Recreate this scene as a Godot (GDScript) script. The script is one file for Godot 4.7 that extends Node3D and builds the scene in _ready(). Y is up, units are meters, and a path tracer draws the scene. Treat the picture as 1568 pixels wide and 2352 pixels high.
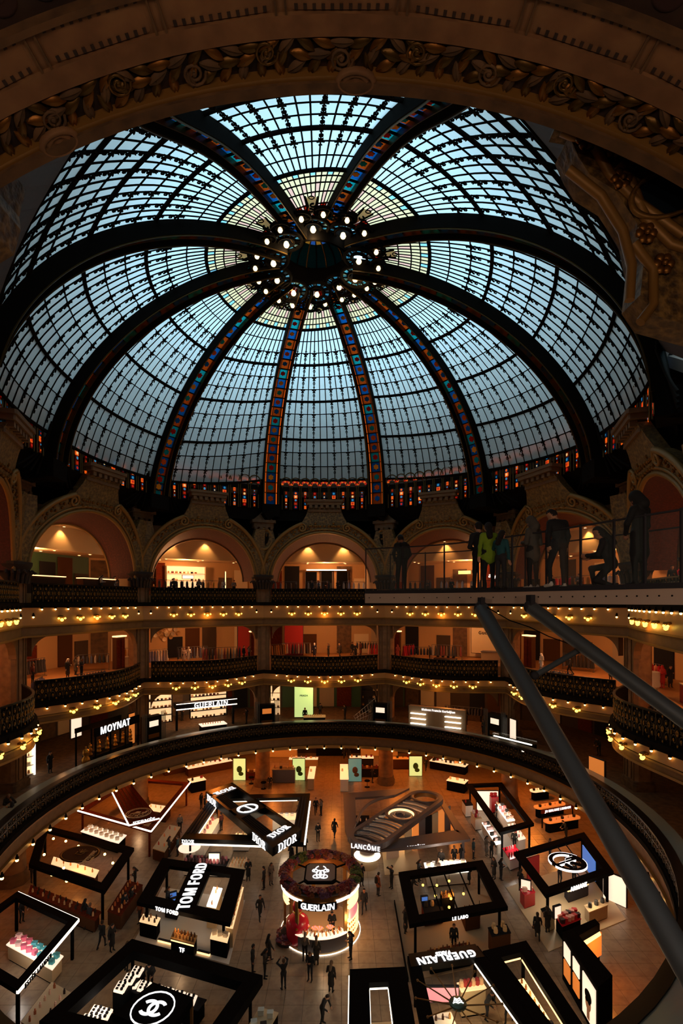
extends Node3D
# Department-store hall under a stained-glass dome. Metres; the eye is at (0, EYE, 0) looking along -Z.
const EYE := 21.0
const C := 38.5          # distance from the eye to the dome's axis
const X0 := -0.0531      # axis a little left of the line of sight
const F := 1150.0        # focal length in pixels of the 1568x2352 frame
const HB := 0.27
# dome ribs: angle round the axis, foot radius, rise, shoulder exponent
const RIB := [[-161.0, .536, .421, .642], [-129.4, .548, .407, 1.117], [-92.3, .513, .408, 1.183], [-55.3, .516, .41, 1.306], [-18.0, .515, .407, .848], [18.3, .511, .421, .868], [54.1, .515, .42, 1.052], [91.5, .554, .405, 1.217], [124.1, .592, .422, 1.059], [159.3, .545, .438, .617]]
# hall columns: angle, radius
const COL := [[-127.0, .60], [-93.0, .583], [-56.5, .573], [-20.5, .515], [20.5, .53], [56.0, .606], [92.0, .63], [125.0, .64]]
const BAYNAME := ["left edge bay", "far left bay", "inner left bay", "central bay", "inner right bay", "far right bay", "right edge bay"]
var rng := RandomNumberGenerator.new()
var mats := {}
var used := {}
var meshes := {}
var bays := []

class MB:
	var v := PackedVector3Array()
	var n := PackedVector3Array()
	func tri(a: Vector3, b: Vector3, c: Vector3) -> void:
		var k := (b - a).cross(c - a).normalized()
		v.append(a); v.append(c); v.append(b)
		n.append(k); n.append(k); n.append(k)
	func quad(a: Vector3, b: Vector3, c: Vector3, d: Vector3) -> void:
		tri(a, b, c); tri(a, c, d)
	func tri_n(a: Vector3, b: Vector3, c: Vector3, na: Vector3, nb: Vector3, nc: Vector3) -> void:
		v.append(a); v.append(c); v.append(b)
		n.append(na); n.append(nc); n.append(nb)
	func box(c: Vector3, s: Vector3, b := Basis.IDENTITY) -> void:
		var x := b.x * s.x * .5
		var y := b.y * s.y * .5
		var z := b.z * s.z * .5
		quad(c - x - y + z, c + x - y + z, c + x + y + z, c - x + y + z)
		quad(c + x - y - z, c - x - y - z, c - x + y - z, c + x + y - z)
		quad(c + x - y + z, c + x - y - z, c + x + y - z, c + x + y + z)
		quad(c - x - y - z, c - x - y + z, c - x + y + z, c - x + y - z)
		quad(c - x + y + z, c + x + y + z, c + x + y - z, c - x + y - z)
		quad(c - x - y - z, c + x - y - z, c + x - y + z, c - x - y + z)
	# box with chamfered long edges (top and sides)
	func cbox(c: Vector3, s: Vector3, ch: float, b := Basis.IDENTITY) -> void:
		var p := PackedVector2Array([Vector2(-s.x / 2 + ch, -s.z / 2), Vector2(s.x / 2 - ch, -s.z / 2), Vector2(s.x / 2, -s.z / 2 + ch), Vector2(s.x / 2, s.z / 2 - ch), Vector2(s.x / 2 - ch, s.z / 2), Vector2(-s.x / 2 + ch, s.z / 2), Vector2(-s.x / 2, s.z / 2 - ch), Vector2(-s.x / 2, -s.z / 2 + ch)])
		prism(p, -s.y / 2, s.y / 2, Transform3D(b, c))
	# bar between two points with width w (sideways) and height h
	func bar(a: Vector3, b: Vector3, w: float, h: float, up := Vector3.UP) -> void:
		var d := b - a
		var l := d.length()
		if l < 1e-5: return
		d /= l
		var s := d.cross(up)
		s = Vector3.RIGHT if s.length() < 1e-4 else s.normalized()
		box((a + b) * .5, Vector3(w, h, l), Basis(s, s.cross(d), -d))
	# polygon in XZ extruded along y
	func prism(p: PackedVector2Array, y0: float, y1: float, t := Transform3D.IDENTITY) -> void:
		var q := p.duplicate()
		var ar := 0.0
		for i in q.size(): ar += q[i].cross(q[(i + 1) % q.size()])
		if ar < 0: q.reverse()
		for i in q.size():
			var a := q[i]
			var b := q[(i + 1) % q.size()]
			quad(t * Vector3(b.x, y0, b.y), t * Vector3(a.x, y0, a.y), t * Vector3(a.x, y1, a.y), t * Vector3(b.x, y1, b.y))
		var ix := Geometry2D.triangulate_polygon(q)
		for i in range(0, ix.size(), 3):
			var a := q[ix[i]]
			var b := q[ix[i + 1]]
			var c := q[ix[i + 2]]
			if (b - a).cross(c - a) > 0:
				var w := b
				b = c
				c = w
			tri(t * Vector3(a.x, y1, a.y), t * Vector3(b.x, y1, b.y), t * Vector3(c.x, y1, c.y))
			tri(t * Vector3(a.x, y0, a.y), t * Vector3(c.x, y0, c.y), t * Vector3(b.x, y0, b.y))
	# polygon in XY extruded along z by d (centred), placed by t
	func plate(p: PackedVector2Array, d: float, t := Transform3D.IDENTITY) -> void:
		prism(p, -d / 2, d / 2, t * Transform3D(Basis(Vector3(1, 0, 0), Vector3(0, 0, -1), Vector3(0, 1, 0)), Vector3.ZERO))
	# smooth grid of points, rows of equal length
	func grid(rows: Array, close_row := false, close_col := false, flip := false) -> void:
		var R := rows.size()
		var K: int = rows[0].size()
		var nn := []
		for r in R:
			var line := PackedVector3Array()
			for c in K:
				var c0 := (c + K - 1) % K if close_row else maxi(c - 1, 0)
				var c1 := (c + 1) % K if close_row else mini(c + 1, K - 1)
				var r0 := (r + R - 1) % R if close_col else maxi(r - 1, 0)
				var r1 := (r + 1) % R if close_col else mini(r + 1, R - 1)
				var k: Vector3 = (rows[r][c1] - rows[r][c0]).cross(rows[r1][c] - rows[r0][c])
				k = k.normalized() if k.length() > 1e-12 else Vector3.UP
				line.append(-k if flip else k)
			nn.append(line)
		for r in (R if close_col else R - 1):
			var r1 := (r + 1) % R
			for c in (K if close_row else K - 1):
				var c1 := (c + 1) % K
				if flip:
					tri_n(rows[r][c], rows[r1][c1], rows[r][c1], nn[r][c], nn[r1][c1], nn[r][c1])
					tri_n(rows[r][c], rows[r1][c], rows[r1][c1], nn[r][c], nn[r1][c], nn[r1][c1])
				else:
					tri_n(rows[r][c], rows[r][c1], rows[r1][c1], nn[r][c], nn[r][c1], nn[r1][c1])
					tri_n(rows[r][c], rows[r1][c1], rows[r1][c], nn[r][c], nn[r1][c1], nn[r1][c])
	func tube(path: PackedVector3Array, rad, sides := 8, caps := true) -> void:
		var rows := []
		var N := path.size()
		var up := Vector3.UP
		var prev := Vector3.ZERO
		for i in N:
			var d := (path[mini(i + 1, N - 1)] - path[maxi(i - 1, 0)]).normalized()
			var s := prev - d * prev.dot(d) if i > 0 else Vector3.ZERO
			if s.length() < 1e-3:
				s = d.cross(up) if absf(d.dot(up)) < .9 else d.cross(Vector3.RIGHT)
			s = s.normalized()
			prev = s
			var t := d.cross(s)
			var r: float = rad if (rad is float or rad is int) else rad[i]
			var line := PackedVector3Array()
			for k in sides:
				var a := TAU * k / sides
				line.append(path[i] + (s * cos(a) + t * sin(a)) * r)
			rows.append(line)
		grid(rows, true, false)
		if caps:
			for k in range(1, sides - 1):
				tri(rows[0][0], rows[0][k + 1], rows[0][k])
				tri(rows[N - 1][0], rows[N - 1][k], rows[N - 1][k + 1])
	# profile of (radius, height) turned round the y axis
	func lathe(pr: Array, sides := 12, at := Vector3.ZERO, b := Basis.IDENTITY, a0 := 0.0, a1 := TAU) -> void:
		var rows := []
		var full := is_equal_approx(a1 - a0, TAU)
		for q in pr:
			var line := PackedVector3Array()
			for k in (sides if full else sides + 1):
				var a := a0 + (a1 - a0) * k / sides
				line.append(at + b * Vector3(sin(a) * q[0], q[1], cos(a) * q[0]))
			rows.append(line)
		grid(rows, full, false)
	func ball(c: Vector3, r: Vector3, sides := 10, rings := 6) -> void:
		var pr := []
		var rows := []
		for i in rings + 1:
			var e := -PI / 2 + PI * i / rings
			var line := PackedVector3Array()
			for k in sides:
				var a := TAU * k / sides
				line.append(c + Vector3(sin(a) * cos(e) * r.x, sin(e) * r.y, cos(a) * cos(e) * r.z))
			rows.append(line)
		grid(rows, true, false)
	func add(o: ArrayMesh, t: Transform3D) -> void:
		var a := o.surface_get_arrays(0)
		var vv: PackedVector3Array = a[Mesh.ARRAY_VERTEX]
		var nn: PackedVector3Array = a[Mesh.ARRAY_NORMAL]
		v.append_array(t * vv)
		for k in nn: n.append((t.basis * k).normalized())
	func mesh() -> ArrayMesh:
		var m := ArrayMesh.new()
		if v.size() == 0: return m
		var a := []
		a.resize(Mesh.ARRAY_MAX)
		a[Mesh.ARRAY_VERTEX] = v
		a[Mesh.ARRAY_NORMAL] = n
		m.add_surface_from_arrays(Mesh.PRIMITIVE_TRIANGLES, a)
		return m

# box section swept along points: sideways x0..x1 along sd, d0..d1 along nd
func sweep(mb: MB, p: Array, sd: Array, nd: Array, x0, x1, d0: float, d1: float) -> void:
	var q := []
	for i in p.size():
		var a: float = x0 if (x0 is float) else x0[i]
		var b: float = x1 if (x1 is float) else x1[i]
		q.append([p[i] + sd[i] * a + nd[i] * d0, p[i] + sd[i] * b + nd[i] * d0, p[i] + sd[i] * b + nd[i] * d1, p[i] + sd[i] * a + nd[i] * d1])
	var turned: bool = (q[0][1] - q[0][0]).cross(q[0][3] - q[0][0]).dot(q[1][0] - q[0][0]) > 0
	for i in p.size() - 1:
		for k in 4:
			var m := (k + 1) % 4
			if turned: mb.quad(q[i][k], q[i][m], q[i + 1][m], q[i + 1][k])
			else: mb.quad(q[i][m], q[i][k], q[i + 1][k], q[i + 1][m])
	var e := p.size() - 1
	if turned:
		mb.quad(q[0][3], q[0][2], q[0][1], q[0][0]); mb.quad(q[e][0], q[e][1], q[e][2], q[e][3])
	else:
		mb.quad(q[0][0], q[0][1], q[0][2], q[0][3]); mb.quad(q[e][3], q[e][2], q[e][1], q[e][0])

# ---- materials
func hexc(h: String) -> Color: return Color.html(h)
func mat(key: String, col := "808080", rough := .6, metal := 0.0) -> StandardMaterial3D:
	if mats.has(key): return mats[key]
	var m := StandardMaterial3D.new()
	m.resource_name = key
	m.albedo_color = hexc(col)
	m.roughness = rough
	m.metallic = metal
	m.cull_mode = BaseMaterial3D.CULL_DISABLED
	mats[key] = m
	return m
func glow(key: String, col: String, e: float) -> StandardMaterial3D:
	if mats.has(key): return mats[key]
	var m := mat(key, col, .5)
	m.emission_enabled = true
	m.emission = hexc(col)
	m.emission_energy_multiplier = e
	return m
func noise_tex(f: float, seed_: int, cols: Array, type := FastNoiseLite.TYPE_SIMPLEX_SMOOTH, size := 256) -> NoiseTexture2D:
	var nz := FastNoiseLite.new()
	nz.seed = seed_
	nz.noise_type = type
	nz.frequency = f
	nz.fractal_octaves = 4
	var t := NoiseTexture2D.new()
	t.width = size
	t.height = size
	t.seamless = true
	t.noise = nz
	var g := Gradient.new()
	var off := PackedFloat32Array()
	var cc := PackedColorArray()
	for i in cols.size():
		off.append(float(i) / (cols.size() - 1))
		cc.append(hexc(cols[i]))
	g.offsets = off
	g.colors = cc
	t.color_ramp = g
	return t
func tex_mat(key: String, tex: Texture2D, scale: float, rough := .7, metal := 0.0, bump := 0.0) -> StandardMaterial3D:
	var m := mat(key, "ffffff", rough, metal)
	m.albedo_texture = tex
	m.uv1_triplanar = true
	m.uv1_world_triplanar = true
	m.uv1_scale = Vector3.ONE * scale
	if bump > 0:
		m.heightmap_enabled = true
		m.heightmap_texture = tex
		m.heightmap_scale = bump
	return m

# ---- objects
const ORD := ["first", "second", "third", "fourth", "fifth", "sixth", "seventh", "eighth", "ninth", "tenth", "eleventh", "twelfth", "thirteenth", "fourteenth", "fifteenth", "sixteenth", "seventeenth", "eighteenth"]
func sn(label: String, n: int) -> String:   # the first words of a label
	var w := label.split(" ")
	w = w.slice(0, n)
	while w.size() > 2 and w[-1] in ["of", "the", "a", "in", "at", "with", "on", "by", "and", "right", "left", "front", "to"]: w.remove_at(w.size() - 1)
	return " ".join(w).trim_suffix(",")
func fit16(label: String) -> String: return sn(label, 16) if label.split(" ").size() > 16 else label
func uniq(called: String) -> String:
	if not used.has(called):
		used[called] = 0
		return called
	used[called] += 1
	return "%s_%03d" % [called, used[called]]
func thing(called: String, label: String, cat: String, at := Vector3.ZERO, turn := 0.0, group := "") -> Node3D:
	var o := Node3D.new()
	o.name = uniq(called)
	add_child(o, true)
	o.position = at
	o.rotation.y = turn
	meta(o, label, cat, group)
	return o
func meta(o: Node3D, label: String, cat: String, group := "") -> Node3D:
	o.set_meta("label", fit16(label))
	o.set_meta("category", cat)
	if group: o.set_meta("group", group)
	return o
func obj(called: String, m, mt: Material, parent: Node3D = null, t := Transform3D.IDENTITY) -> MeshInstance3D:
	var o := MeshInstance3D.new()
	o.mesh = m.mesh() if m is MB else m
	for i in o.mesh.get_surface_count(): o.set_surface_override_material(i, mt)
	o.transform = t
	if parent == null:
		o.name = uniq(called)
		add_child(o, true)
	else:
		o.name = called
		parent.add_child(o, true)
	return o
func struct(called: String, m, mt: Material, label := "") -> MeshInstance3D:
	var o := obj(called, m, mt)
	o.set_meta("kind", "structure")
	if label: o.set_meta("label", label)
	return o
func group_node(called: String, kind := "structure") -> Node3D:
	var o := Node3D.new()
	o.name = uniq(called)
	add_child(o, true)
	if kind: o.set_meta("kind", kind)
	return o
func omni(at: Vector3, col: String, e: float, size := .1, parent: Node3D = self) -> OmniLight3D:
	var l := OmniLight3D.new()
	l.light_color = hexc(col)
	l.light_energy = e
	l.light_size = size
	l.omni_range = 80
	l.omni_attenuation = 2
	l.shadow_enabled = true
	l.position = at
	l.name = "lamp_light"
	parent.add_child(l, true)
	return l
func spot(at: Vector3, to: Vector3, col: String, e: float, ang := 45.0, size := .1, parent: Node3D = self) -> SpotLight3D:
	var l := SpotLight3D.new()
	l.light_color = hexc(col)
	l.light_energy = e
	l.light_size = size
	l.spot_range = 80
	l.spot_attenuation = 2
	l.spot_angle = ang
	l.spot_angle_attenuation = .7
	l.shadow_enabled = true
	l.name = "spot_light"
	parent.add_child(l, true)
	var d := (to - at).normalized()
	l.transform = Transform3D(Basis.looking_at(d, Vector3.FORWARD if absf(d.y) > .95 else Vector3.UP), at)
	return l
# ---- places
func W(deg: float, r: float, y: float) -> Vector3:   # polar round the dome axis, r in units of C
	var a := deg_to_rad(deg)
	return Vector3(C * (X0 + r * sin(a)), y, -C * (1 + r * cos(a)))
func flo(px: float, py: float, y := 0.0) -> Vector3:  # point at height y that stands where the survey sheet says
	var z := (EYE - y) * F / (py - 1380.0)
	return Vector3((px - 784.0) * z / F, y, -z)
func text(s: String, h: float, depth := .03, serif := false, bold := true) -> TextMesh:
	var key := "T%s|%s|%s|%s" % [s, h, serif, bold]
	if meshes.has(key): return meshes[key]
	var t := TextMesh.new()
	var f := SystemFont.new()
	f.font_names = PackedStringArray(["Droid Serif" if serif else "Droid Sans"])
	f.font_weight = 700 if bold else 400
	t.font = f
	t.text = s
	t.font_size = 48
	t.curve_step = 7.0
	t.pixel_size = h / 35.0
	t.depth = depth
	meshes[key] = t
	return t
# lettering as a part: at p, reading along u, facing n
func letter(s: String, h: float, mt: Material, parent: Node3D, p: Vector3, u: Vector3, up: Vector3, serif := false, bold := true) -> MeshInstance3D:
	var z := u.cross(up).normalized()
	var b := Basis(u.normalized(), up.normalized(), z)
	return obj("lettering", text(s, h, .04, serif, bold), mt, parent, Transform3D(b, p))

func _ready() -> void:
	rng.seed = 20240611
	# --- camera, sky, exposure
	var cam := Camera3D.new()
	cam.name = "camera"
	cam.projection = Camera3D.PROJECTION_FRUSTUM
	cam.near = .1
	cam.far = 400
	cam.size = .1 * 2352.0 / F
	cam.frustum_offset = Vector2(0, .1 * 204.0 / F)
	cam.position = Vector3(0, EYE, 0)
	add_child(cam)
	cam.current = true
	var we := WorldEnvironment.new()
	we.name = "environment"
	var e := Environment.new()
	e.background_mode = Environment.BG_SKY
	var sm := ProceduralSkyMaterial.new()
	sm.sky_top_color = hexc("bcd0d8")
	sm.sky_horizon_color = hexc("289cc0")
	sm.sky_curve = .6
	sm.ground_bottom_color = hexc("20242a")
	sm.ground_horizon_color = hexc("3a4650")
	sm.sky_energy_multiplier = 2.05
	var sky := Sky.new()
	sky.sky_material = sm
	e.sky = sky
	e.tonemap_mode = Environment.TONE_MAPPER_LINEAR
	e.tonemap_exposure = 1.0
	e.sdfgi_enabled = true
	e.ssao_enabled = true
	e.ssil_enabled = true
	we.environment = e
	add_child(we)
	# --- the place
	make_mats()
	make_bays()
	shell()
	dome()
	galleries()
	near_arch()
	ring()
	ground_fixed()
	kiosks()
	walkway()
	people()
	photo_gallery()

# the gallery the picture was taken from: its floor; unseen lamps there light the walkway
func photo_gallery() -> void:
	var mb := MB.new()
	mb.box(Vector3(0, L3 - .15, 5.2), Vector3(20, .3, 5.0))
	struct("floor_photo_gallery", mb, mats.floor_warm, "gallery floor behind the point of view")
	for k in 3:
		var o := thing("unseen_walkway_lamp", "%s globe floor lamp on the gallery behind the point of view" % ["left", "middle", "right"][k], "lamp", Vector3(-5.0 + 5.0 * k, L3, 4.0))
		mb = MB.new()
		mb.lathe([[.001, .06], [.22, .05], [.25, 0]], 14)
		obj("foot", mb, mats.iron, o)
		mb = MB.new()
		mb.lathe([[.03, .05], [.025, 1.0]], 8)
		obj("pole", mb, mats.gold_dull, o)
		mm_ball(Vector3(0, 1.15, 0), .2, "globe", mats.globe, o)
		omni(Vector3(0, 1.15, 0), "ffd8b8", 16.0, .15, o)

func make_mats() -> void:
	tex_mat("stone", noise_tex(.02, 1, ["5e4228", "765436", "866540"]), .25, .75)
	tex_mat("stone_dark", noise_tex(.02, 2, ["3c2a18", "5a4126", "6b4e2e"]), .3, .75)
	# carved scrollwork in low relief
	tex_mat("carved", noise_tex(.035, 3, ["2a1c10", "4e3a1e", "7a5e30", "94743c"], FastNoiseLite.TYPE_CELLULAR), .5, .6, 0.0, 6.0)
	tex_mat("soffit_red", noise_tex(.05, 4, ["301008", "4e1c10", "6a2a18"], FastNoiseLite.TYPE_CELLULAR), .6, .7, 0.0, 3.0)
	tex_mat("marble", noise_tex(.012, 5, ["7c6854", "8c7660", "98826a", "846f5a"]), .35, .32)
	tex_mat("plaster", noise_tex(.02, 6, ["5a3e22", "664827", "70502e"]), .3, .7)
	tex_mat("wood", noise_tex(.02, 7, ["4a1d10", "5a2616", "6a3020"]), .8, .5)
	tex_mat("painted_dark", noise_tex(.02, 8, ["1e1512", "2a1c16", "382418"]), .3, .8)
	mat("gold", "a8782c", .35, .8)
	mat("gold_dull", "7a501c", .4, .7)
	mat("gilt", "8a6428", .35, .8)
	mat("rail", "3a2e1e", .35, .6)
	mat("gold_soft", "84602c", .5, .3)
	mat("iron", "15110e", .45, .6)
	mat("iron_gold", "5a4218", .4, .7)
	mat("black", "0c0c0d", .45)
	mat("black_gloss", "0a0a0b", .15)
	mat("charcoal", "222124", .5)
	mat("grey", "5c5558", .5)
	mat("grey_dark", "38363a", .5)
	mat("steel", "4e5356", .5, .2)
	mat("beam_grey", "c4ac9a", .5)
	mat("white", "d8d2c8", .5)
	mat("cream", "cbb48e", .6)
	mat("beige", "9a8468", .6)
	mat("brown", "4a3020", .55)
	mat("floor_warm", "a87848", .4)
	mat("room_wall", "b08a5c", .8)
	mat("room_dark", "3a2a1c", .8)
	mat("room_green", "28482a", .6)
	mat("red", "9a1c1c", .5)
	mat("red_glass", "c01830", .25)
	mat("joint", "4a4038", .8)
	glow("bulb", "ffca70", 8.0)
	glow("globe", "ffcc50", 4.0)
	glow("ring_lamp", "ffe2a8", 2.5)
	glow("led", "fff2dc", 2.6)
	glow("led_warm", "ffc98a", 2.0)
	glow("letter_white", "ffffff", 1.1)
	glow("screen_green", "cfe890", .8)
	glow("screen_white", "ffe4c8", 1.0)
	glow("screen_blue", "4a78c8", .7)
	glow("screen_teal", "68988c", .45)
	glow("screen_pink", "e89098", .7)
	glow("shelf_light", "ffd49c", .9)
	glow("amber_panel", "e8863a", .6)
	glow("downlight", "ffd9a0", 7.0)
	glow("orange_glow", "ff7a28", .8)
	for g in [["glass_white", "c4d6dc"], ["glass_cream", "ffe4b4"], ["glass_pink", "eab0a0"], ["glass_sky", "8cc4dc"], ["glass_blue", "0c58a8"], ["glass_teal", "108890"], ["glass_orange", "d85410"], ["glass_red", "b01808"], ["glass_amber", "e89020"], ["glass_dark", "0e3440"]]:
		var m := mat(g[0], g[1], .5)
		m.backlight_enabled = true
		m.metallic_specular = 0.0
		# light that comes through takes the colour of the glass
		var top: float = maxf(m.albedo_color.r, maxf(m.albedo_color.g, m.albedo_color.b))
		var q := 1.0 if g[0] in ["glass_white", "glass_cream", "glass_pink", "glass_sky"] else .55
		m.backlight = Color(m.albedo_color.r / top * q, m.albedo_color.g / top * q, m.albedo_color.b / top * q)
	for k in ["black", "iron", "charcoal", "wood", "grey_dark", "brown"]:
		mats[k].roughness = .85
		mats[k].metallic_specular = .12
	mats.iron.metallic = 0.0
	mats.black_gloss.roughness = .4
	mats.black_gloss.metallic_specular = .25
	var gl := mat("clear_glass", "b8ccc8", .04)
	gl.albedo_color.a = .05
	gl.transparency = BaseMaterial3D.TRANSPARENCY_ALPHA
	# stained glass that glows by emission, standing in for light from behind
	for g in [["emissive_orange", "ff6a18", .55], ["emissive_blue", "3aa0d0", .45], ["emissive_red", "d82410", .4], ["emissive_cream", "ffd890", .6]]:
		glow(g[0], g[1], g[2])

func make_bays() -> void:
	for i in 7:
		var A := W(COL[i][0], COL[i][1], 0)
		var B := W(COL[i + 1][0], COL[i + 1][1], 0)
		var u := (B - A).normalized()
		var nrm := Vector3.UP.cross(u).normalized()
		var mid := (A + B) * .5
		if nrm.dot(W(0, 0, 0) - mid) < 0: nrm = -nrm
		var far: float = .24
		var A2 := W(COL[i][0], COL[i][1] + far, 0)
		var B2 := W(COL[i + 1][0], COL[i + 1][1] + far, 0)
		bays.append({"A": A, "B": B, "u": u, "n": nrm, "w": A.distance_to(B), "A2": A2, "B2": B2, "d": 9.0})
# point of a bay: t along the front, out metres towards the hall (negative: into the room), y height
func bp(i: int, t: float, out: float, y: float) -> Vector3:
	var b: Dictionary = bays[i]
	var p: Vector3 = b.A.lerp(b.B, t)
	if out >= 0: p += b.n * out
	else: p = p.lerp(b.A2.lerp(b.B2, t), -out / 9.0)
	p.y = y
	return p
func bbasis(i: int) -> Basis:   # x along the front, z towards the hall
	var b: Dictionary = bays[i]
	var x: Vector3 = b.u
	return Basis(x, Vector3.UP, x.cross(Vector3.UP))

# ---- the outer shell
func shell() -> void:
	var ctr := Vector3(-.92, 0, -33.9)
	# ground floor slab under the tiles
	var mb := MB.new()
	var p := PackedVector2Array()
	for k in 48: p.append(Vector2(ctr.x + 52 * sin(TAU * k / 48), ctr.z + 52 * cos(TAU * k / 48)))
	mb.prism(p, -.5, -.03)
	var fl := struct("floor", mb, mats.joint, "pale stone tiled floor of the perfume hall")
	# stone tiles; the 300 nearest ones that lie in the open are parts, the rest one part
	var tile := MB.new()
	tile.cbox(Vector3(0, -.015, 0), Vector3(.985, .05, .985), .01)
	var tm := tile.mesh()
	var near := []
	var all := []
	for ix in range(-27, 27):
		for iz in range(-69, -13):
			var q := Vector3(ix + .5, 0, iz + .5)
			if Vector2(q.x - ctr.x, q.z - ctr.z).length() > 38: continue
			if absf(q.x) > absf(q.z) * .72: continue
			all.append(q)
	all.sort_custom(func(a, b): return a.z > b.z)
	var vary := []
	for k in 3:
		var vm: StandardMaterial3D = mats.marble.duplicate()
		vm.albedo_color = Color(1, 1, 1).darkened(.1 * k)
		vm.uv1_offset = Vector3(k * .37, k * .21, k * .5)
		vary.append(vm)
	for k in mini(300, all.size()):
		obj("tile", tm, vary[rng.randi() % 3], fl, Transform3D(Basis.IDENTITY, all[k]))
	var mm := MultiMesh.new()
	mm.transform_format = MultiMesh.TRANSFORM_3D
	mm.mesh = tm
	mm.instance_count = all.size() - 300
	for k in range(300, all.size()): mm.set_instance_transform(k - 300, Transform3D(Basis.IDENTITY, all[k]))
	var mi := MultiMeshInstance3D.new()
	mi.multimesh = mm
	mi.material_override = mats.marble
	mi.name = "tile_field"
	mi.set_meta("kind", "stuff")
	fl.add_child(mi)
	# outside wall
	mb = MB.new()
	for k in 48:
		var a := TAU * k / 48
		var b := TAU * (k + 1) / 48
		for rr in [[50.0, 1], [51.0, -1]]:
			var r: float = rr[0]
			var q := [Vector3(ctr.x + r * sin(a), 0, ctr.z + r * cos(a)), Vector3(ctr.x + r * sin(b), 0, ctr.z + r * cos(b))]
			if rr[1] > 0: mb.quad(q[1], q[0], q[0] + Vector3.UP * 34, q[1] + Vector3.UP * 34)
			else: mb.quad(q[0], q[1], q[1] + Vector3.UP * 34, q[0] + Vector3.UP * 34)
	struct("wall_outer", mb, mats.room_dark, "plain round outer wall behind the galleries")
	# roof round the dome; near the eye it runs from the ends of the arch instead
	mb = MB.new()
	var inner := PackedVector3Array()
	for m in 43:
		var q := dpt(1 + m / 6, (m % 6) / 6.0, 1.5)
		q.y = 33.0
		inner.append(q)
	for q in [Vector3(11.6, 23.2, -9.1), Vector3(11.6, 23.2, 3), Vector3(0, 30.6, 3), Vector3(-11.6, 23.2, 3), Vector3(-11.6, 23.2, -9.1)]: inner.append(q)
	for k in inner.size():
		var q := []
		for m in [k, (k + 1) % inner.size()]:
			var v: Vector3 = inner[m]
			var d := Vector3(v.x - ctr.x, 0, v.z - ctr.z).normalized()
			q.append(v); q.append(Vector3(ctr.x, 33.0, ctr.z) + d * 51.0)
		var up := Vector3.UP * .6
		mb.quad(q[0], q[2], q[3], q[1])
		mb.quad(q[1] + up, q[3] + up, q[2] + up, q[0] + up)
		mb.quad(q[2], q[0], q[0] + up, q[2] + up)
	struct("ceiling", mb, mats.room_dark, "flat roof that rings the foot of the dome")
	mb = MB.new()
	for k in 36:
		var q := []
		for m in [k, k + 1]:
			var i: int = (8 + mini(m, 35) / 12) % 10
			var t: float = (m - (mini(m, 35) / 12) * 12) / 12.0
			var an := deg_to_rad(lerpf(66, -66, m / 36.0))
			q.append(dpt(i, t if m < 36 else 1.0, ucut(i, t if m < 36 else 1.0) - .02, -.16))
			q.append(Vector3(12.7 * sin(an), EYE + 9.31 - 12.2 + 12.7 * cos(an), -9.15))
		mb.quad(q[0], q[2], q[3], q[1])
	struct("ceiling_cove", mb, mats.painted_dark, "dark cove between the near arch and the dome")
	mb = MB.new()
	for k in 42:  # unseen ring wall that keeps the sky off the lower panes
		var q := []
		for m in [k, k + 1]:
			var a := dpt(1 + m / 6, (m % 6) / 6.0, 1.5)
			var dir := (a - W(0, 0, a.y))
			dir.y = 0
			dir = dir.normalized()
			for d in [.8, 1.6]: q.append(Vector3(a.x, 33.6, a.z) + dir * d)
		var hgt := Vector3.UP * 18.0
		mb.quad(q[0], q[2], q[2] + hgt, q[0] + hgt)
		mb.quad(q[3], q[1], q[1] + hgt, q[3] + hgt)
		mb.quad(q[0] + hgt, q[2] + hgt, q[3] + hgt, q[1] + hgt)
	for k in 36:   # unseen continuation over the near arch, darkens the near panes
		var q := []
		for m in [k, k + 1]:
			var i: int = (8 + mini(m, 35) / 12) % 10
			var t: float = (m - (mini(m, 35) / 12) * 12) / 12.0
			var a := dpt(i, t, 1.4, 1.2)
			q.append(a); q.append(a + Vector3.UP * (14.0 if k < 12 or k > 23 else 9.0))
		mb.quad(q[0], q[2], q[3], q[1])
	struct("wall_unseen_dome_shade", mb, mats.room_dark, "unseen wall outside the dome that darkens its lower panes")

# ---- dome
func dpt(i: int, t: float, u: float, lift := 0.0) -> Vector3:
	var a: Array = RIB[i]
	var b: Array = RIB[(i + 1) % 10]
	var b0: float = b[0] + (360.0 if b[0] < a[0] else 0.0)
	var r: float = lerpf(a[1], b[1], t) * sin(u)
	var h: float = HB + lerpf(a[2], b[2], t) * pow(maxf(cos(u), 0), lerpf(a[3], b[3], t))
	# towards the arch the foot of the dome rises
	h += pow(sin(u), 14.0) * lerpf(.14 if i in [0, 9] else 0.0, .14 if i in [8, 9] else 0.0, t)
	if lift != 0.0:
		r += lift / C * sin(u)
		h += lift / C * cos(u)
	return W(lerpf(a[0], b0, t), r, EYE + C * h)
func ucut(i: int, t: float) -> float:   # how far down the glass runs; the near arch cuts into the dome
	return 1.4
func ribw(u: float) -> float: return lerpf(.55, .95, clampf(u / 1.4, 0, 1))   # half width of a rib

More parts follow.
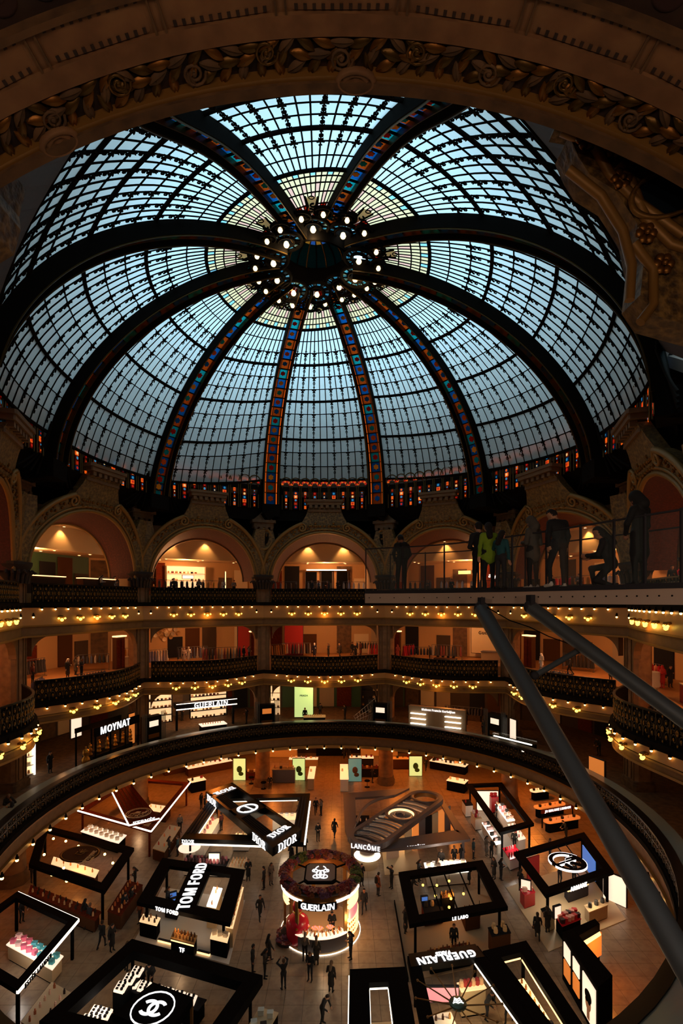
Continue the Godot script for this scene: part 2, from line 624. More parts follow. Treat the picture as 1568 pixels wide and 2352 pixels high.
func fleuron_mesh() -> ArrayMesh:
	if meshes.has("fleuron"): return meshes.fleuron
	var mb := MB.new()
	# five-lobed leaf, stalk and two curled tips
	var p := PackedVector2Array()
	for k in 30:
		var a := TAU * k / 30.0
		var r := .23 + .17 * cos(a * 5.0)
		p.append(Vector2(sin(a) * r, cos(a) * r))
	mb.plate(p, .07)
	mb.tube(PackedVector3Array([Vector3(0, -.3, 0), Vector3(0, -.7, 0)]), .035, 5)
	mb.tube(PackedVector3Array([Vector3(0, .3, 0), Vector3(0, .6, 0)]), .035, 5)
	for s in [-1, 1]:
		var c := PackedVector3Array()
		for k in 8: c.append(Vector3(s * (.02 + .17 * sin(k * .45)), -.66 + .12 * cos(k * .55), 0))
		mb.tube(c, .04, 5)
		mb.ball(Vector3(s * .14, -.56, 0), Vector3(.065, .065, .05), 6, 4)
		mb.ball(Vector3(s * .12, .5, 0), Vector3(.06, .06, .05), 6, 4)
	meshes["fleuron"] = mb.mesh()
	return meshes.fleuron

func dome() -> void:
	var where := ["left of the arch that frames the view", "at the upper left beside the gilded arch", "over the far left bay", "over the inner left bay", "straight ahead over the central bay", "over the inner right bay", "over the far right bay", "at the right beside the carved bracket", "at the upper right under the gilded arch", "nearest, under the crown of the gilded arch"]
	var fm := fleuron_mesh()
	for i in 10:
		var win := group_node("window_%d" % (i + 1))
		win.set_meta("label", "pale blue leaded glass dome section " + where[i])
		var N := 13
		var span := deg_to_rad(fposmod(RIB[(i + 1) % 10][0] - RIB[i][0], 360.0)) * .53 * C
		# t of column line k at parameter u, kept clear of the ribs
		var tt := func(k: float, n: float, u: float) -> float:
			var ins := ribw(u) * .86 / (span * maxf(sin(u), .12))
			return lerpf(ins, 1 - ins, k / n)
		var nr := 12
		var P := func(k: float, r: float, lift := 0.0) -> Vector3:
			var z := r / nr
			z = z * .86 + z * z * .14
			var t0: float = k / N
			var u := lerpf(.41, ucut(i, t0), z)
			return dpt(i, tt.call(k, N, u), u, lift)
		for r in nr:
			for c in N:
				var mb := MB.new()
				mb.quad(P.call(c, r), P.call(c + 1, r), P.call(c + 1, r + 1), P.call(c, r + 1))
				obj("pane", mb, mats.glass_white, win)
		# coloured collar: pointed petals in rows
		var CU := [.17, .24, .30, .345, .378, .41]
		var cc := [["glass_pink", "glass_red"], ["glass_pink", "glass_cream"], ["glass_pink", "glass_cream"], ["glass_cream", "glass_cream"], ["glass_sky", "glass_cream"]]
		for r in 5:
			var n := 12
			for c in n:
				var mb := MB.new()
				var q := [dpt(i, tt.call(c, n, CU[r]), CU[r]), dpt(i, tt.call(c + 1, n, CU[r]), CU[r]), dpt(i, tt.call(c + 1, n, CU[r + 1]), CU[r + 1]), dpt(i, tt.call(c, n, CU[r + 1]), CU[r + 1])]
				mb.quad(q[0], q[1], q[2], q[3])
				obj("pane", mb, mats[cc[r][0 if (c + r) % 3 == 0 else 1]], win)
		# glazing bars
		for k in N + 1:
			var path := PackedVector3Array()
			for m in 15: path.append(P.call(k, nr * m / 14.0, -.04))
			var mb := MB.new()
			mb.tube(path, .05, 4, false)
			obj("glazing_bar", mb, mats.iron, win)
		for k in range(1, 12):
			var path := PackedVector3Array()
			for s in 6:
				var u := lerpf(.17, .41, s / 5.0)
				path.append(dpt(i, tt.call(k, 12, u), u, -.04))
			var mb := MB.new()
			mb.tube(path, .04, 4, false)
			obj("glazing_bar", mb, mats.iron, win)
		for r in nr + 1:
			var path := PackedVector3Array()
			for m in N + 1: path.append(P.call(m, r, -.06))
			var mb := MB.new()
			mb.tube(path, .13 if r % 3 == 0 else .05, 6 if r % 3 == 0 else 4, false)
			obj("glazing_ring", mb, mats.iron, win)
		for u in [.24, .30, .345, .378]:
			var path := PackedVector3Array()
			for m in 13: path.append(dpt(i, tt.call(m, 12, u), u, -.06))
			var mb := MB.new()
			mb.tube(path, .05, 4, false)
			obj("glazing_ring", mb, mats.iron, win)
		# leaf ornaments on every second bar
		for k in [1, 3, 5, 8, 10, 12]:
			for m in nr - 2:
				var r := m + 2.1
				if r > nr - .4: continue
				var a: Vector3 = P.call(k, r, -.12)
				var up: Vector3 = (P.call(k, r - .2, -.12) - a).normalized()
				var sx: Vector3 = (P.call(k + .1, r, -.12) - a).normalized()
				var sz := sx.cross(up).normalized()
				sx = up.cross(sz)
				obj("leaf_ornament", fm, mats.iron, win, Transform3D(Basis(sx, up, sz).scaled_local(Vector3(.62, .8, 1)), a))
	for i in 10: rib(i)
	crown()
	drum()

func rib(i: int) -> void:
	var rt := group_node("trim_%d" % (i + 1))
	rt.set_meta("label", "dome rib of dark metal set with stained glass panels, %s" % ["upper left, half hidden by the gilded arch", "curving to the left edge", "left, falling to the far left column", "left, falling to the second column", "left one of the two straight ahead", "right one of the two straight ahead", "right, falling to the column behind the walkway", "right, falling past the far right bay", "curving to the right edge", "upper right, half hidden by the gilded arch"][i])
	var P := []
	var S := []
	var N := []
	var wl := []
	var n := 44
	var ca := deg_to_rad(RIB[i][0])
	var side := Vector3(cos(ca), 0, sin(ca))
	for k in n + 1:
		var u := lerpf(.14, {0: 1.45, 9: 1.45}.get(i, 1.55), float(k) / n)
		P.append(dpt(i, 0, u)); S.append(side)
		var tn := (dpt(i, 0, u + .01) - dpt(i, 0, u - .01)).normalized()
		var nn := tn.cross(side).normalized()
		if nn.y > 0 and u < 1.3 or nn.dot(W(0, 0, P[k].y) - P[k]) < 0: nn = -nn
		N.append(nn); wl.append(ribw(u))
	var f := func(q: float) -> Array:
		var o := []
		for w in wl: o.append(w * q)
		return o
	var mb := MB.new()
	sweep(mb, P, S, N, f.call(-1.0), f.call(-.78), -.1, .75)
	sweep(mb, P, S, N, f.call(.78), f.call(1.0), -.1, .75)
	obj("rail", mb, mats.iron, rt)
	mb = MB.new()
	for s in [-1.0, 1.0]:
		sweep(mb, P, S, N, f.call(.55 * s - .03), f.call(.55 * s + .03), 0.0, .5)
		sweep(mb, P, S, N, f.call(.88 * s - .05), f.call(.88 * s + .05), .72, .82)
	obj("moulding", mb, mats.iron_gold, rt)
	# border strips and central panels, each pane its own
	var bright := i in [4, 5]  # these two ribs get self-glowing borders in place of light from behind
	var np := 22
	for k in np:
		var a := k * 2
		var b := mini(a + 2, n)
		if a >= b: break
		for s in [-1.0, 1.0]:
			mb = MB.new()
			var x0: float = .60 * s
			var x1: float = .76 * s
			for m in range(a, b):
				mb.quad(P[m] + S[m] * wl[m] * x0 + N[m] * .2, P[m] + S[m] * wl[m] * x1 + N[m] * .2, P[m + 1] + S[m + 1] * wl[m + 1] * x1 + N[m + 1] * .2, P[m + 1] + S[m + 1] * wl[m + 1] * x0 + N[m + 1] * .2)
			obj("border_pane", mb, mats["emissive_orange"] if bright else mats[["glass_orange", "glass_red"][k % 2]], rt)
		mb = MB.new()
		for m in range(a, b):
			mb.quad(P[m] - S[m] * wl[m] * .52 + N[m] * .15, P[m] + S[m] * wl[m] * .52 + N[m] * .15, P[m + 1] + S[m + 1] * wl[m + 1] * .52 + N[m + 1] * .15, P[m + 1] - S[m + 1] * wl[m + 1] * .52 + N[m + 1] * .15)
		var pan := obj("stained_panel", mb, mats[["glass_blue", "glass_orange", "glass_teal", "glass_blue", "glass_orange"][(k + i) % 5]], rt)
		mb = MB.new()
		var q: Vector3 = P[a + 1]
		var tn: Vector3 = (P[b] - P[a]).normalized()
		var dsc := PackedVector2Array()
		for m in 12: dsc.append(Vector2(cos(TAU * m / 12), sin(TAU * m / 12)) * wl[a + 1] * (.36 if m % 2 else .26))
		mb.plate(dsc, .06, Transform3D(Basis(side, tn, side.cross(tn)), q + N[a + 1] * .2))
		obj("medallion", mb, mats[["glass_orange", "glass_blue", "glass_red", "glass_amber", "glass_teal"][(k + i) % 5]], pan)
		mb = MB.new()
		mb.bar(P[a] - S[a] * wl[a] * .8 + N[a] * .25, P[a] + S[a] * wl[a] * .8 + N[a] * .25, .08, .12, N[a])
		obj("cross_bar", mb, mats.iron, rt)
	# foot: block and flaring curved brackets
	if i in [0, 9]: return
	mb = MB.new()
	var ft := dpt(i, 0, 1.55)
	var nin := W(0, 0, ft.y) - ft
	nin.y = 0
	nin = nin.normalized()
	var bs := Basis(side, Vector3.UP, side.cross(Vector3.UP))
	mb.box(ft + Vector3(0, -.7, 0), Vector3(2.0, 1.4, 1.2), bs)
	var cl := W(COL[i - 1][0], COL[i - 1][1] - .01, 30.4)
	mb.bar(ft + Vector3(0, -.9, 0), cl, 1.3, 1.0)
	for s in [-1, 1]:
		for k in 4:
			var c := PackedVector3Array()
			for m in 9:
				var z := m / 8.0
				c.append(ft + side * s * (1.0 + (.35 + .75 * k) * pow(z, 2.2) + .12 * k) + Vector3.UP * (2.6 - .25 * k - 3.9 * z + .22 * k * z) + nin * (.5 - .9 * z))
			mb.tube(c, .09, 6)
	obj("bracket", mb, mats.iron, rt)

# lantern, rosettes and their lamps round the eye of the dome
func crown() -> void:
	var cr := thing("dome_crown", "dark lantern cupola ringed by glowing rosette lamps at the centre of the dome", "dome lantern", Vector3.ZERO)
	var c := W(0, 0, EYE + C * .7075)
	var mb := MB.new()
	mb.lathe([[2.95, -1.6], [3.0, -.9], [2.9, -.3], [3.05, -.1], [2.9, .15], [2.65, .1], [2.6, -.15], [2.75, -.3], [2.8, -1.6]], 40, c)
	obj("rim", mb, mats.iron, cr)
	mb = MB.new()
	mb.lathe([[2.68, .05], [2.6, .4], [2.3, .85], [1.7, 1.2], [1.0, 1.42], [.4, 1.5]], 40, c)
	obj("cupola", mb, mats["glass_dark"], cr)
	mb = MB.new()
	mb.lathe([[2.85, .05], [2.75, .5], [2.4, 1.0], [1.8, 1.35], [1.0, 1.6], [.05, 1.7]], 40, c)
	obj("cupola_shell", mb, mats.room_dark, cr)
	for k in 20:
		mb = MB.new()
		var a := TAU * k / 20
		var d := Vector3(sin(a), 0, cos(a))
		mb.tube(PackedVector3Array([c + d * 2.64 + Vector3.UP * .05, c + d * 2.54 + Vector3.UP * .4, c + d * 2.23 + Vector3.UP * .83, c + d * 1.65 + Vector3.UP * 1.16, c + d * .97 + Vector3.UP * 1.37, c + d * .4 + Vector3.UP * 1.45]), .06, 5)
		obj("cupola_bar", mb, mats.gold_dull if k % 2 else mats.iron, cr)
		mb = MB.new()
		var a2 := TAU * (k + .5) / 20
		var d2 := Vector3(sin(a2), 0, cos(a2))
		var sd := Vector3(cos(a2), 0, -sin(a2))
		mb.quad(c + d2 * 1.5 + sd * .2 + Vector3.UP * 1.2, c + d2 * 1.5 - sd * .2 + Vector3.UP * 1.2, c + d2 * .6 - sd * .08 + Vector3.UP * 1.4, c + d2 * .6 + sd * .08 + Vector3.UP * 1.4)
		obj("cupola_pane", mb, [glow("emissive_blue_dim", "2a6ad0", .35), glow("emissive_gold_dim", "c09030", .3)][k % 2], cr)  # emission stands in for daylight through these panes
	mb = MB.new()
	mb.ball(c + Vector3.UP * 1.4, Vector3(.24, .15, .24), 10, 6)
	obj("oculus_light", mb, glow("oculus", "e8f2ff", 3.0), cr)
	# rosettes: one large between ribs, two small outside it
	for i in 10:
		for q in [[.5, .165, 1.25, "glass_teal"], [.27, .235, .7, "glass_dark"], [.73, .235, .7, "glass_dark"]]:
			var p := dpt(i, q[0], q[1], -.45)
			var nrm := (dpt(i, q[0], q[1], -1.4) - p).normalized()
			var x := Vector3.UP.cross(nrm).normalized()
			var b := Basis(x, nrm, x.cross(nrm))
			var R: float = q[2]
			mb = MB.new()
			mb.lathe([[R, 0.0], [R * 1.0, .16], [R * .86, .2], [R * .8, .02]], 24, p, b)
			mb.lathe([[R * .55, .0], [R * .52, .18], [R * .44, .18], [R * .42, .0]], 20, p, b)
			for m in 12:
				var a := TAU * m / 12
				mb.bar(p + b * Vector3(sin(a) * R * .5, .08, cos(a) * R * .5), p + b * Vector3(sin(a) * R * .85, .08, cos(a) * R * .85), .05, .1)
			var ro := obj("rosette", mb, mats.iron, cr)
			for s in [-1, 1]:
				mb = MB.new()
				var pt := PackedVector3Array()
				for m in 10:
					var a := m * .5
					pt.append(p + b * Vector3(s * (R * 1.05 + .28 * (1 - m * .08) * sin(a)), .05, R * .75 + .28 * (1 - m * .08) * cos(a)))
				mb.tube(pt, .06, 5)
				obj("scroll", mb, mats.iron, ro)
			for m in (16 if R > 1 else 10):
				var mm := MB.new()
				var nn := 16.0 if R > 1 else 10.0
				var a0 := TAU * m / nn
				var a1 := TAU * (m + .85) / nn
				var r0 := R * .58
				var r1 := R * .8
				mm.quad(p + b * Vector3(sin(a0) * r0, .03, cos(a0) * r0), p + b * Vector3(sin(a0) * r1, .03, cos(a0) * r1), p + b * Vector3(sin(a1) * r1, .03, cos(a1) * r1), p + b * Vector3(sin(a1) * r0, .03, cos(a1) * r0))
				obj("rosette_pane", mm, mats[("emissive_blue" if m % 2 else "glass_sky") if R > 1 else "glass_teal"], ro)
			mm_ball(p + b * Vector3(0, .25, 0), .22 if R > 1 else .18, "rosette_lamp", mats.ring_lamp, ro)
			if R > 1:
				if i % 3 == 0: omni(p + nrm * .8, "ffdca0", 2.5, .2)
				var w := MB.new()
				# white drop of leaded glass below the large rosette
				var q0 := dpt(i, .5, .21, -.3)
				var q1 := dpt(i, .5, .29, -.2)
				var sx := x * .32
				w.quad(q0 - sx * .6, q0 + sx * .6, q1 + sx, q1 - sx)
				obj("drop_pane", w, mats.glass_cream, cr)
				w = MB.new()
				w.tube(PackedVector3Array([q0 - sx * 1.6, q0.lerp(q1, .5) - sx * .8, q1 - sx * 1.3]), .07, 5)
				w.tube(PackedVector3Array([q0 + sx * 1.6, q0.lerp(q1, .5) + sx * .8, q1 + sx * 1.3]), .07, 5)
				w.lathe([[.16, 0], [.22, .04], [.16, .08], [.16, 0]], 12, q1, b)
				obj("drop_frame", w, mats.iron, cr)

func mm_ball(p: Vector3, r: float, called: String, m: Material, parent: Node3D = null) -> MeshInstance3D:
	var key := "ball%.3f" % r
	if not meshes.has(key):
		var mb := MB.new()
		mb.ball(Vector3.ZERO, Vector3.ONE * r, 7, 4)
		meshes[key] = mb.mesh()
	return obj(called, meshes[key], m, parent, Transform3D(Basis.IDENTITY, p))

# arcade of little stained-glass windows between the dome glass and the arches
func drum() -> void:
	for i in range(1, 8):
		var dr := group_node("window_%d" % (i + 10))
		dr.set_meta("label", "arcade of small stained-glass windows at the foot of the dome, above the %s" % BAYNAME[i - 1])
		var rows := []
		for y in [34.2, 31.6]:
			var line := PackedVector3Array()
			for k in 17:
				var q := dpt(i, k / 16.0, 1.47)
				var inw := W(0, 0, q.y) - q
				inw.y = 0
				line.append(Vector3(q.x, y, q.z) - inw.normalized() * .25)
			rows.append(line)
		var low := PackedVector3Array()
		for k in 17: low.append(bp(i - 1, k / 16.0, -.3, 30.2))
		rows.append(low)
		var mb := MB.new()
		mb.grid(rows)
		obj("backing_wall", mb, mats.iron, dr)
		var n := 9
		for k in n:
			var t := lerpf(.10, .90, (k + .5) / n)
			var a := dpt(i, t, 1.42)
			var inw := W(0, 0, a.y) - a
			inw.y = 0
			inw = inw.normalized()
			var x := Vector3.UP.cross(inw).normalized()
			var b := Basis(x, Vector3.UP, inw)
			var p := Vector3(a.x, 0, a.z)
			var hw := .46
			var y1 := 33.9
			var y0 := 31.5
			# frame with round head
			var path := PackedVector3Array()
			path.append(p + x * -hw + Vector3.UP * y0)
			for m in 9:
				var an := PI - PI * m / 8
				path.append(p + x * cos(an) * hw + Vector3.UP * (y1 + sin(an) * hw))
			path.append(p + x * hw + Vector3.UP * y0)
			mb = MB.new()
			mb.tube(path, .07, 6)
			obj("arch_frame", mb, mats.iron_gold, dr)
			path = PackedVector3Array()
			for m in 11:
				var an := PI - PI * m / 10
				path.append(p + inw * .25 + x * cos(an) * (hw + .22) + Vector3.UP * (y1 + .45 + sin(an) * (hw + .3)))
			mb = MB.new()
			mb.tube(path, .06, 6)
			obj("hood_moulding", mb, mats.iron_gold, dr)
			# glowing fan of orange glass in the head
			for m in 6:
				var a0 := PI * (m + .08) / 6
				var a1 := PI * (m + .92) / 6
				mb = MB.new()
				var r0 := hw * .72
				var r1 := hw * 1.28
				mb.quad(p + inw * .1 + x * cos(a0) * r0 + Vector3.UP * (y1 + .35 + sin(a0) * r0), p + inw * .1 + x * cos(a0) * r1 + Vector3.UP * (y1 + .35 + sin(a0) * r1), p + inw * .1 + x * cos(a1) * r1 + Vector3.UP * (y1 + .35 + sin(a1) * r1), p + inw * .1 + x * cos(a1) * r0 + Vector3.UP * (y1 + .35 + sin(a1) * r0))
				obj("fan_pane", mb, [mats.emissive_red, mats.emissive_orange][m % 2] if i in [3, 4, 5, 6] else mats.glass_orange, dr)  # far fans glow by emission, the others only pass light
			# light of coloured roundels
			var seq := ["emissive_red", "emissive_blue", "emissive_orange", "emissive_cream", "emissive_blue", "emissive_red"]
			var wd := .2 if k % 2 else .12
			for m in 5:
				var yy := lerpf(33.4, 31.8, m / 4.0)
				if yy < y0 + .3: continue
				mb = MB.new()
				mb.box(p + Vector3.UP * yy, Vector3(wd * 2, .36, .05), b)
				var lp := obj("stained_pane", mb, mats[["glass_orange", "glass_blue", "emissive_orange", "glass_red"][(m + k) % 4]], dr)
				mb = MB.new()
				var dsc := PackedVector2Array()
				for z in 10: dsc.append(Vector2(cos(TAU * z / 10), sin(TAU * z / 10)) * wd * .62)
				for z in range(1, 9): mb.tri(p + inw * .05 + Vector3.UP * yy + b * Vector3(dsc[0].x, dsc[0].y, 0), p + inw * .05 + Vector3.UP * yy + b * Vector3(dsc[z].x, dsc[z].y, 0), p + inw * .05 + Vector3.UP * yy + b * Vector3(dsc[z + 1].x, dsc[z + 1].y, 0))
				obj("roundel", mb, mats[seq[(m + k * 2) % 6]], lp)

# ---- galleries
const L1 := 7.0
const L1T := 11.55
const L2 := 13.13
const L2T := 18.2
const L2D := 14.1
const L3 := 20.75
const L3D := 21.6
const SPR := 23.2
const CROWN := 28.7
func bow(level: int, t: float) -> float:
	return .55 + (2.3 * pow(sin(PI * clampf(t, 0, 1)), 1.3) if level == 2 else .35 * sin(PI * t))

func galleries() -> void:
	for i in 8: column(i)
	for i in 7:
		arch_wall(i)
		slabs(i)
		for lv in [2, 3]:
			fascia(i, lv)
			railing(i, lv)
			lamps(i, lv)
		room_lights(i)
	shops()

func column(i: int) -> void:
	var where: String = ["out at the left edge", "at the far left", "between the far left and inner left bays", "left of the central bay", "right of the central bay", "behind the walkway strut", "at the right, beside the far right bay", "out at the right edge"][i]
	var p := W(COL[i][0], COL[i][1], 0)
	var inw := W(0, 0, 0) - p
	var n := inw.normalized()
	var turn := atan2(n.x, n.z)
	var o := thing("column", "tall stone gallery column with panelled shaft and dark carved capital " + where, "column", p, turn, "gallery columns")
	var mb := MB.new()
	mb.cbox(Vector3(0, (L1 + SPR) / 2, -.1), Vector3(1.75, SPR - L1, 1.3), .22)
	obj("shaft", mb, mats.stone, o)
	mb = MB.new()
	for x in [-.62, -.3, .3, .62]: mb.box(Vector3(x, (L1 + SPR) / 2, .57), Vector3(.1, SPR - L1 - 1.4, .1))
	for x in [-.46, .46]:
		mb.box(Vector3(x, L1 + .7, .57), Vector3(.42, .1, .1))
		mb.box(Vector3(x, SPR - 1.0, .57), Vector3(.42, .1, .1))
	obj("fillet", mb, mats.plaster, o)
	mb = MB.new()
	mb.cbox(Vector3(0, L1 + .25, -.05), Vector3(2.1, .5, 1.6), .15)
	mb.cbox(Vector3(0, L1 + .6, -.05), Vector3(1.95, .2, 1.5), .15)
	obj("base", mb, mats.stone_dark, o)
	# capital: bell with leaves and a slab
	mb = MB.new()
	mb.lathe([[.85, SPR - .9], [.92, SPR - .5], [1.0, SPR - .1], [1.25, SPR + .35], [1.3, SPR + .5]], 16, Vector3(0, 0, -.05))
	for k in 10:
		var a := -1.4 + 2.8 * k / 9.0
		var d := Vector3(sin(a), 0, cos(a))
		mb.tube(PackedVector3Array([d * .95 + Vector3.UP * (SPR - .9), d * 1.05 + Vector3.UP * (SPR - .3), d * 1.3 + Vector3.UP * (SPR + .05), d * 1.4 + Vector3.UP * (SPR - .1)]), [.12, .14, .1, .05], 6)
		mb.ball(d * 1.42 + Vector3.UP * (SPR - .12), Vector3.ONE * .1, 6, 4)
	mb.cbox(Vector3(0, SPR + .6, -.05), Vector3(2.3, .22, 1.9), .2)
	obj("capital", mb, mats.painted_dark, o)
	# pier above the capital, with a cartouche
	mb = MB.new()
	mb.cbox(Vector3(0, 25.2, -.2), Vector3(1.3, 4.2, 1.1), .1)
	mb.box(Vector3(0, 24.9, .36), Vector3(.8, 1.2, .12))
	mb.box(Vector3(0, 24.0, .36), Vector3(.5, .4, .14))
	obj("pier", mb, mats.stone, o)
	mb = MB.new()
	var q := [[.95, -.05], [1.12, .1], [1.2, .26], [1.08, .34], [.93, .26], [.9, .05]]
	mb.lathe(q, 28, Vector3(0, 28.0, .35), Basis(Vector3(.88, 0, 0), Vector3(0, 0, 1), Vector3(0, -1.1, 0)))
	for k in 13:
		var a: float = PI + (k - 6) * .16
		mb.ball(Vector3(sin(a) * 1.2, 28.0 + cos(a) * 1.5, .55), Vector3.ONE * .09, 6, 4)
	obj("cartouche_ring", mb, mats.gold_soft, o)
	mb = MB.new()
	mb.lathe([[1.0, 0.0], [.6, .1], [.02, .14]], 24, Vector3(0, 28.0, .36), Basis(Vector3(.88, 0, 0), Vector3(0, 0, 1), Vector3(0, -1.1, 0)))
	obj("cartouche_field", mb, mats.stone_dark, o)
	mb = MB.new()
	mb.plate(PackedVector2Array([Vector2(-.55, .65), Vector2(-.3, .58), Vector2(0, .68), Vector2(.3, .58), Vector2(.55, .65), Vector2(.58, 0), Vector2(.4, -.45), Vector2(0, -.85), Vector2(-.4, -.45), Vector2(-.58, 0)]), .16, Transform3D(Basis.IDENTITY, Vector3(0, 28.0, .56)))
	obj("shield", mb, mats.iron, o)
	mb = MB.new()
	match i % 4:
		0:
			mb.box(Vector3(0, 28, .68), Vector3(.14, .9, .08)); mb.box(Vector3(0, 28.05, .68), Vector3(.8, .14, .08))
		1:
			for y in [-.25, .05, .35]: mb.box(Vector3(0, 28 + y, .68), Vector3(.6, .1, .08))
			mb.box(Vector3(0, 28.05, .68), Vector3(.12, 1.0, .08))
		2: mb.ball(Vector3(0, 28.25, .66), Vector3(.2, .2, .08), 10, 6)
		3:
			for x in [-.3, 0, .3]:
				mb.box(Vector3(x, 28.4, .68), Vector3(.08, .3, .06)); mb.box(Vector3(x, 28.45, .68), Vector3(.22, .07, .06))
	obj("shield_charge", mb, mats.gold_dull, o)
	# entablature block over the cartouche
	mb = MB.new()
	mb.cbox(Vector3(0, 29.55, .1), Vector3(2.3, .5, 1.3), .1)
	mb.cbox(Vector3(0, 29.95, .15), Vector3(2.7, .3, 1.6), .1)
	for x in [-.9, -.3, .3, .9]: mb.box(Vector3(x, 29.2, .55), Vector3(.32, .3, .5))
	mb.prism(PackedVector2Array([Vector2(-1.2, 0), Vector2(1.2, 0), Vector2(.5, .6), Vector2(0, 1.1), Vector2(-.5, .6)]), -.3, .3, Transform3D(Basis(Vector3(1, 0, 0), Vector3(0, 0, -1), Vector3(0, 1, 0)), Vector3(0, 30.1, .1)))
	obj("cornice_block", mb, mats.stone_dark, o)
	# stout column on the ground floor
	var g := thing("ground_column", "stout brown ground-floor column below the gallery column " + where, "column", p, turn, "ground floor columns")
	mb = MB.new()
	mb.lathe([[.85, 0.9], [.82, 3.0], [.8, 5.2]], 8, Vector3.ZERO, Basis.IDENTITY, PI / 8, PI / 8 + TAU)
	obj("shaft", mb, mats.stone, g)
	mb = MB.new()
	mb.lathe([[1.05, 0.0], [1.05, .5], [.95, .6], [.9, .95]], 8, Vector3.ZERO, Basis.IDENTITY, PI / 8, PI / 8 + TAU)
	obj("base", mb, mats.stone_dark, g)
	mb = MB.new()
	mb.lathe([[.8, 4.7], [.95, 5.0], [1.1, 5.3], [1.15, 5.62]], 8, Vector3.ZERO, Basis.IDENTITY, PI / 8, PI / 8 + TAU)
	obj("capital", mb, mats.plaster, g)

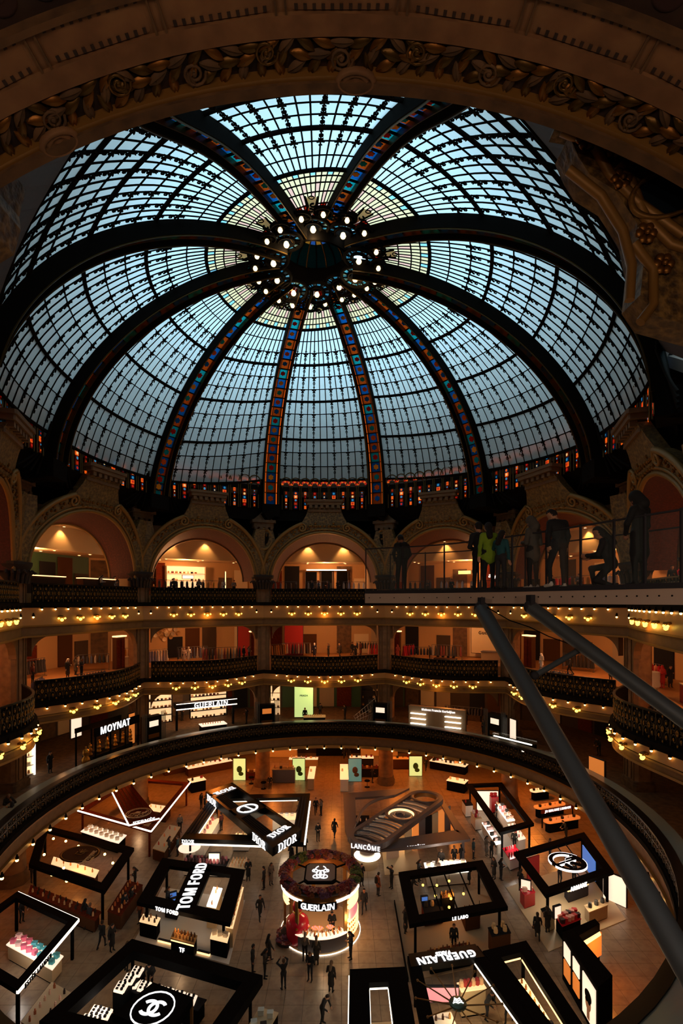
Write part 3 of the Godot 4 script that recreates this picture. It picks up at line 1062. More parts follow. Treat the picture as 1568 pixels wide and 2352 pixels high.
func arch_wall(i: int) -> void:
	var b: Dictionary = bays[i]
	var w: float = b.w
	var hw := w / 2 - 1.05
	var rise := CROWN - SPR
	var t := Transform3D(bbasis(i), (b.A + b.B) * .5)
	if t.basis.z.dot(b.n) < 0: t.basis = Basis(-t.basis.x, Vector3.UP, -t.basis.z)
	var rim := dpt(i + 1, .5, 1.47)
	var ctr: Vector3 = (b.A + b.B) * .5
	var lean: float = maxf(.3, Vector2(rim.x - ctr.x, rim.z - ctr.z).length() + .5 if (rim - ctr).dot(b.n) > 0 else .3)
	var L := func(v: Vector3) -> Vector3:
		var z := clampf((v.y - 24.0) / 8.0, 0, 1)
		return t * (v + Vector3(0, 0, lean * z * z))
	var top := func(x: float) -> float:
		var s := absf(x) / (w / 2)
		if s < .26: return 31.7
		if s < .36: return lerpf(31.2, 29.9, (s - .26) / .10)
		if s < .80: return SPR + sqrt(maxf(0, 1 - pow(absf(x) / (hw + 1.25), 2))) * (rise + 1.55)
		return 29.0
	var node := group_node("wall_arch_%d" % (i + 1))
	node.set_meta("label", "carved and gilded arch wall of the %s on the top gallery" % BAYNAME[i])
	var mb := MB.new()
	var n := 48
	var z0 := -.5
	var z1 := .25
	for k in n:
		var xa := lerpf(-w / 2, w / 2, float(k) / n)
		var xb := lerpf(-w / 2, w / 2, float(k + 1) / n)
		var lo := func(x: float) -> float: return SPR + rise * sqrt(maxf(0, 1 - x * x / hw / hw)) if absf(x) < hw else SPR
		var a0: float = lo.call(xa)
		var b0: float = lo.call(xb)
		var a1: float = top.call(xa)
		var b1: float = top.call(xb)
		mb.quad(L.call(Vector3(xa, a0, z1)), L.call(Vector3(xb, b0, z1)), L.call(Vector3(xb, b1, z1)), L.call(Vector3(xa, a1, z1)))
		mb.quad(L.call(Vector3(xb, b0, z0)), L.call(Vector3(xa, a0, z0)), L.call(Vector3(xa, a1, z0)), L.call(Vector3(xb, b1, z0)))
		mb.quad(L.call(Vector3(xa, a1, z1)), L.call(Vector3(xb, b1, z1)), L.call(Vector3(xb, b1, z0)), L.call(Vector3(xa, a1, z0)))
	obj("carved_wall", mb, mats.carved, node)
	# splayed vault behind the arch: red coffered band
	var rows := []
	for r in 5:
		var z := -2.6 * r / 4.0
		var line := PackedVector3Array()
		var q := r / 4.0
		for k in 29:
			var a := PI - PI * k / 28
			line.append(L.call(Vector3(cos(a) * (hw - .5 * q), SPR + sin(a) * (rise - .9 * q) , z1 + z)))
		rows.append(line)
	mb = MB.new()
	mb.grid(rows)
	obj("vault_soffit", mb, mats.soffit_red, node)
	# bulkhead that closes the vault against the shop ceiling
	mb = MB.new()
	for k in 28:
		var a := PI - PI * k / 28
		var c := PI - PI * (k + 1) / 28
		var p := Vector3(cos(a) * (hw - .5), SPR + sin(a) * (rise - .9), z1 - 2.6)
		var q := Vector3(cos(c) * (hw - .5), SPR + sin(c) * (rise - .9), z1 - 2.6)
		mb.quad(L.call(p), L.call(q), L.call(Vector3(q.x, 29, q.z)), L.call(Vector3(p.x, 29, p.z)))
	obj("bulkhead", mb, mats.plaster, node)
	var arc := func(hx: float, ry: float, z: float, a0: float, a1: float, m: int) -> PackedVector3Array:
		var o := PackedVector3Array()
		for k in m + 1:
			var a := lerpf(a0, a1, float(k) / m)
			o.append(L.call(Vector3(cos(a) * hx, SPR + sin(a) * ry, z)))
		return o
	mb = MB.new()
	mb.tube(arc.call(hw + .08, rise + .08, z1 + .05, PI, 0.0, 36), .16, 8)
	mb.tube(arc.call(hw + .42, rise + .42, z1 + .05, PI, 0.0, 36), .1, 8)
	obj("archivolt", mb, mats.gold_soft, node)
	mb = MB.new()
	mb.tube(arc.call(hw - .5, rise - .88, z1 - 2.55, PI, 0.0, 30), .12, 6)
	obj("inner_arch_moulding", mb, mats.gold_soft, node)
	for s in [0, 1]:
		mb = MB.new()
		var e0 := PI - .12 if s else .12
		var e1 := PI / 2 + .36 if s else PI / 2 - .36
		var pa: PackedVector3Array = arc.call(hw + 1.2, rise + 1.5, z1 + .1, e0, e1, 22)
		mb.tube(pa, .2, 8)
		var pe := Vector3(cos(e1) * (hw + 1.2), SPR + sin(e1) * (rise + 1.5), z1 + .15)
		var sp := PackedVector3Array()
		for k in 20:
			var a := k * .5
			var r := .5 * (1 - k / 22.0)
			sp.append(L.call(pe + Vector3((-1 if s else 1) * -sin(a) * r, -.5 + cos(a) * r, 0)))
		mb.tube(sp, .11, 6)
		obj("volute_moulding", mb, mats.gold_soft, node)
	# crest tablet with dentils
	mb = MB.new()
	mb.cbox(L.call(Vector3(0, 32.0, -.05)), Vector3(w * .285, .32, 1.25), .1, t.basis)
	mb.cbox(L.call(Vector3(0, 32.3, -.05)), Vector3(w * .31, .26, 1.5), .12, t.basis)
	mb.cbox(L.call(Vector3(0, 31.2, .0)), Vector3(w * .27, .25, .8), .08, t.basis)
	for k in 6: mb.box(L.call(Vector3((k - 2.5) * w * .044, 31.65, .4)), Vector3(.34, .34, .42), t.basis)
	obj("crest_cornice", mb, mats.plaster, node)
	# carved leaf sprays on the wall
	mb = MB.new()
	for s in [-1, 1]:
		for k in 9:
			var a: float = PI / 2 - s * (.15 + .13 * k)
			var m := hw + .85
			var p := Vector3(cos(a) * m, SPR + sin(a) * (rise + .95), z1 + .06)
			for g in 3: mb.ball(L.call(p + Vector3(.22 * sin(g * 2.1 + k), .2 * cos(g * 2.1 + k), 0)), Vector3(.16, .13, .1), 6, 4)
	for k in 14: mb.ball(L.call(Vector3(lerpf(-w * .11, w * .11, (k % 7) / 6.0), 29.5 - .45 * (k / 7), z1 + .06)), Vector3(.22, .16, .12), 6, 4)
	obj("carved_foliage", mb, mats.gold_dull, node)

func slabs(i: int) -> void:
	for q in [[L2, .9, 2], [L3, 1.7, 3]]:
		var p := PackedVector2Array()
		for k in 17:
			var v := bp(i, k / 16.0, bow(q[2], k / 16.0) + .1, 0)
			p.append(Vector2(v.x, v.z))
		for tt in [1.0, 0.0]:
			var v := bp(i, tt, -9.2, 0)
			p.append(Vector2(v.x, v.z))
		var mb := MB.new()
		mb.prism(p, q[0] - q[1], q[0])
		var sl := struct("floor_gallery_%d_%d" % [q[2], i + 1], mb, mats.floor_warm, "gallery floor of the %s, %s" % [BAYNAME[i], "middle level" if q[2] == 2 else "top level"])
	# stepped ceiling of the top gallery, raised shop floor of the middle one, back walls
	var mb2 := MB.new()
	for z in [[-2.2, -5.0, 28.0, 28.3], [-5.0, -9.2, 25.8, 28.3]]:
		var pc := PackedVector2Array()
		for a in [[0.0, z[0]], [1.0, z[0]], [1.0, z[1]], [0.0, z[1]]]:
			var v := bp(i, a[0], a[1], 0)
			pc.append(Vector2(v.x, v.z))
		mb2.prism(pc, z[2], z[3])
	struct("ceiling_gallery_%d" % (i + 1), mb2, mats.cream, "smooth stepped shop ceiling of the %s on the top gallery" % BAYNAME[i])
	mb2 = MB.new()
	var pd := PackedVector2Array()
	for a in [[0.0, -.9], [1.0, -.9], [1.0, -9.2], [0.0, -9.2]]:
		var v := bp(i, a[0], a[1], 0)
		pd.append(Vector2(v.x, v.z))
	mb2.prism(pd, L2, L2D)
	mb2.prism(pd, L3, L3D)
	struct("floor_dais_%d" % (i + 1), mb2, mats.floor_warm, "raised wooden shop floors behind the balconies of the %s" % BAYNAME[i])
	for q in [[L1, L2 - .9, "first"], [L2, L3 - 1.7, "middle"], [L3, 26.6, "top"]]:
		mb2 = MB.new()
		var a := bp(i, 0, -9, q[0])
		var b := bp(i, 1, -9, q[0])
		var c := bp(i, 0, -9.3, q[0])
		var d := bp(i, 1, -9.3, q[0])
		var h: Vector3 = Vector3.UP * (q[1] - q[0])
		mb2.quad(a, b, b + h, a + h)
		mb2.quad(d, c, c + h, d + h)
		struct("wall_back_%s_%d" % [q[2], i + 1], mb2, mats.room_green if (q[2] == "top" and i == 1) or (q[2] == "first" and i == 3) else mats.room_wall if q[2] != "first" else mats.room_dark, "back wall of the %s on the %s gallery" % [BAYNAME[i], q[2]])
		var wl := get_child(-1)
		for k in 9:
			if (i * 5 + k * 3 + int(q[0])) % 4 == 0: continue
			var pa := bp(i, (k + .08) / 9.0, -8.95, 0)
			var pb := bp(i, (k + .92) / 9.0, -8.95, 0)
			var hh: float = [2.6, 3.6, 4.2][(k + i) % 3] if q[2] != "first" else 3.4
			wallpanel(wl, "wall_panel", pa, pb, q[0] + (1.0 if q[2] != "first" else .1), q[0] + hh + (.9 if q[2] == "middle" else .6 if q[2] == "top" else 0.0), .12, mats[["room_dark", "beige", "brown", "cream", "charcoal", "stone_dark", "wood"][(i * 3 + k * 5 + int(q[0])) % 7]])

func front_path(i: int, lv: int, ex: float, y: float, n := 20, t0 := .0, t1 := 1.0) -> Array:
	var p := []
	for k in n + 1:
		var t := lerpf(t0, t1, float(k) / n)
		p.append(bp(i, t, bow(lv, t) + ex, y))
	return p
func fascia(i: int, lv: int) -> void:
	var y0: float = L1T if lv == 2 else L2T
	var y1: float = L2 if lv == 2 else L3
	var p := front_path(i, lv, 0, y0)
	var ups := []
	var outs := []
	for k in p.size():
		ups.append(Vector3.UP); outs.append(bays[i].n)
	var node := group_node("trim_fascia_%d_%d" % [lv, i + 1])
	node.set_meta("label", "moulded plaster balcony front of the %s, %s level" % [BAYNAME[i], "middle" if lv == 2 else "top"])
	var h := y1 - y0
	var mb := MB.new()
	sweep(mb, p, ups, outs, 0.0, h, -.4, 0.0)
	obj("front", mb, mats.plaster, node)
	mb = MB.new()
	sweep(mb, p, ups, outs, h - .28, h + .1, 0.0, .22)
	obj("ledge", mb, mats.iron, node)
	mb = MB.new()
	sweep(mb, p, ups, outs, .0, .14, 0.0, .1)
	sweep(mb, p, ups, outs, h * .32, h * .32 + .12, 0.0, .12)
	sweep(mb, p, ups, outs, h * .78, h * .78 + .08, 0.0, .08)
	obj("moulding", mb, mats.gold_soft, node)
	# curved corner pieces of the opening below
	var b: Dictionary = bays[i]
	for s in [0, 1]:
		mb = MB.new()
		var q := PackedVector2Array()
		q.append(Vector2(0, 0))
		for k in 9:
			var a := PI / 2 * k / 8
			q.append(Vector2(1.9 - 1.9 * sin(a), -1.5 + 1.5 * cos(a)) if true else Vector2.ZERO)
		var x: Vector3 = b.u * (1 if s == 0 else -1)
		mb.plate(q, .5, Transform3D(Basis(x, Vector3.UP, x.cross(Vector3.UP)), bp(i, .08 if s == 0 else .92, .25, y0 + .05)))
		obj("corner_bracket", mb, mats.plaster, node)

func scroll_meshes() -> Array:
	if meshes.has("scroll"): return [meshes.scroll, meshes.gilt]
	var mb := MB.new()
	var g := MB.new()
	# unit panel 1 wide, 1 high: two S scrolls, a heart and rosettes
	for s in [-1, 1]:
		var p := PackedVector3Array()
		for k in 22:
			var z := k / 21.0
			var a := z * TAU * 1.15 - .4
			p.append(Vector3(s * (.24 + .2 * (1 - z * .75) * cos(a)), .27 + .2 * (1 - z * .75) * sin(a), .0))
		mb.tube(p, .026, 5, false)
		p = PackedVector3Array()
		for k in 22:
			var z := k / 21.0
			var a := -z * TAU * 1.15 + .4
			p.append(Vector3(s * (.24 + .2 * (1 - z * .75) * cos(a)), .72 + .2 * (1 - z * .75) * sin(a), .0))
		mb.tube(p, .026, 5, false)
		mb.box(Vector3(s * .49, .5, 0), Vector3(.035, 1, .035))
		mb.box(Vector3(s * .05, .5, 0), Vector3(.022, 1, .022))
		for y in [.27, .72]: g.ball(Vector3(s * .25, y, .03), Vector3(.07, .06, .04), 6, 4)
		g.ball(Vector3(s * .4, .5, .03), Vector3(.05, .09, .035), 6, 4)
	mb.box(Vector3(0, .5, -.02), Vector3(.9, .05, .03))
	for k in 6:
		var a := TAU * k / 6
		g.ball(Vector3(sin(a) * .07, .5 + cos(a) * .07, .04), Vector3(.045, .045, .03), 6, 4)
	g.ball(Vector3(0, .93, .03), Vector3(.06, .05, .03), 6, 4)
	g.ball(Vector3(0, .08, .03), Vector3(.06, .05, .03), 6, 4)
	meshes["scroll"] = mb.mesh()
	meshes["gilt"] = g.mesh()
	return [meshes.scroll, meshes.gilt]
func railing(i: int, lv: int) -> void:
	var y: float = (L2 if lv == 2 else L3) + .12
	var h := 1.62 if lv == 2 else 1.45
	var o := thing("balcony_railing", "dark iron scrollwork railing with gilt leaves, %s balcony of the %s" % ["middle" if lv == 2 else "top", BAYNAME[i]], "railing", Vector3.ZERO)
	var n := 13
	var p := front_path(i, lv, -.02, y, n, .075, .925)
	var sm := scroll_meshes()
	for k in n:
		var a: Vector3 = p[k]
		var b: Vector3 = p[k + 1]
		var x := b - a
		var z: Vector3 = x.cross(Vector3.UP).normalized()
		if z.dot(bays[i].n) < 0:
			x = -x
			z = -z
		var t := Transform3D(Basis(x, Vector3.UP * h, z), (a + b) * .5)
		var s := obj("scroll_panel", sm[0], mats.rail, o, t)
		obj("gilt_leaves", sm[1], mats.gilt, s)
	var mb := MB.new()
	for k in n: mb.bar(p[k] + Vector3.UP * h, p[k + 1] + Vector3.UP * h, .16, .1)
	obj("top_rail", mb, mats.black_gloss, o)
	mb = MB.new()
	for k in n: mb.bar(p[k], p[k + 1], .14, .12)
	obj("bottom_rail", mb, mats.iron, o)
	mb = MB.new()
	for k in n: mb.bar(p[k] + Vector3.UP * h * .5 - bays[i].n * .06, p[k + 1] + Vector3.UP * h * .5 - bays[i].n * .06, .015, h * .96)
	obj("backing_mesh", mb, mats.iron, o)

func bulb(at: Vector3, label: String, group: String, r := .075) -> Node3D:
	var o := thing("balcony_bulb", label, "light bulb", at, 0, group)
	if not meshes.has("socket"):
		var mb := MB.new()
		mb.lathe([[.09, .0], [.1, .1], [.06, .2], [.05, .28]], 8)
		meshes["socket"] = mb.mesh()
	obj("socket", meshes.socket, mats.iron, o, Transform3D(Basis.IDENTITY, Vector3(0, r * .6, 0)))
	mm_ball(Vector3.ZERO, r, "bulb", mats.bulb, o)
	return o
func lamps(i: int, lv: int) -> void:
	var y: float = L2 if lv == 2 else L3
	var nm := "middle" if lv == 2 else "top"
	for k in 10:
		var t := lerpf(.12, .88, k / 9.0)
		bulb(bp(i, t, bow(lv, t) + .22, y - .42), "%s small bulb from the left under the %s balcony, %s" % [ORD[k], nm, BAYNAME[i]], "bulbs under the %s balcony of the %s" % [nm, BAYNAME[i]])
	for s in [.075, .925]: bulb(bp(i, s, .75, y - 1.0), "single bulb by the %s column below the %s balcony, %s" % ["left" if s < .5 else "right", nm, BAYNAME[i]], "column bulbs of the %s at the %s level" % [BAYNAME[i], nm])
	var h := (L2 - L1T) if lv == 2 else (L3 - L2T)
	for k in 5:
		var t := lerpf(.24, .76, k / 4.0)
		var p := bp(i, t, bow(lv, t) + .32, y - h * (.62 if lv == 2 else .5))
		var b: Vector3 = bays[i].u
		var o := thing("globe_lamp", "%s three-globe lamp from the left under the %s balcony, %s" % [ORD[k], nm, BAYNAME[i]], "wall lamp", p, 0, "globe lamps under the %s balcony of the %s" % [nm, BAYNAME[i]])
		var mb := MB.new()
		var n: Vector3 = bays[i].n
		mb.lathe([[.02, .38], [.22, .34], [.26, .24], [.1, .2], [.04, .1]], 10, -n * .1)
		mb.tube(PackedVector3Array([-n * .35 + Vector3.UP * .2, -n * .1 + Vector3.UP * .25, Vector3(0, .12, 0)]), .04, 5)
		for s in [-1, 1]: mb.tube(PackedVector3Array([Vector3(0, .22, 0), b * s * .18 + Vector3.UP * .24, b * s * .3 + Vector3.UP * .16]), .035, 5)
		obj("bracket", mb, mats.gold_dull, o)
		mm_ball(Vector3.ZERO, .135, "globe", mats.globe, o)
		for s in [-1, 1]: mm_ball(b * s * .31 + Vector3.UP * .12, .085, "globe", mats.globe, o)
		if k == 2: omni(n * .3 + Vector3(0, -.1, 0), "ffb040", .9, .15, o)

func room_lights(i: int) -> void:
	if not meshes.has("dl"):
		var mb := MB.new()
		mb.lathe([[.0001, -.02], [.13, -.02]], 10)
		meshes["dl"] = mb.mesh()
		mb = MB.new()
		mb.lathe([[.13, -.03], [.18, -.03], [.18, .0]], 10)
		meshes["dlr"] = mb.mesh()
	# [height, out distances, energy]
	for q in [[25.78, [-5.8, -7.6], 3.6, "top"], [L3 - 1.72, [-2.5, -6.0], 4.0, "middle"], [L2 - .92, [-2.5, -6.0], 1.6 if i in [2, 3, 4] else .35, "first"]]:  # middle and first ceilings are out of view; their lamps light the shops
		for oo in q[1]:
			for k in 4:
				var t := (k + .5) / 4.0
				var p := bp(i, t, oo, q[0])
				var o := thing("downlight", "%s recessed ceiling light from the left, %s row, %s gallery, %s" % [ORD[k], "front" if oo == q[1][0] else "rear", q[3], BAYNAME[i]], "ceiling light", p, 0, "ceiling lights of the %s on the %s gallery" % [BAYNAME[i], q[3]])
				obj("lens", meshes.dl, mats.downlight if q[2] > 2 else mats.led_warm, o)
				obj("trim_ring", meshes.dlr, mats.cream, o)
		omni(bp(i, .5, q[1][0], q[0] - .5), "ffb070", q[2] * 4.4, .2)
	# wall washers on the top gallery
	for k in 4:
		var t := (k + .5) / 4.0
		var p := bp(i, t, -4.55, 27.9)
		if k in [1, 2] and i in [1, 2, 3, 4, 5]: spot(p, bp(i, t, -5.0, 25.9), "ffb468", 9.0, 46, .08)
		var o := thing("downlight", "%s wall-washing ceiling light from the left over the arch opening, %s" % [ORD[k], BAYNAME[i]], "ceiling light", p + Vector3.UP * .1, 0, "wall-washing lights of the %s" % BAYNAME[i])
		obj("lens", meshes.dl, mats.downlight, o)
		obj("trim_ring", meshes.dlr, mats.cream, o)

# ---- what the galleries hold
func room_t(i: int, t: float, out: float, y: float, turn := 0.0) -> Transform3D:
	var b: Dictionary = bays[i]
	var z: Vector3 = b.n
	var x := Vector3.UP.cross(z)
	return Transform3D(Basis(x, Vector3.UP, z) * Basis(Vector3.UP, turn), bp(i, t, out, y))
func placed(called: String, label: String, cat: String, t: Transform3D, group := "") -> Node3D:
	var o := thing(called, label, cat, Vector3.ZERO, 0, group)
	o.transform = t
	return o
func garment(kind: int) -> ArrayMesh:
	var key := "garment%d" % kind
	if meshes.has(key): return meshes[key]
	var mb := MB.new()
	# [height below the rail, half width, half thickness]
	var pr: Array = [[[0.0, .03, .02], [-.06, .05, .03], [-.1, .19, .06], [-.3, .2, .09], [-.62, .19, .09], [-.75, .21, .08]], [[0.0, .03, .02], [-.06, .05, .03], [-.1, .17, .05], [-.4, .14, .07], [-.8, .2, .09], [-1.15, .26, .1]], [[0.0, .03, .02], [-.05, .17, .03], [-.12, .18, .06], [-.6, .15, .07], [-1.05, .14, .06]]][kind]
	var rows := []
	for q in pr:
		var line := PackedVector3Array()
		for k in 10:
			var a := TAU * k / 10
			var rip := 1.0 + .18 * cos(a * 4.0) * clampf(-q[0], 0, 1)
			line.append(Vector3(sin(a) * q[2] * rip, q[0], cos(a) * q[1]))
		rows.append(line)
	mb.grid(rows, true, false, true)
	mb.tube(PackedVector3Array([Vector3(0, 0, 0), Vector3(0, .06, 0), Vector3(0, .1, .03)]), .012, 4)
	meshes[key] = mb.mesh()
	return meshes[key]
func cloth(h: String) -> StandardMaterial3D:
	return mat("cloth_" + h, h, .85)
const CLOTHS := {"dark": ["1c1a1e", "2a2830", "3a3540", "241c1c", "45404a"], "mixed": ["2a2a34", "6a2a2a", "8a8078", "39405a", "5a4a3a", "22262e"], "red": ["a01420", "c02030", "7a1420", "e0a890", "b01828"], "pale": ["c8b8a8", "a8988c", "8a8090", "d8ccc0", "70666a"], "warm": ["9a6a30", "c88830", "6a4a2a", "b07838"]}
const CLOTHNAME := {"dark": "dark", "mixed": "blue, grey and russet", "red": "red and pink", "pale": "pale", "warm": "ochre and tan"}
func rack(i: int, y: float, t: float, out: float, ln: float, kind: int, pal: String, lvname: String, turn := 0.0, wide := .32) -> void:
	var tr := room_t(i, t, out, y, turn)
	var lb := "%s%s rack of %s garments, %s, %s" % ["railing-side " if out > -2 else "", "left" if t < .34 else "right" if t > .66 else "middle", CLOTHNAME[pal], lvname, BAYNAME[i]]
	var o := placed("clothes_rack", "slim " + lb, "clothes rack", tr)
	var h := 1.65
	var mb := MB.new()
	mb.tube(PackedVector3Array([Vector3(-ln / 2, h, 0), Vector3(ln / 2, h, 0)]), .025, 6)
	obj("rail", mb, mats.steel, o)
	for s in [-1, 1]:
		mb = MB.new()
		mb.tube(PackedVector3Array([Vector3(s * ln / 2, 0, 0), Vector3(s * ln / 2, h, 0)]), .022, 6)
		mb.bar(Vector3(s * ln / 2, .02, -.25), Vector3(s * ln / 2, .02, .25), .04, .04)
		obj("leg", mb, mats.steel, o)
	var n := int(ln / wide)
	for k in n:
		var x := lerpf(-ln / 2 + .12, ln / 2 - .12, float(k) / maxi(n - 1, 1))
		var g := obj("garment", garment(kind), cloth(CLOTHS[pal][rng.randi() % CLOTHS[pal].size()]), null, tr * Transform3D(Basis(Vector3.UP, rng.randf_range(-.25, .25)).scaled(Vector3(1.3, 1.05, 1.1)), Vector3(x, h - .08, 0)))
		meta(g, "%s %s, %s" % [ORD[mini(k, 17)], ["jacket", "dress", "trouser pair"][kind], lb.replace(" garments", "").replace("blue, grey and russet", "blue")], "garment", "garments on the " + lb)
func table(i: int, y: float, t: float, out: float, w: float, h: float, d: float, body: String, top: String, label: String, turn := 0.0) -> Node3D:
	var o := placed("display_counter", label, "counter", room_t(i, t, out, y, turn))
	var mb := MB.new()
	mb.cbox(Vector3(0, h / 2 - .04, 0), Vector3(w, h - .08, d), .04)
	obj("body", mb, mats[body], o)
	mb = MB.new()
	mb.cbox(Vector3(0, h - .03, 0), Vector3(w + .1, .07, d + .1), .05)
	obj("top", mb, mats[top], o)
	mb = MB.new()
	mb.box(Vector3(0, .06, 0), Vector3(w - .1, .12, d - .1))
	obj("plinth", mb, mats.black, o)
	return o
func shelves(i: int, y: float, t: float, out: float, w: float, h: float, n: int, frame: String, lit: bool, label: String, turn := 0.0) -> Node3D:
	var o := placed("shelf_unit", label, "shelves", room_t(i, t, out, y, turn))
	var mb := MB.new()
	mb.box(Vector3(0, h / 2, -.2), Vector3(w, h, .05))
	obj("back_panel", mb, mats.shelf_light if lit else mats[frame], o)
	for s in [-1, 1]:
		mb = MB.new()
		mb.box(Vector3(s * w / 2, h / 2, 0), Vector3(.06, h, .45))
		obj("side_panel", mb, mats[frame], o)
	for k in n + 1:
		mb = MB.new()
		mb.box(Vector3(0, h * k / n, 0), Vector3(w, .05, .45))
		obj("shelf", mb, mats[frame], o)
	for k in n:
		var c := int(w / .42)
		for m in c:
			if rng.randf() < .25: continue
			var gk := rng.randi() % 3
			var g := goods(gk)
			var e := obj("shop_item", g, cloth(["2a2024", "8a6a40", "c8b090", "602028", "181820", "b08050"][rng.randi() % 6]), null, o.transform * Transform3D(Basis(Vector3.UP, rng.randf_range(-.3, .3)), Vector3(lerpf(-w / 2 + .25, w / 2 - .25, float(m) / maxi(c - 1, 1)), h * k / n + .025, .02)))
			meta(e, "%s, shelf %s from below, %s along, %s" % [["handbag", "jar", "gift box"][gk], ORD[k], ORD[m], sn(label, 8)], "merchandise", "goods on the " + label)
	return o
func goods(kind: int) -> ArrayMesh:
	var key := "goods%d" % kind
	if meshes.has(key): return meshes[key]
	var mb := MB.new()
	match kind:
		0:  # handbag
			mb.cbox(Vector3(0, .11, 0), Vector3(.3, .22, .14), .04)
			var p := PackedVector3Array()
			for k in 9: p.append(Vector3(cos(PI * k / 8) * .1, .22 + sin(PI * k / 8) * .13, 0))
			mb.tube(p, .015, 5)
		1:  # jar with lid
			mb.lathe([[.001, 0], [.09, 0], [.1, .04], [.1, .16], [.07, .19], [.07, .2], [.08, .2], [.08, .26], [.001, .27]], 10)
		2:  # box with a lid
			mb.cbox(Vector3(0, .08, 0), Vector3(.22, .16, .18), .015)
			mb.cbox(Vector3(0, .18, 0), Vector3(.24, .05, .2), .015)
		3:  # flacon
			mb.cbox(Vector3(0, .07, 0), Vector3(.09, .14, .06), .02)
			mb.lathe([[.02, .14], [.02, .16], [.03, .16], [.03, .21], [.001, .215]], 8)
	meshes[key] = mb.mesh()
	return meshes[key]
func lightbox(tr: Transform3D, w: float, h: float, face: String, label: String, words := "", lh := .3, called := "lit_sign") -> Node3D:
	var o := placed(called, label, "sign", tr)
	var mb := MB.new()
	mb.box(Vector3(0, h / 2, 0), Vector3(w, h, .16))
	obj("case", mb, mats.grey_dark, o)
	mb = MB.new()
	mb.box(Vector3(0, h / 2, .085), Vector3(w - .1, h - .1, .02))
	obj("screen", mb, mats[face], o)
	if words: letter(words, lh, mats.letter_white if face in ["black", "wood", "shelf_light"] else mats.charcoal, o, Vector3(0, h * .62, .12), Vector3.RIGHT, Vector3.UP)
	return o
func led_bar(tr: Transform3D, a: Vector3, b: Vector3, label: String, m := "led", th := .08) -> void:
	var o := placed("light_strip", label, "light", tr)
	var mb := MB.new()
	mb.bar(a, b, th, th)
	obj("diffuser", mb, mats[m], o)
	mb = MB.new()
	mb.bar(a + Vector3(0, 0, -.06), b + Vector3(0, 0, -.06), th + .06, th + .06, Vector3.UP if absf((b - a).normalized().y) < .9 else Vector3.BACK)
	obj("channel", mb, mats.grey_dark, o)

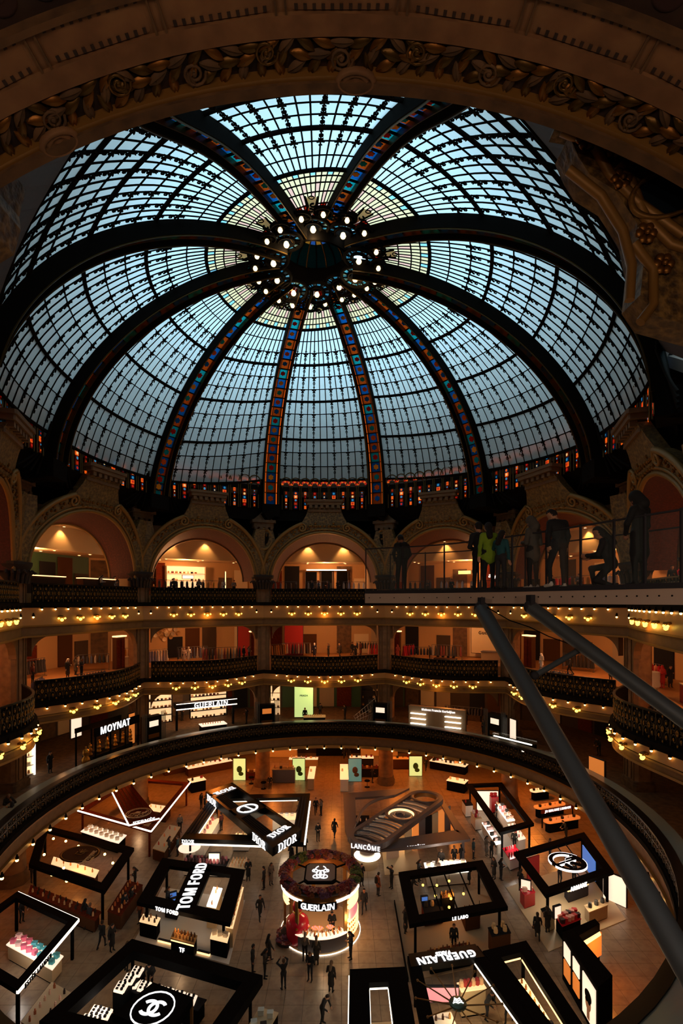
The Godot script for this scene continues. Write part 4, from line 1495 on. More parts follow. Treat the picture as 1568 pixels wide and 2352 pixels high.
func shops() -> void:
	# --- top gallery
	shelves(1, L3D, .42, -8.4, 5.0, 2.4, 3, "room_green", false, "green shelving of plants and jars against the green wall of the far left bay")
	for k in 2: table(1, L3D, .3 + .4 * k, -1.6, 4.0, 1.5, .8, "brown", "led_warm", ["brightly lit counter top at the railing of the far left bay, left one", "brightly lit counter top at the railing of the far left bay, right one"][k])
	for k in 9:
		var pl := placed("potted_plant", "%s leafy plant from the left on the green shelving of the far left bay" % ORD[k], "plant", room_t(1, .24 + .045 * k, -8.2, L3D + [.8, 1.6][k % 2] + .03), "plants on the green shelving")
		var mb := MB.new()
		mb.lathe([[.001, 0], [.1, 0], [.14, .22], [.12, .22]], 8)
		obj("pot", mb, mats.white, pl)
		mb = MB.new()
		for m in 14: mb.ball(Vector3(rng.randf_range(-.2, .2), .3 + rng.randf_range(0, .3), rng.randf_range(-.15, .15)), Vector3(.09, .05, .09), 5, 3)
		obj("foliage", mb, mat("leaf", "4a7a30", .6), pl)
	led_bar(room_t(2, .22, -6.5, L3D), Vector3(0, .3, 0), Vector3(0, 3.0, 0), "upright light tube left of the lit shop front in the inner left bay", "led_warm", .12)
	led_bar(room_t(2, .80, -6.5, L3D), Vector3(0, .3, 0), Vector3(0, 3.0, 0), "upright light tube right of the lit shop front in the inner left bay", "led_warm", .12)
	shelves(2, L3D, .56, -8.4, 4.6, 3.6, 4, "cream", true, "glowing wall shelving at the back of the inner left bay, top gallery")
	lightbox(room_t(2, .55, -7.2, L3D + 2.0), 1.4, .5, "screen_white", "small white lit sign before the glowing shelving of the inner left bay", "", .2)
	shelves(2, L3D, .3, -8.5, 2.6, 3.2, 3, "brown", false, "dark curtained shelving left in the inner left bay, top gallery")
	led_bar(room_t(3, .5, -8.0, L3D + 3.4), Vector3(-2.6, 0, 0), Vector3(2.6, 0, 0), "long white light bar over the dark doors of the central bay", "led", .14)
	for k in 3:
		var dr := placed("shop_door", ["dark glass door at the back of the central bay, left leaf", "dark glass door at the back of the central bay, middle leaf", "dark glass door at the back of the central bay, right leaf"][k], "door", room_t(3, .4 + .1 * k, -8.7, L3D))
		var mb := MB.new()
		mb.box(Vector3(0, 1.6, 0), Vector3(1.5, 3.2, .1))
		obj("leaf", mb, mats.black, dr)
		mb = MB.new()
		mb.box(Vector3(.55, 1.4, .1), Vector3(.05, .7, .05))
		obj("handle", mb, mats.steel, dr)
		mb = MB.new()
		for s in [-.75, .75]: mb.box(Vector3(s, 1.6, .04), Vector3(.06, 3.2, .1))
		obj("frame", mb, mats.grey, dr)
	var lc := placed("round_pier", "round shop pier lit from above right of the dark doors, central bay", "pier", room_t(3, .8, -6.6, L3D))
	var lm := MB.new()
	lm.lathe([[.75, 0], [.75, 4.15]], 20)
	obj("shaft", lm, mats.cream, lc)
	lm = MB.new()
	lm.lathe([[.85, 0], [.85, .25], [.76, .3]], 20)
	obj("skirting", lm, mats.brown, lc)
	spot(bp(3, .8, -5.2, 26.1), bp(3, .8, -6.4, 23), "ffb060", 7, 30)
	lightbox(room_t(4, .45, -7.5, L3D + 2.6), 1.6, .5, "screen_green", "small pale lit shop sign hanging in the inner right bay, top gallery", "", .2)
	lightbox(room_t(4, .62, -8.0, L3D + .3), 2.0, 3.4, "wood", "brown wall panel with small glowing script lettering in the inner right bay", "aly", .5)
	led_bar(room_t(5, .5, -7.5, L3D + 3.1), Vector3(-.9, 0, 0), Vector3(.9, 0, 0), "short white light bar in the far right bay, top gallery", "led", .12)
	lightbox(room_t(5, .62, -8.0, L3D + 2.4), 2.2, .7, "shelf_light", "yellowish lit shop sign with white letters in the far right bay, top gallery", "LACOSTE", .36)
	lightbox(room_t(6, .30, -5.0, L3D + 2.6), 2.6, .7, "black", "shop sign with white letters in the right edge bay, top gallery", "UTTI", .5)
	led_bar(room_t(6, .16, -4.6, L3D + 3.0), Vector3(-.9, 0, 0), Vector3(.9, 0, 0), "white light tubes beside the sign in the right edge bay", "led", .3)
	for q in [[2, .3, "mixed"], [2, .62, "warm"], [3, .2, "dark"], [3, .72, "pale"], [4, .25, "dark"], [4, .75, "mixed"], [5, .35, "red"], [5, .7, "pale"], [6, .3, "red"], [1, .82, "dark"], [2, .46, "dark"], [3, .45, "mixed"], [4, .5, "pale"], [5, .52, "warm"]]:
		rack(q[0], L3D, q[1], -1.9, 2.6, 0, q[2], "top gallery", 0, .46)
	# --- middle gallery
	for q in [[1, .2, -3.0, 3.2, 1, "dark", .9], [1, .45, -5.4, 3.6, 1, "dark", .1], [1, .78, -3.4, 2.8, 0, "mixed", -.7], [1, .5, .6, 3.2, 0, "dark", 0.0], [1, .2, -.6, 2.6, 0, "pale", .6],
		[2, .22, -2.6, 2.8, 1, "pale", .5], [2, .52, -4.2, 3.4, 1, "mixed", 0.0], [2, .68, -1.6, 4.2, 1, "mixed", -.15], [2, .16, -6.5, 2.4, 0, "warm", 0.0],
		[3, .14, -3.4, 3.0, 1, "warm", .8], [3, .3, -5.2, 3.4, 1, "mixed", 0.0], [3, .9, -4.0, 3.2, 1, "red", -.1], [3, .78, -7.0, 3.0, 0, "dark", 0.0],
		[4, .12, -3.6, 2.0, 1, "red", 1.2], [4, .38, -5.0, 3.6, 1, "mixed", 0.0], [4, .28, -1.0, 2.4, 0, "dark", .3], [5, .3, -5.0, 3.0, 1, "dark", .4], [5, .45, .2, 4.0, 0, "mixed", 0.0], [5, .72, -5.4, 2.8, 1, "red", -.2], [6, .3, -4.0, 3.0, 1, "dark", .5]]:
		rack(q[0], L2D if q[2] < -.9 else L2, q[1], q[2], q[3], q[4], q[5], "middle gallery", q[6])
	led_bar(room_t(1, .48, -8.6, L2D), Vector3(0, 1.2, 0), Vector3(0, 4.2, 0), "upright light tube on the back wall of the far left bay, middle gallery", "led", .14)
	lightbox(room_t(3, .28, -6.0, L2D + .05), 2.4, 4.6, "red", "tall red panel behind the racks of the central bay")
	lightbox(room_t(2, .93, -6.0, L2D + .05), 1.6, 4.6, "red", "tall red panel at the right end of the inner left bay")
	lightbox(room_t(4, .58, -7.6, L2D + .6), 3.2, 4.0, "cream", "large cream panel on the back wall of the inner right bay, middle gallery", "Gucci", .4)
	table(2, L2, .5, -.3, 3.4, .95, .9, "white", "white", "long white display table at the railing of the inner left bay")
	table(2, L2D, .12, -4.4, 2.2, .9, 1.0, "beige", "cream", "beige folded-knitwear table in the inner left bay")
	table(4, L2D, .72, -4.6, 2.6, 1.2, 1.4, "beige", "grey", "curved grey service counter in the inner right bay")
	table(4, L2D, .46, -1.6, 2.4, .5, 1.1, "charcoal", "brown", "low table of handbags in the inner right bay")
	for k in 4: obj_item(0, room_t(4, .40 + .04 * k, -1.6, L2D + .53), "2a1c14", "%s brown handbag from the left on the low table, inner right bay" % ORD[k], "handbags on the low table")
	table(5, L2D, .8, -3.6, 2.0, 1.2, 1.0, "white", "white", "white plinth counter in the far right bay, middle gallery")
	table(6, L2D, .35, -2.6, 3.4, 1.3, 1.4, "red", "cream", "round-fronted dark red bar in the right edge bay, middle gallery")
	table(6, L2D, .3, -5.6, 3.4, 1.3, 1.4, "red", "cream", "second dark red bar, deeper in the right edge bay")
	# wall of round plates
	for k in 17:
		var a := k * 2.4
		var r := .24 * sqrt(k)
		var tr := room_t(2, .44, -8.85, L2D + 3.2)
		var mb := MB.new()
		mb.lathe([[.001, .03], [.15, .05], [.24, .1], [.25, .06], [.001, 0]], 14, Vector3.ZERO, Basis(Vector3(1, 0, 0), Vector3(0, 0, 1), Vector3(0, -1, 0)))
		meta(obj("wall_plate", mb, mats[["cream", "gold_soft", "beige"][k % 3]], null, tr * Transform3D(Basis.IDENTITY, Vector3(cos(a) * r * 1.7, sin(a) * r, 0))), "%s round plate outward from the middle of the plate cluster, inner left bay" % ORD[k], "plate", "wall plates of the inner left bay")
	for q in [[1, .93], [2, .97], [4, .04], [5, .06]]:
		var tr := room_t(q[0], q[1], -2.2, L2D)
		var kk := placed("wall_cabinet", "narrow cabinet with a bright strip on top by the column in the %s, middle gallery" % BAYNAME[q[0]], "cabinet", tr)
		var mb := MB.new()
		mb.box(Vector3(0, 1.6, 0), Vector3(1.2, 3.2, .5))
		obj("body", mb, mats.brown, kk)
		mb = MB.new()
		mb.box(Vector3(0, 3.3, .1), Vector3(1.4, .14, .6))
		obj("light_top", mb, mats.led_warm, kk)
		for s in [-.3, .3]:
			mb = MB.new()
			mb.box(Vector3(s, 1.6, .27), Vector3(.5, 2.9, .04))
			obj("door", mb, mats.wood, kk)
	# --- first gallery
	shelves(2, L1, .30, -6.5, 4.4, 3.4, 4, "charcoal", true, "left bright shelving at the back of the first-gallery perfume shop")
	shelves(2, L1, .68, -6.5, 4.4, 3.4, 4, "charcoal", true, "right bright shelving at the back of the first-gallery perfume shop")
	var ps := placed("shop_canopy", "lit canopy with white lettering of the perfume shop in the inner left bay", "canopy", room_t(2, .55, -1.5, L1 + 2.4))
	var mb3 := MB.new()
	mb3.box(Vector3(0, .3, 0), Vector3(6.6, .5, 1.6))
	obj("fascia_board", mb3, mats.charcoal, ps)
	mb3 = MB.new()
	mb3.box(Vector3(0, .02, .82), Vector3(6.6, .1, .08))
	mb3.box(Vector3(0, .6, .82), Vector3(6.6, .06, .06))
	obj("led_strip", mb3, mats.led, ps)
	for s in [-3.1, 3.1]:
		mb3 = MB.new()
		mb3.box(Vector3(s, -1.15, 0), Vector3(.2, 2.4, .3))
		obj("post", mb3, mats.charcoal, ps)
	letter("GUERLAIN", .55, mats.letter_white, ps, Vector3(.4, .3, .9), Vector3.RIGHT, Vector3.UP)
	omni(bp(2, .5, -4.0, L1 + 3.2), "ffc890", 4.0, .3)
	table(2, L1, .55, .9, 2.6, .9, 1.3, "charcoal", "screen_white", "oval glowing perfume table before the shop in the inner left bay")
	for k in 8: obj_item(3, room_t(2, .47 + .02 * k, .9, L1 + .92), "c87838", "%s flacon from the left on the oval glowing table, inner left bay" % ORD[k], "flacons on the oval glowing table")
	lightbox(room_t(3, .34, -2.6, L1 + .1), 2.3, 4.2, "screen_green", "large pale green glowing panel in the central bay, first gallery", "PRADA", .22)
	table(3, L1, .42, .4, 2.4, .9, 1.2, "charcoal", "cream", "oval cream table before the green panel in the central bay")
	for k in 7: obj_item(3, room_t(3, .37 + .017 * k, .4, L1 + .92), "e8c890", "%s pale flacon from the left on the oval cream table, central bay" % ORD[k], "flacons on the oval cream table")
	var sa := placed("mesh_sail", "white net sail sculpture standing right of the green panel, central bay", "sculpture", room_t(3, .82, .8, L1))
	for k in 9:
		mb3 = MB.new()
		var p := PackedVector3Array()
		for m in 8: p.append(Vector3(lerpf(-1.3, 1.1, k / 8.0) + .25 * sin(m * .4), m / 7.0 * (1.0 + 2.0 * k / 8.0), .4 * sin(m * .45)))
		mb3.tube(p, .02, 4)
		obj("net_cord", mb3, mats.white, sa)
	for k in 5:
		mb3 = MB.new()
		var p := PackedVector3Array()
		for m in 9: p.append(Vector3(lerpf(-1.3, 1.1, m / 8.0) + .25 * sin(k * 1.4 * .4), k / 4.0 * (1.0 + 2.0 * m / 8.0), .4 * sin(k * .8)))
		mb3.tube(p, .02, 4)
		obj("net_cord", mb3, mats.white, sa)
	shelves(3, L1, .82, -5.5, 2.8, 3.6, 4, "grey_dark", false, "grey shelving of shoes and bags at the right of the central bay, first gallery")
	shelves(3, L1, .12, -4.5, 2.0, 3.6, 4, "white", true, "white chequered shelving at the left of the central bay, first gallery")
	for q in [[4, .22, -3.5, 3.2, "mixed"], [4, .5, -5.0, 4.4, "dark"], [4, .8, -4.0, 2.4, "pale"]]:
		rack(q[0], L1, q[1], q[2], q[3], 0, q[4], "first gallery")
	var ks := placed("service_booth", "beige booth with two lit shelf niches in the inner right bay, first gallery", "booth", room_t(4, .46, 1.2, L1))
	mb3 = MB.new()
	mb3.box(Vector3(0, 1.25, -.3), Vector3(6.2, 2.5, .6))
	obj("body", mb3, mats.beige, ks)
	for s in [-2.0, 1.8]:
		for k in 3:
			mb3 = MB.new()
			mb3.box(Vector3(s, .6 + .55 * k, .1), Vector3(1.7, .09, .25))
			obj("lit_shelf", mb3, mats.led, ks)
	letter("Maison Francis Kurkdjian", .22, mats.letter_white, ks, Vector3(.2, 2.2, .04), Vector3.RIGHT, Vector3.UP)
	omni(bp(4, .45, -2.2, L1 + 3.2), "ff9a40", 5.0, .3)
	omni(bp(3, .4, -1.0, L1 + 3.6), "e8e0a0", 2.0, .3)
	# dark boutique with gold figures in the far left bay
	var mo := placed("boutique_booth", "black open booth with white lettering and gold figures in the far left bay, first gallery", "booth", room_t(1, .55, 1.8, L1))
	for x in [-2.6, -.9, .9, 2.6]:
		for z in [-1.0, 1.0]:
			mb3 = MB.new()
			mb3.box(Vector3(x, 1.5, z), Vector3(.1, 3.0, .1))
			obj("post", mb3, mats.black, mo)
	mb3 = MB.new()
	mb3.box(Vector3(0, 3.1, 1.0), Vector3(5.4, .7, .12))
	mb3.box(Vector3(0, 3.1, -1.0), Vector3(5.4, .4, .12))
	obj("name_board", mb3, mats.black, mo)
	letter("MOYNAT", .62, mats.letter_white, mo, Vector3(-.4, 3.12, 1.1), Vector3.RIGHT, Vector3.UP)
	mb3 = MB.new()
	mb3.cbox(Vector3(0, .5, 0), Vector3(4.8, 1.0, 1.2), .05)
	obj("counter", mb3, mats.black_gloss, mo)
	omni(bp(1, .55, 2.4, L1 + 2.6), "ff9838", 2.0, .2)
	for k in 7:
		var gf := placed("gold_figure", "%s polished gold figure from the left at the black booth, far left bay" % ORD[k], "figurine", room_t(1, .32 + .07 * k, 2.4 if k < 1 else 1.9, L1 + (0.0 if k < 1 else 1.0)), "gold figures of the black booth")
		mb3 = MB.new()
		var sc := 2.0 if k == 0 else 1.0
		mb3.lathe([[.001, 0], [.18 * sc, .02], [.2 * sc, .16 * sc], [.1 * sc, .3 * sc], [.17 * sc, .42 * sc], [.16 * sc, .56 * sc], [.08 * sc, .66 * sc], [.13 * sc, .76 * sc], [.12 * sc, .9 * sc], [.001, .98 * sc]], 12)
		obj("body", mb3, mats.gold, gf)
		mm_ball(Vector3(0, 1.02 * sc, 0), .08, "knob", mats.gold, gf)
	lightbox(room_t(1, .62, -3.0, L1 + 1.3), 1.3, 2.4, "screen_white", "white banner lightbox with a fox-brown figure in the far left bay, first gallery")
	lightbox(room_t(1, .86, .6, L1 + .1), .9, 3.0, "amber_panel", "slim orange-lit display case at the column of the far left bay")
	lightbox(room_t(5, .12, .9, L1 + .1), 1.0, 2.2, "screen_white", "leaning lit display case at the column of the far right bay", "", .2)
	lightbox(room_t(5, .92, 2.6, L1 + .1), 1.5, 2.0, "amber_panel", "dim yellow-lit kiosk box at the right of the far right bay")
	# black towers with rods at the column feet
	for i in [2, 3, 4, 5]:
		var cp := W(COL[i][0], COL[i][1] - .05, L1)
		var n := W(0, 0, L1) - cp
		var tw := thing("display_tower", "black display tower with chrome rods, foot of the column %s" % ["left of the inner left bay", "left of the central bay", "right of the central bay", "right of the inner right bay"][i - 2], "display stand", cp, atan2(n.x, n.z))
		mb3 = MB.new()
		mb3.cbox(Vector3(0, 1.3, 0), Vector3(1.9, 2.6, .8), .06)
		obj("body", mb3, mats.black_gloss, tw)
		for k in 8:
			mb3 = MB.new()
			mb3.tube(PackedVector3Array([Vector3((-1.3 if k < 4 else .85) + .15 * (k % 4), 0, .45), Vector3((-1.3 if k < 4 else .85) + .15 * (k % 4), 3.0, .45)]), .035, 6)
			obj("rod", mb3, mats.steel, tw)
		mb3 = MB.new()
		mb3.box(Vector3(0, 1.9, .42), Vector3(1.0, .55, .04))
		obj("lit_niche", mb3, mats.screen_white if i != 3 else mats.amber_panel, tw)
		mb3 = MB.new()
		mb3.box(Vector3(0, .7, .42), Vector3(1.2, .4, .04))
		obj("drawer_front", mb3, mats.gold_dull, tw)

func obj_item(kind: int, tr: Transform3D, col: String, label: String, group: String) -> MeshInstance3D:
	var o := obj(["handbag", "jar", "gift_box", "perfume_flacon"][kind], goods(kind), cloth(col), null, tr)
	meta(o, label, ["handbag", "jar", "box", "perfume bottle"][kind], group)
	return o

# ---- the gilded arch that the view passes under
func near_arch() -> void:
	var node := group_node("wall_near_arch")
	node.set_meta("label", "great gilded arch overhead with carved foliage, dentil panels and painted flowers")
	var R := 12.2
	var cy := EYE + 9.31 - R
	var N := 60
	var band := func(z0: float, z1: float, r0: float, r1: float) -> MB:
		var p := []
		var sd := []
		var nd := []
		for k in N + 1:
			var a := deg_to_rad(lerpf(-66, 66, float(k) / N))
			p.append(Vector3(R * sin(a), cy + R * cos(a), 0)); sd.append(Vector3(0, 0, 1)); nd.append(Vector3(sin(a), cos(a), 0))
		var mb := MB.new()
		sweep(mb, p, sd, nd, z0, z1, r0, r1)
		return mb
	obj("front_wall", band.call(-9.3, -8.95, .25, 5.0), mats.stone_dark, node)
	obj("lip_moulding", band.call(-9.2, -9.0, .0, .5), mats.stone_dark, node)
	obj("lip_moulding", band.call(-9.0, -8.92, .05, .5), mats.gold_soft, node)
	obj("foliage_ground", band.call(-8.95, -8.35, .22, .6), mats.painted_dark, node)
	obj("plain_band", band.call(-8.35, -8.02, .1, .6), mats.stone, node)
	obj("panel_ground", band.call(-8.02, -7.45, .16, .6), mats.stone, node)
	obj("edge_moulding", band.call(-7.5, -7.4, .06, .6), mats.stone_dark, node)
	obj("painted_vault", band.call(-7.4, 3.0, .2, .7), mats.painted_dark, node)
	var at := func(deg: float, z: float, r: float) -> Transform3D:
		var a := deg_to_rad(deg)
		var o := Vector3(sin(a), cos(a), 0)
		var x := Vector3(cos(a), -sin(a), 0)
		return Transform3D(Basis(x, -o, x.cross(-o)), Vector3((R + r) * sin(a), cy + (R + r) * cos(a), z))
	# leaves, spirals and blossoms of the foliage band
	var leaf := MB.new()
	var rows := []
	for k in 7:
		var z := k / 6.0
		var wd := .085 * sin(PI * clampf(z * .92 + .06, 0, 1))
		rows.append(PackedVector3Array([Vector3(-.2 + .4 * z, .0, -wd), Vector3(-.2 + .4 * z, .05 * sin(PI * z) + .03, -wd * .4), Vector3(-.2 + .4 * z, .03 * sin(PI * z), 0), Vector3(-.2 + .4 * z, .05 * sin(PI * z) + .03, wd * .4), Vector3(-.2 + .4 * z, 0, wd)]))
	leaf.grid(rows)
	var lm := leaf.mesh()
	var spi := MB.new()
	var p := PackedVector3Array()
	for k in 26:
		var a := k * .52
		p.append(Vector3(cos(a), .03, sin(a)) * Vector3(.21 - .0075 * k, 1, .21 - .0075 * k))
	spi.tube(p, .025, 6)
	spi.ball(Vector3(0, .03, 0), Vector3(.05, .04, .05), 8, 4)
	var sm := spi.mesh()
	for k in 56:
		var d := -40.0 + 80.0 * k / 55.0
		for m in 3:
			var t: Transform3D = at.call(d + m * .4, -8.65 + [-.17, .0, .18][m], .16)
			obj("carved_leaf", lm, [mats.gold_dull, mats.iron_gold, mats.stone_dark][(k * 2 + m) % 3], node, t * Transform3D(Basis(Vector3.UP, [.5, -.3, -.7][m] + (k % 5) * .35), Vector3.ZERO))
	for k in 13: obj("carved_spiral", sm, mats.iron_gold if k % 2 else mats.stone_dark, node, at.call(-36.0 + 6.0 * k, -8.62 + (.08 if k % 2 else -.08), .14))
	for q in [-24.5, 1.2]:
		var mb := MB.new()
		mb.lathe([[.36, .0], [.38, .08], [.3, .12], [.26, .05], [.2, .1], [.12, .05], [.001, .1]], 20)
		obj("scroll_boss", mb, mats.stone, node, at.call(q, -9.02, .1).scaled_local(Vector3(1, 1, .6)))
	# dentil panels
	var den := MB.new()
	den.box(Vector3.ZERO, Vector3(.055, .03, .07))
	var dm := den.mesh()
	for k in 9:
		var d := -36.0 + 9.0 * k
		var mb := MB.new()
		mb.cbox(Vector3.ZERO, Vector3(1.62, .05, .5), .03)
		var pan := obj("panel", mb, mats.stone, node, at.call(d, -7.74, .15))
		for m in 11:
			obj("dentil", dm, mats.painted_dark, pan, Transform3D(Basis.IDENTITY, Vector3(-.72 + .144 * m, .03, -.2)))
			obj("dentil", dm, mats.painted_dark, pan, Transform3D(Basis.IDENTITY, Vector3(-.72 + .144 * m, .03, .2)))
		mb = MB.new()
		for s in [-.08, .08]: mb.box(Vector3(s, 0, 0), Vector3(.035, .07, .55))
		obj("strip", mb, mats.stone_dark, node, at.call(d + 4.5, -7.74, .13))
	# painted flowers on the vault
	var fl := MB.new()
	fl.lathe([[.24, .0], [.25, .02], [.21, .025], [.08, .012], [.07, .03], [.001, .035]], 18)
	var fm := fl.mesh()
	mat("flower_paint", "2a1210", .8)
	for r in 4:
		for k in 26:
			obj("painted_flower", fm, mats.flower_paint if (k + r) % 3 else mats.grey_dark, node, at.call(-38.0 + 3.0 * k + 1.5 * (r % 2), -7.05 + .5 * r, .2))
	# carved bracket at the right and the sliver of one at the left
	var br := group_node("trim_bracket")
	br.set_meta("label", "carved bracket with blossoms, scrolls and a dark blue oval at the right of the arch")
	var poly := PackedVector2Array()
	var Z := 10.8
	for q in [[1275, 292], [1318, 300], [1290, 345], [1310, 392], [1335, 432], [1392, 468], [1440, 540], [1456, 620], [1448, 700], [1478, 745], [1640, 790], [1640, 200], [1300, 220]]: poly.append(Vector2((q[0] - 784) * Z / F, EYE - (q[1] - 1380) * Z / F))
	var mb := MB.new()
	mb.plate(poly, .7, Transform3D(Basis.IDENTITY, Vector3(0, 0, -Z)))
	obj("carved_block", mb, mats.carved, br)
	var here := func(x: float, y: float, z := Z - .4) -> Vector3: return Vector3((x - 784) * z / F, EYE - (y - 1380) * z / F, -z)
	for q in [[[1290, 300], [1360, 330], [1400, 400], [1470, 470], [1568, 540]], [[1305, 390], [1380, 450], [1430, 530], [1450, 610], [1445, 690]], [[1420, 380], [1450, 420], [1480, 500], [1540, 560], [1600, 580]], [[1455, 560], [1500, 620], [1500, 700], [1470, 740]]]:
		var pp := PackedVector3Array()
		for a in q: pp.append(here.call(a[0], a[1]))
		mb = MB.new()
		mb.tube(pp, .1, 8)
		obj("scroll_moulding", mb, mats.gold_soft, br)
	for q in [[1405, 345], [1460, 360], [1345, 325], [1425, 415], [1520, 610], [1480, 540]]:
		mb = MB.new()
		var c: Vector3 = here.call(q[0], q[1])
		for k in 6: mb.ball(c + Vector3(cos(TAU * k / 6) * .14, sin(TAU * k / 6) * .14, .05), Vector3(.1, .1, .07), 7, 4)
		mb.ball(c + Vector3(0, 0, .1), Vector3(.07, .07, .07), 7, 4)
		obj("blossom", mb, mats.gold_dull, br)
	mb = MB.new()
	mb.lathe([[1.0, 0.0], [.6, .06], [.01, .08]], 28, here.call(1530, 450), Basis(Vector3(.75, .3, 0), Vector3(0, 0, 1), Vector3(.18, -.42, 0)))
	obj("oval_field", mb, mat("night_blue", "101c28", .4), br)
	mb = MB.new()
	mb.lathe([[1.0, 0.0], [1.12, .12], [.98, .16], [.96, 0]], 32, here.call(1530, 450), Basis(Vector3(.75, .3, 0), Vector3(0, 0, 1), Vector3(.18, -.42, 0)))
	obj("oval_frame", mb, mats.gold_soft, br)
	var bl := group_node("trim_bracket_edge")
	bl.set_meta("label", "edge of a second carved bracket at the left end of the arch")
	poly = PackedVector2Array()
	for q in [[-60, 380], [36, 405], [30, 430], [20, 470], [24, 500], [8, 560], [-60, 600]]: poly.append(Vector2((q[0] - 784) * Z / F, EYE - (q[1] - 1380) * Z / F))
	mb = MB.new()
	mb.plate(poly, .7, Transform3D(Basis.IDENTITY, Vector3(0, 0, -Z)))
	obj("carved_block", mb, mats.carved, bl)

# ---- first-floor ring over the perfume hall
const RC := Vector3(-.92, 0, -33.9)
const RR := 19.3
func rp(deg: float, r: float, y: float) -> Vector3:
	var a := deg_to_rad(deg)
	return Vector3(RC.x + r * sin(a), y, RC.z - r * cos(a) * (1.12 if cos(a) < 0 else 1.0))
func ring() -> void:
	var mb := MB.new()
	var n := 96
	for k in n:
		var a := 360.0 * k / n
		var b := 360.0 * (k + 1) / n
		mb.quad(rp(a, RR, 7.0), rp(b, RR, 7.0), rp(b, 50, 7.0), rp(a, 50, 7.0))
		mb.quad(rp(b, RR, 5.6), rp(a, RR, 5.6), rp(a, 50, 5.6), rp(b, 50, 5.6))
		mb.quad(rp(b, RR, 7.0), rp(a, RR, 7.0), rp(a, RR, 5.6), rp(b, RR, 5.6))
	struct("floor_first", mb, mats.stone_dark, "ring-shaped floor of the first gallery")
	var fs := group_node("trim_ring")
	fs.set_meta("label", "moulded edge of the round opening in the first floor")
	var P := []
	var U := []
	var O := []
	for k in n + 1:
		var a := 360.0 * k / n
		P.append(rp(a, RR, 0)); U.append(Vector3.UP); O.append((RC - rp(a, RR, 0)).normalized())
	for q in [[5.45, 5.75, 0.0, .35, "gold_soft"], [5.75, 6.55, 0.0, .18, "plaster"], [6.55, 6.75, 0.0, .3, "gold_dull"], [6.75, 7.05, 0.0, .42, "iron"]]:
		mb = MB.new()
		sweep(mb, P, U, O, q[0], q[1], q[2], q[3])
		obj("moulding", mb, mats[q[4]], fs)
	var ra := thing("ring_railing", "long dark scrollwork railing that circles the opening over the perfume hall", "railing")
	var sm := scroll_meshes()
	var m := 116
	for k in m:
		var a := 360.0 * k / m
		var b := 360.0 * (k + 1) / m
		if absf(a - 180) < 24: continue
		var pa := rp(a, RR - .2, 7.1)
		var pb := rp(b, RR - .2, 7.1)
		var x := pa - pb
		var s := obj("scroll_panel", sm[0], mats.rail, ra, Transform3D(Basis(x, Vector3.UP * 1.0, x.cross(Vector3.UP).normalized()), (pa + pb) * .5))
		obj("gilt_leaves", sm[1], mats.gilt, s)
	for q in [[8.08, 8.2, -.15, .35, "black_gloss", "top_rail"], [7.05, 7.15, .1, .3, "iron", "bottom_rail"], [7.1, 8.1, .06, .1, "iron", "backing_mesh"]]:
		mb = MB.new()
		sweep(mb, P, U, O, q[0], q[1], q[2], q[3])
		obj(q[5], mb, mats[q[4]], ra)
	mb = MB.new()
	sweep(mb, P, U, O, 8.05, 8.13, -1.0, -.15)
	obj("ledge", mb, mat("ledge_glass", "7c867e", .2), ra)
	for k in 66:
		var a := 360.0 * (k + .5) / 66
		if absf(a - 180) < 22: continue
		bulb(rp(a, RR - .5, 5.5), "bulb on the edge of the round opening, %s %s of straight ahead" % [ORD[mini(k if k < 33 else 65 - k, 17)] if mini(k, 65 - k) < 18 else ORD[mini(k, 65 - k) - 18] + " nearer one", "right" if k < 33 else "left"], "bulbs round the opening of the perfume hall", .1)

# ---- kiosks: corners measured on the survey sheet at canopy height
func kc(px: Array, y: float) -> Array:
	var o := []
	for q in px: o.append(flo(q[0], q[1], y))
	return o
func kp(c: Array, s: float, t: float, y: float) -> Vector3:
	var a: Vector3 = c[0].lerp(c[1], s)
	var b: Vector3 = c[3].lerp(c[2], s)
	var p := a.lerp(b, t)
	p.y = y
	return p
func kblock(o: Node3D, called: String, c: Array, s0: float, s1: float, t0: float, t1: float, y0: float, y1: float, m: Material) -> MeshInstance3D:
	var p := PackedVector2Array()
	for q in [[s0, t0], [s1, t0], [s1, t1], [s0, t1]]:
		var v := kp(c, q[0], q[1], 0)
		p.append(Vector2(v.x, v.z))
	var mb := MB.new()
	mb.prism(p, y0, y1)
	return obj(called, mb, m, o)
func pprism(px: Array, y: float, y0: float, y1: float) -> MB:
	var p := PackedVector2Array()
	for q in px:
		var v := flo(q[0], q[1], y)
		p.append(Vector2(v.x, v.z))
	var mb := MB.new()
	mb.prism(p, y0, y1)
	return mb
func frame(o: Node3D, c: Array, wid: float, y0: float, y1: float, m: Material, led := "", posts := true) -> Array:
	var inn := []
	for k in 4:
		var a: Vector3 = (c[(k + 1) % 4] - c[k]).normalized()
		var b: Vector3 = (c[(k + 3) % 4] - c[k]).normalized()
		inn.append(c[k] + (a + b) * wid / maxf(.35, a.cross(b).length()))
	for k in 4:
		var j := (k + 1) % 4
		var p := PackedVector2Array()
		for v in [c[k], c[j], inn[j], inn[k]]: p.append(Vector2(v.x, v.z))
		var mb := MB.new()
		mb.prism(p, y0, y1)
		obj("canopy_beam", mb, m, o)
		if led:
			mb = MB.new()
			var a: Vector3 = inn[k].lerp(inn[j], .03)
			var b: Vector3 = inn[j].lerp(inn[k], .03)
			a.y = y0 + .05
			b.y = y0 + .05
			mb.bar(a, b, .07, .07)
			obj("light_strip", mb, mats[led], o)
		if posts:
			mb = MB.new()
			var q: Vector3 = c[k].lerp(inn[k], .6)
			mb.box(Vector3(q.x, y0 / 2, q.z), Vector3(.14, y0, .14))
			obj("post", mb, m, o)
	return inn
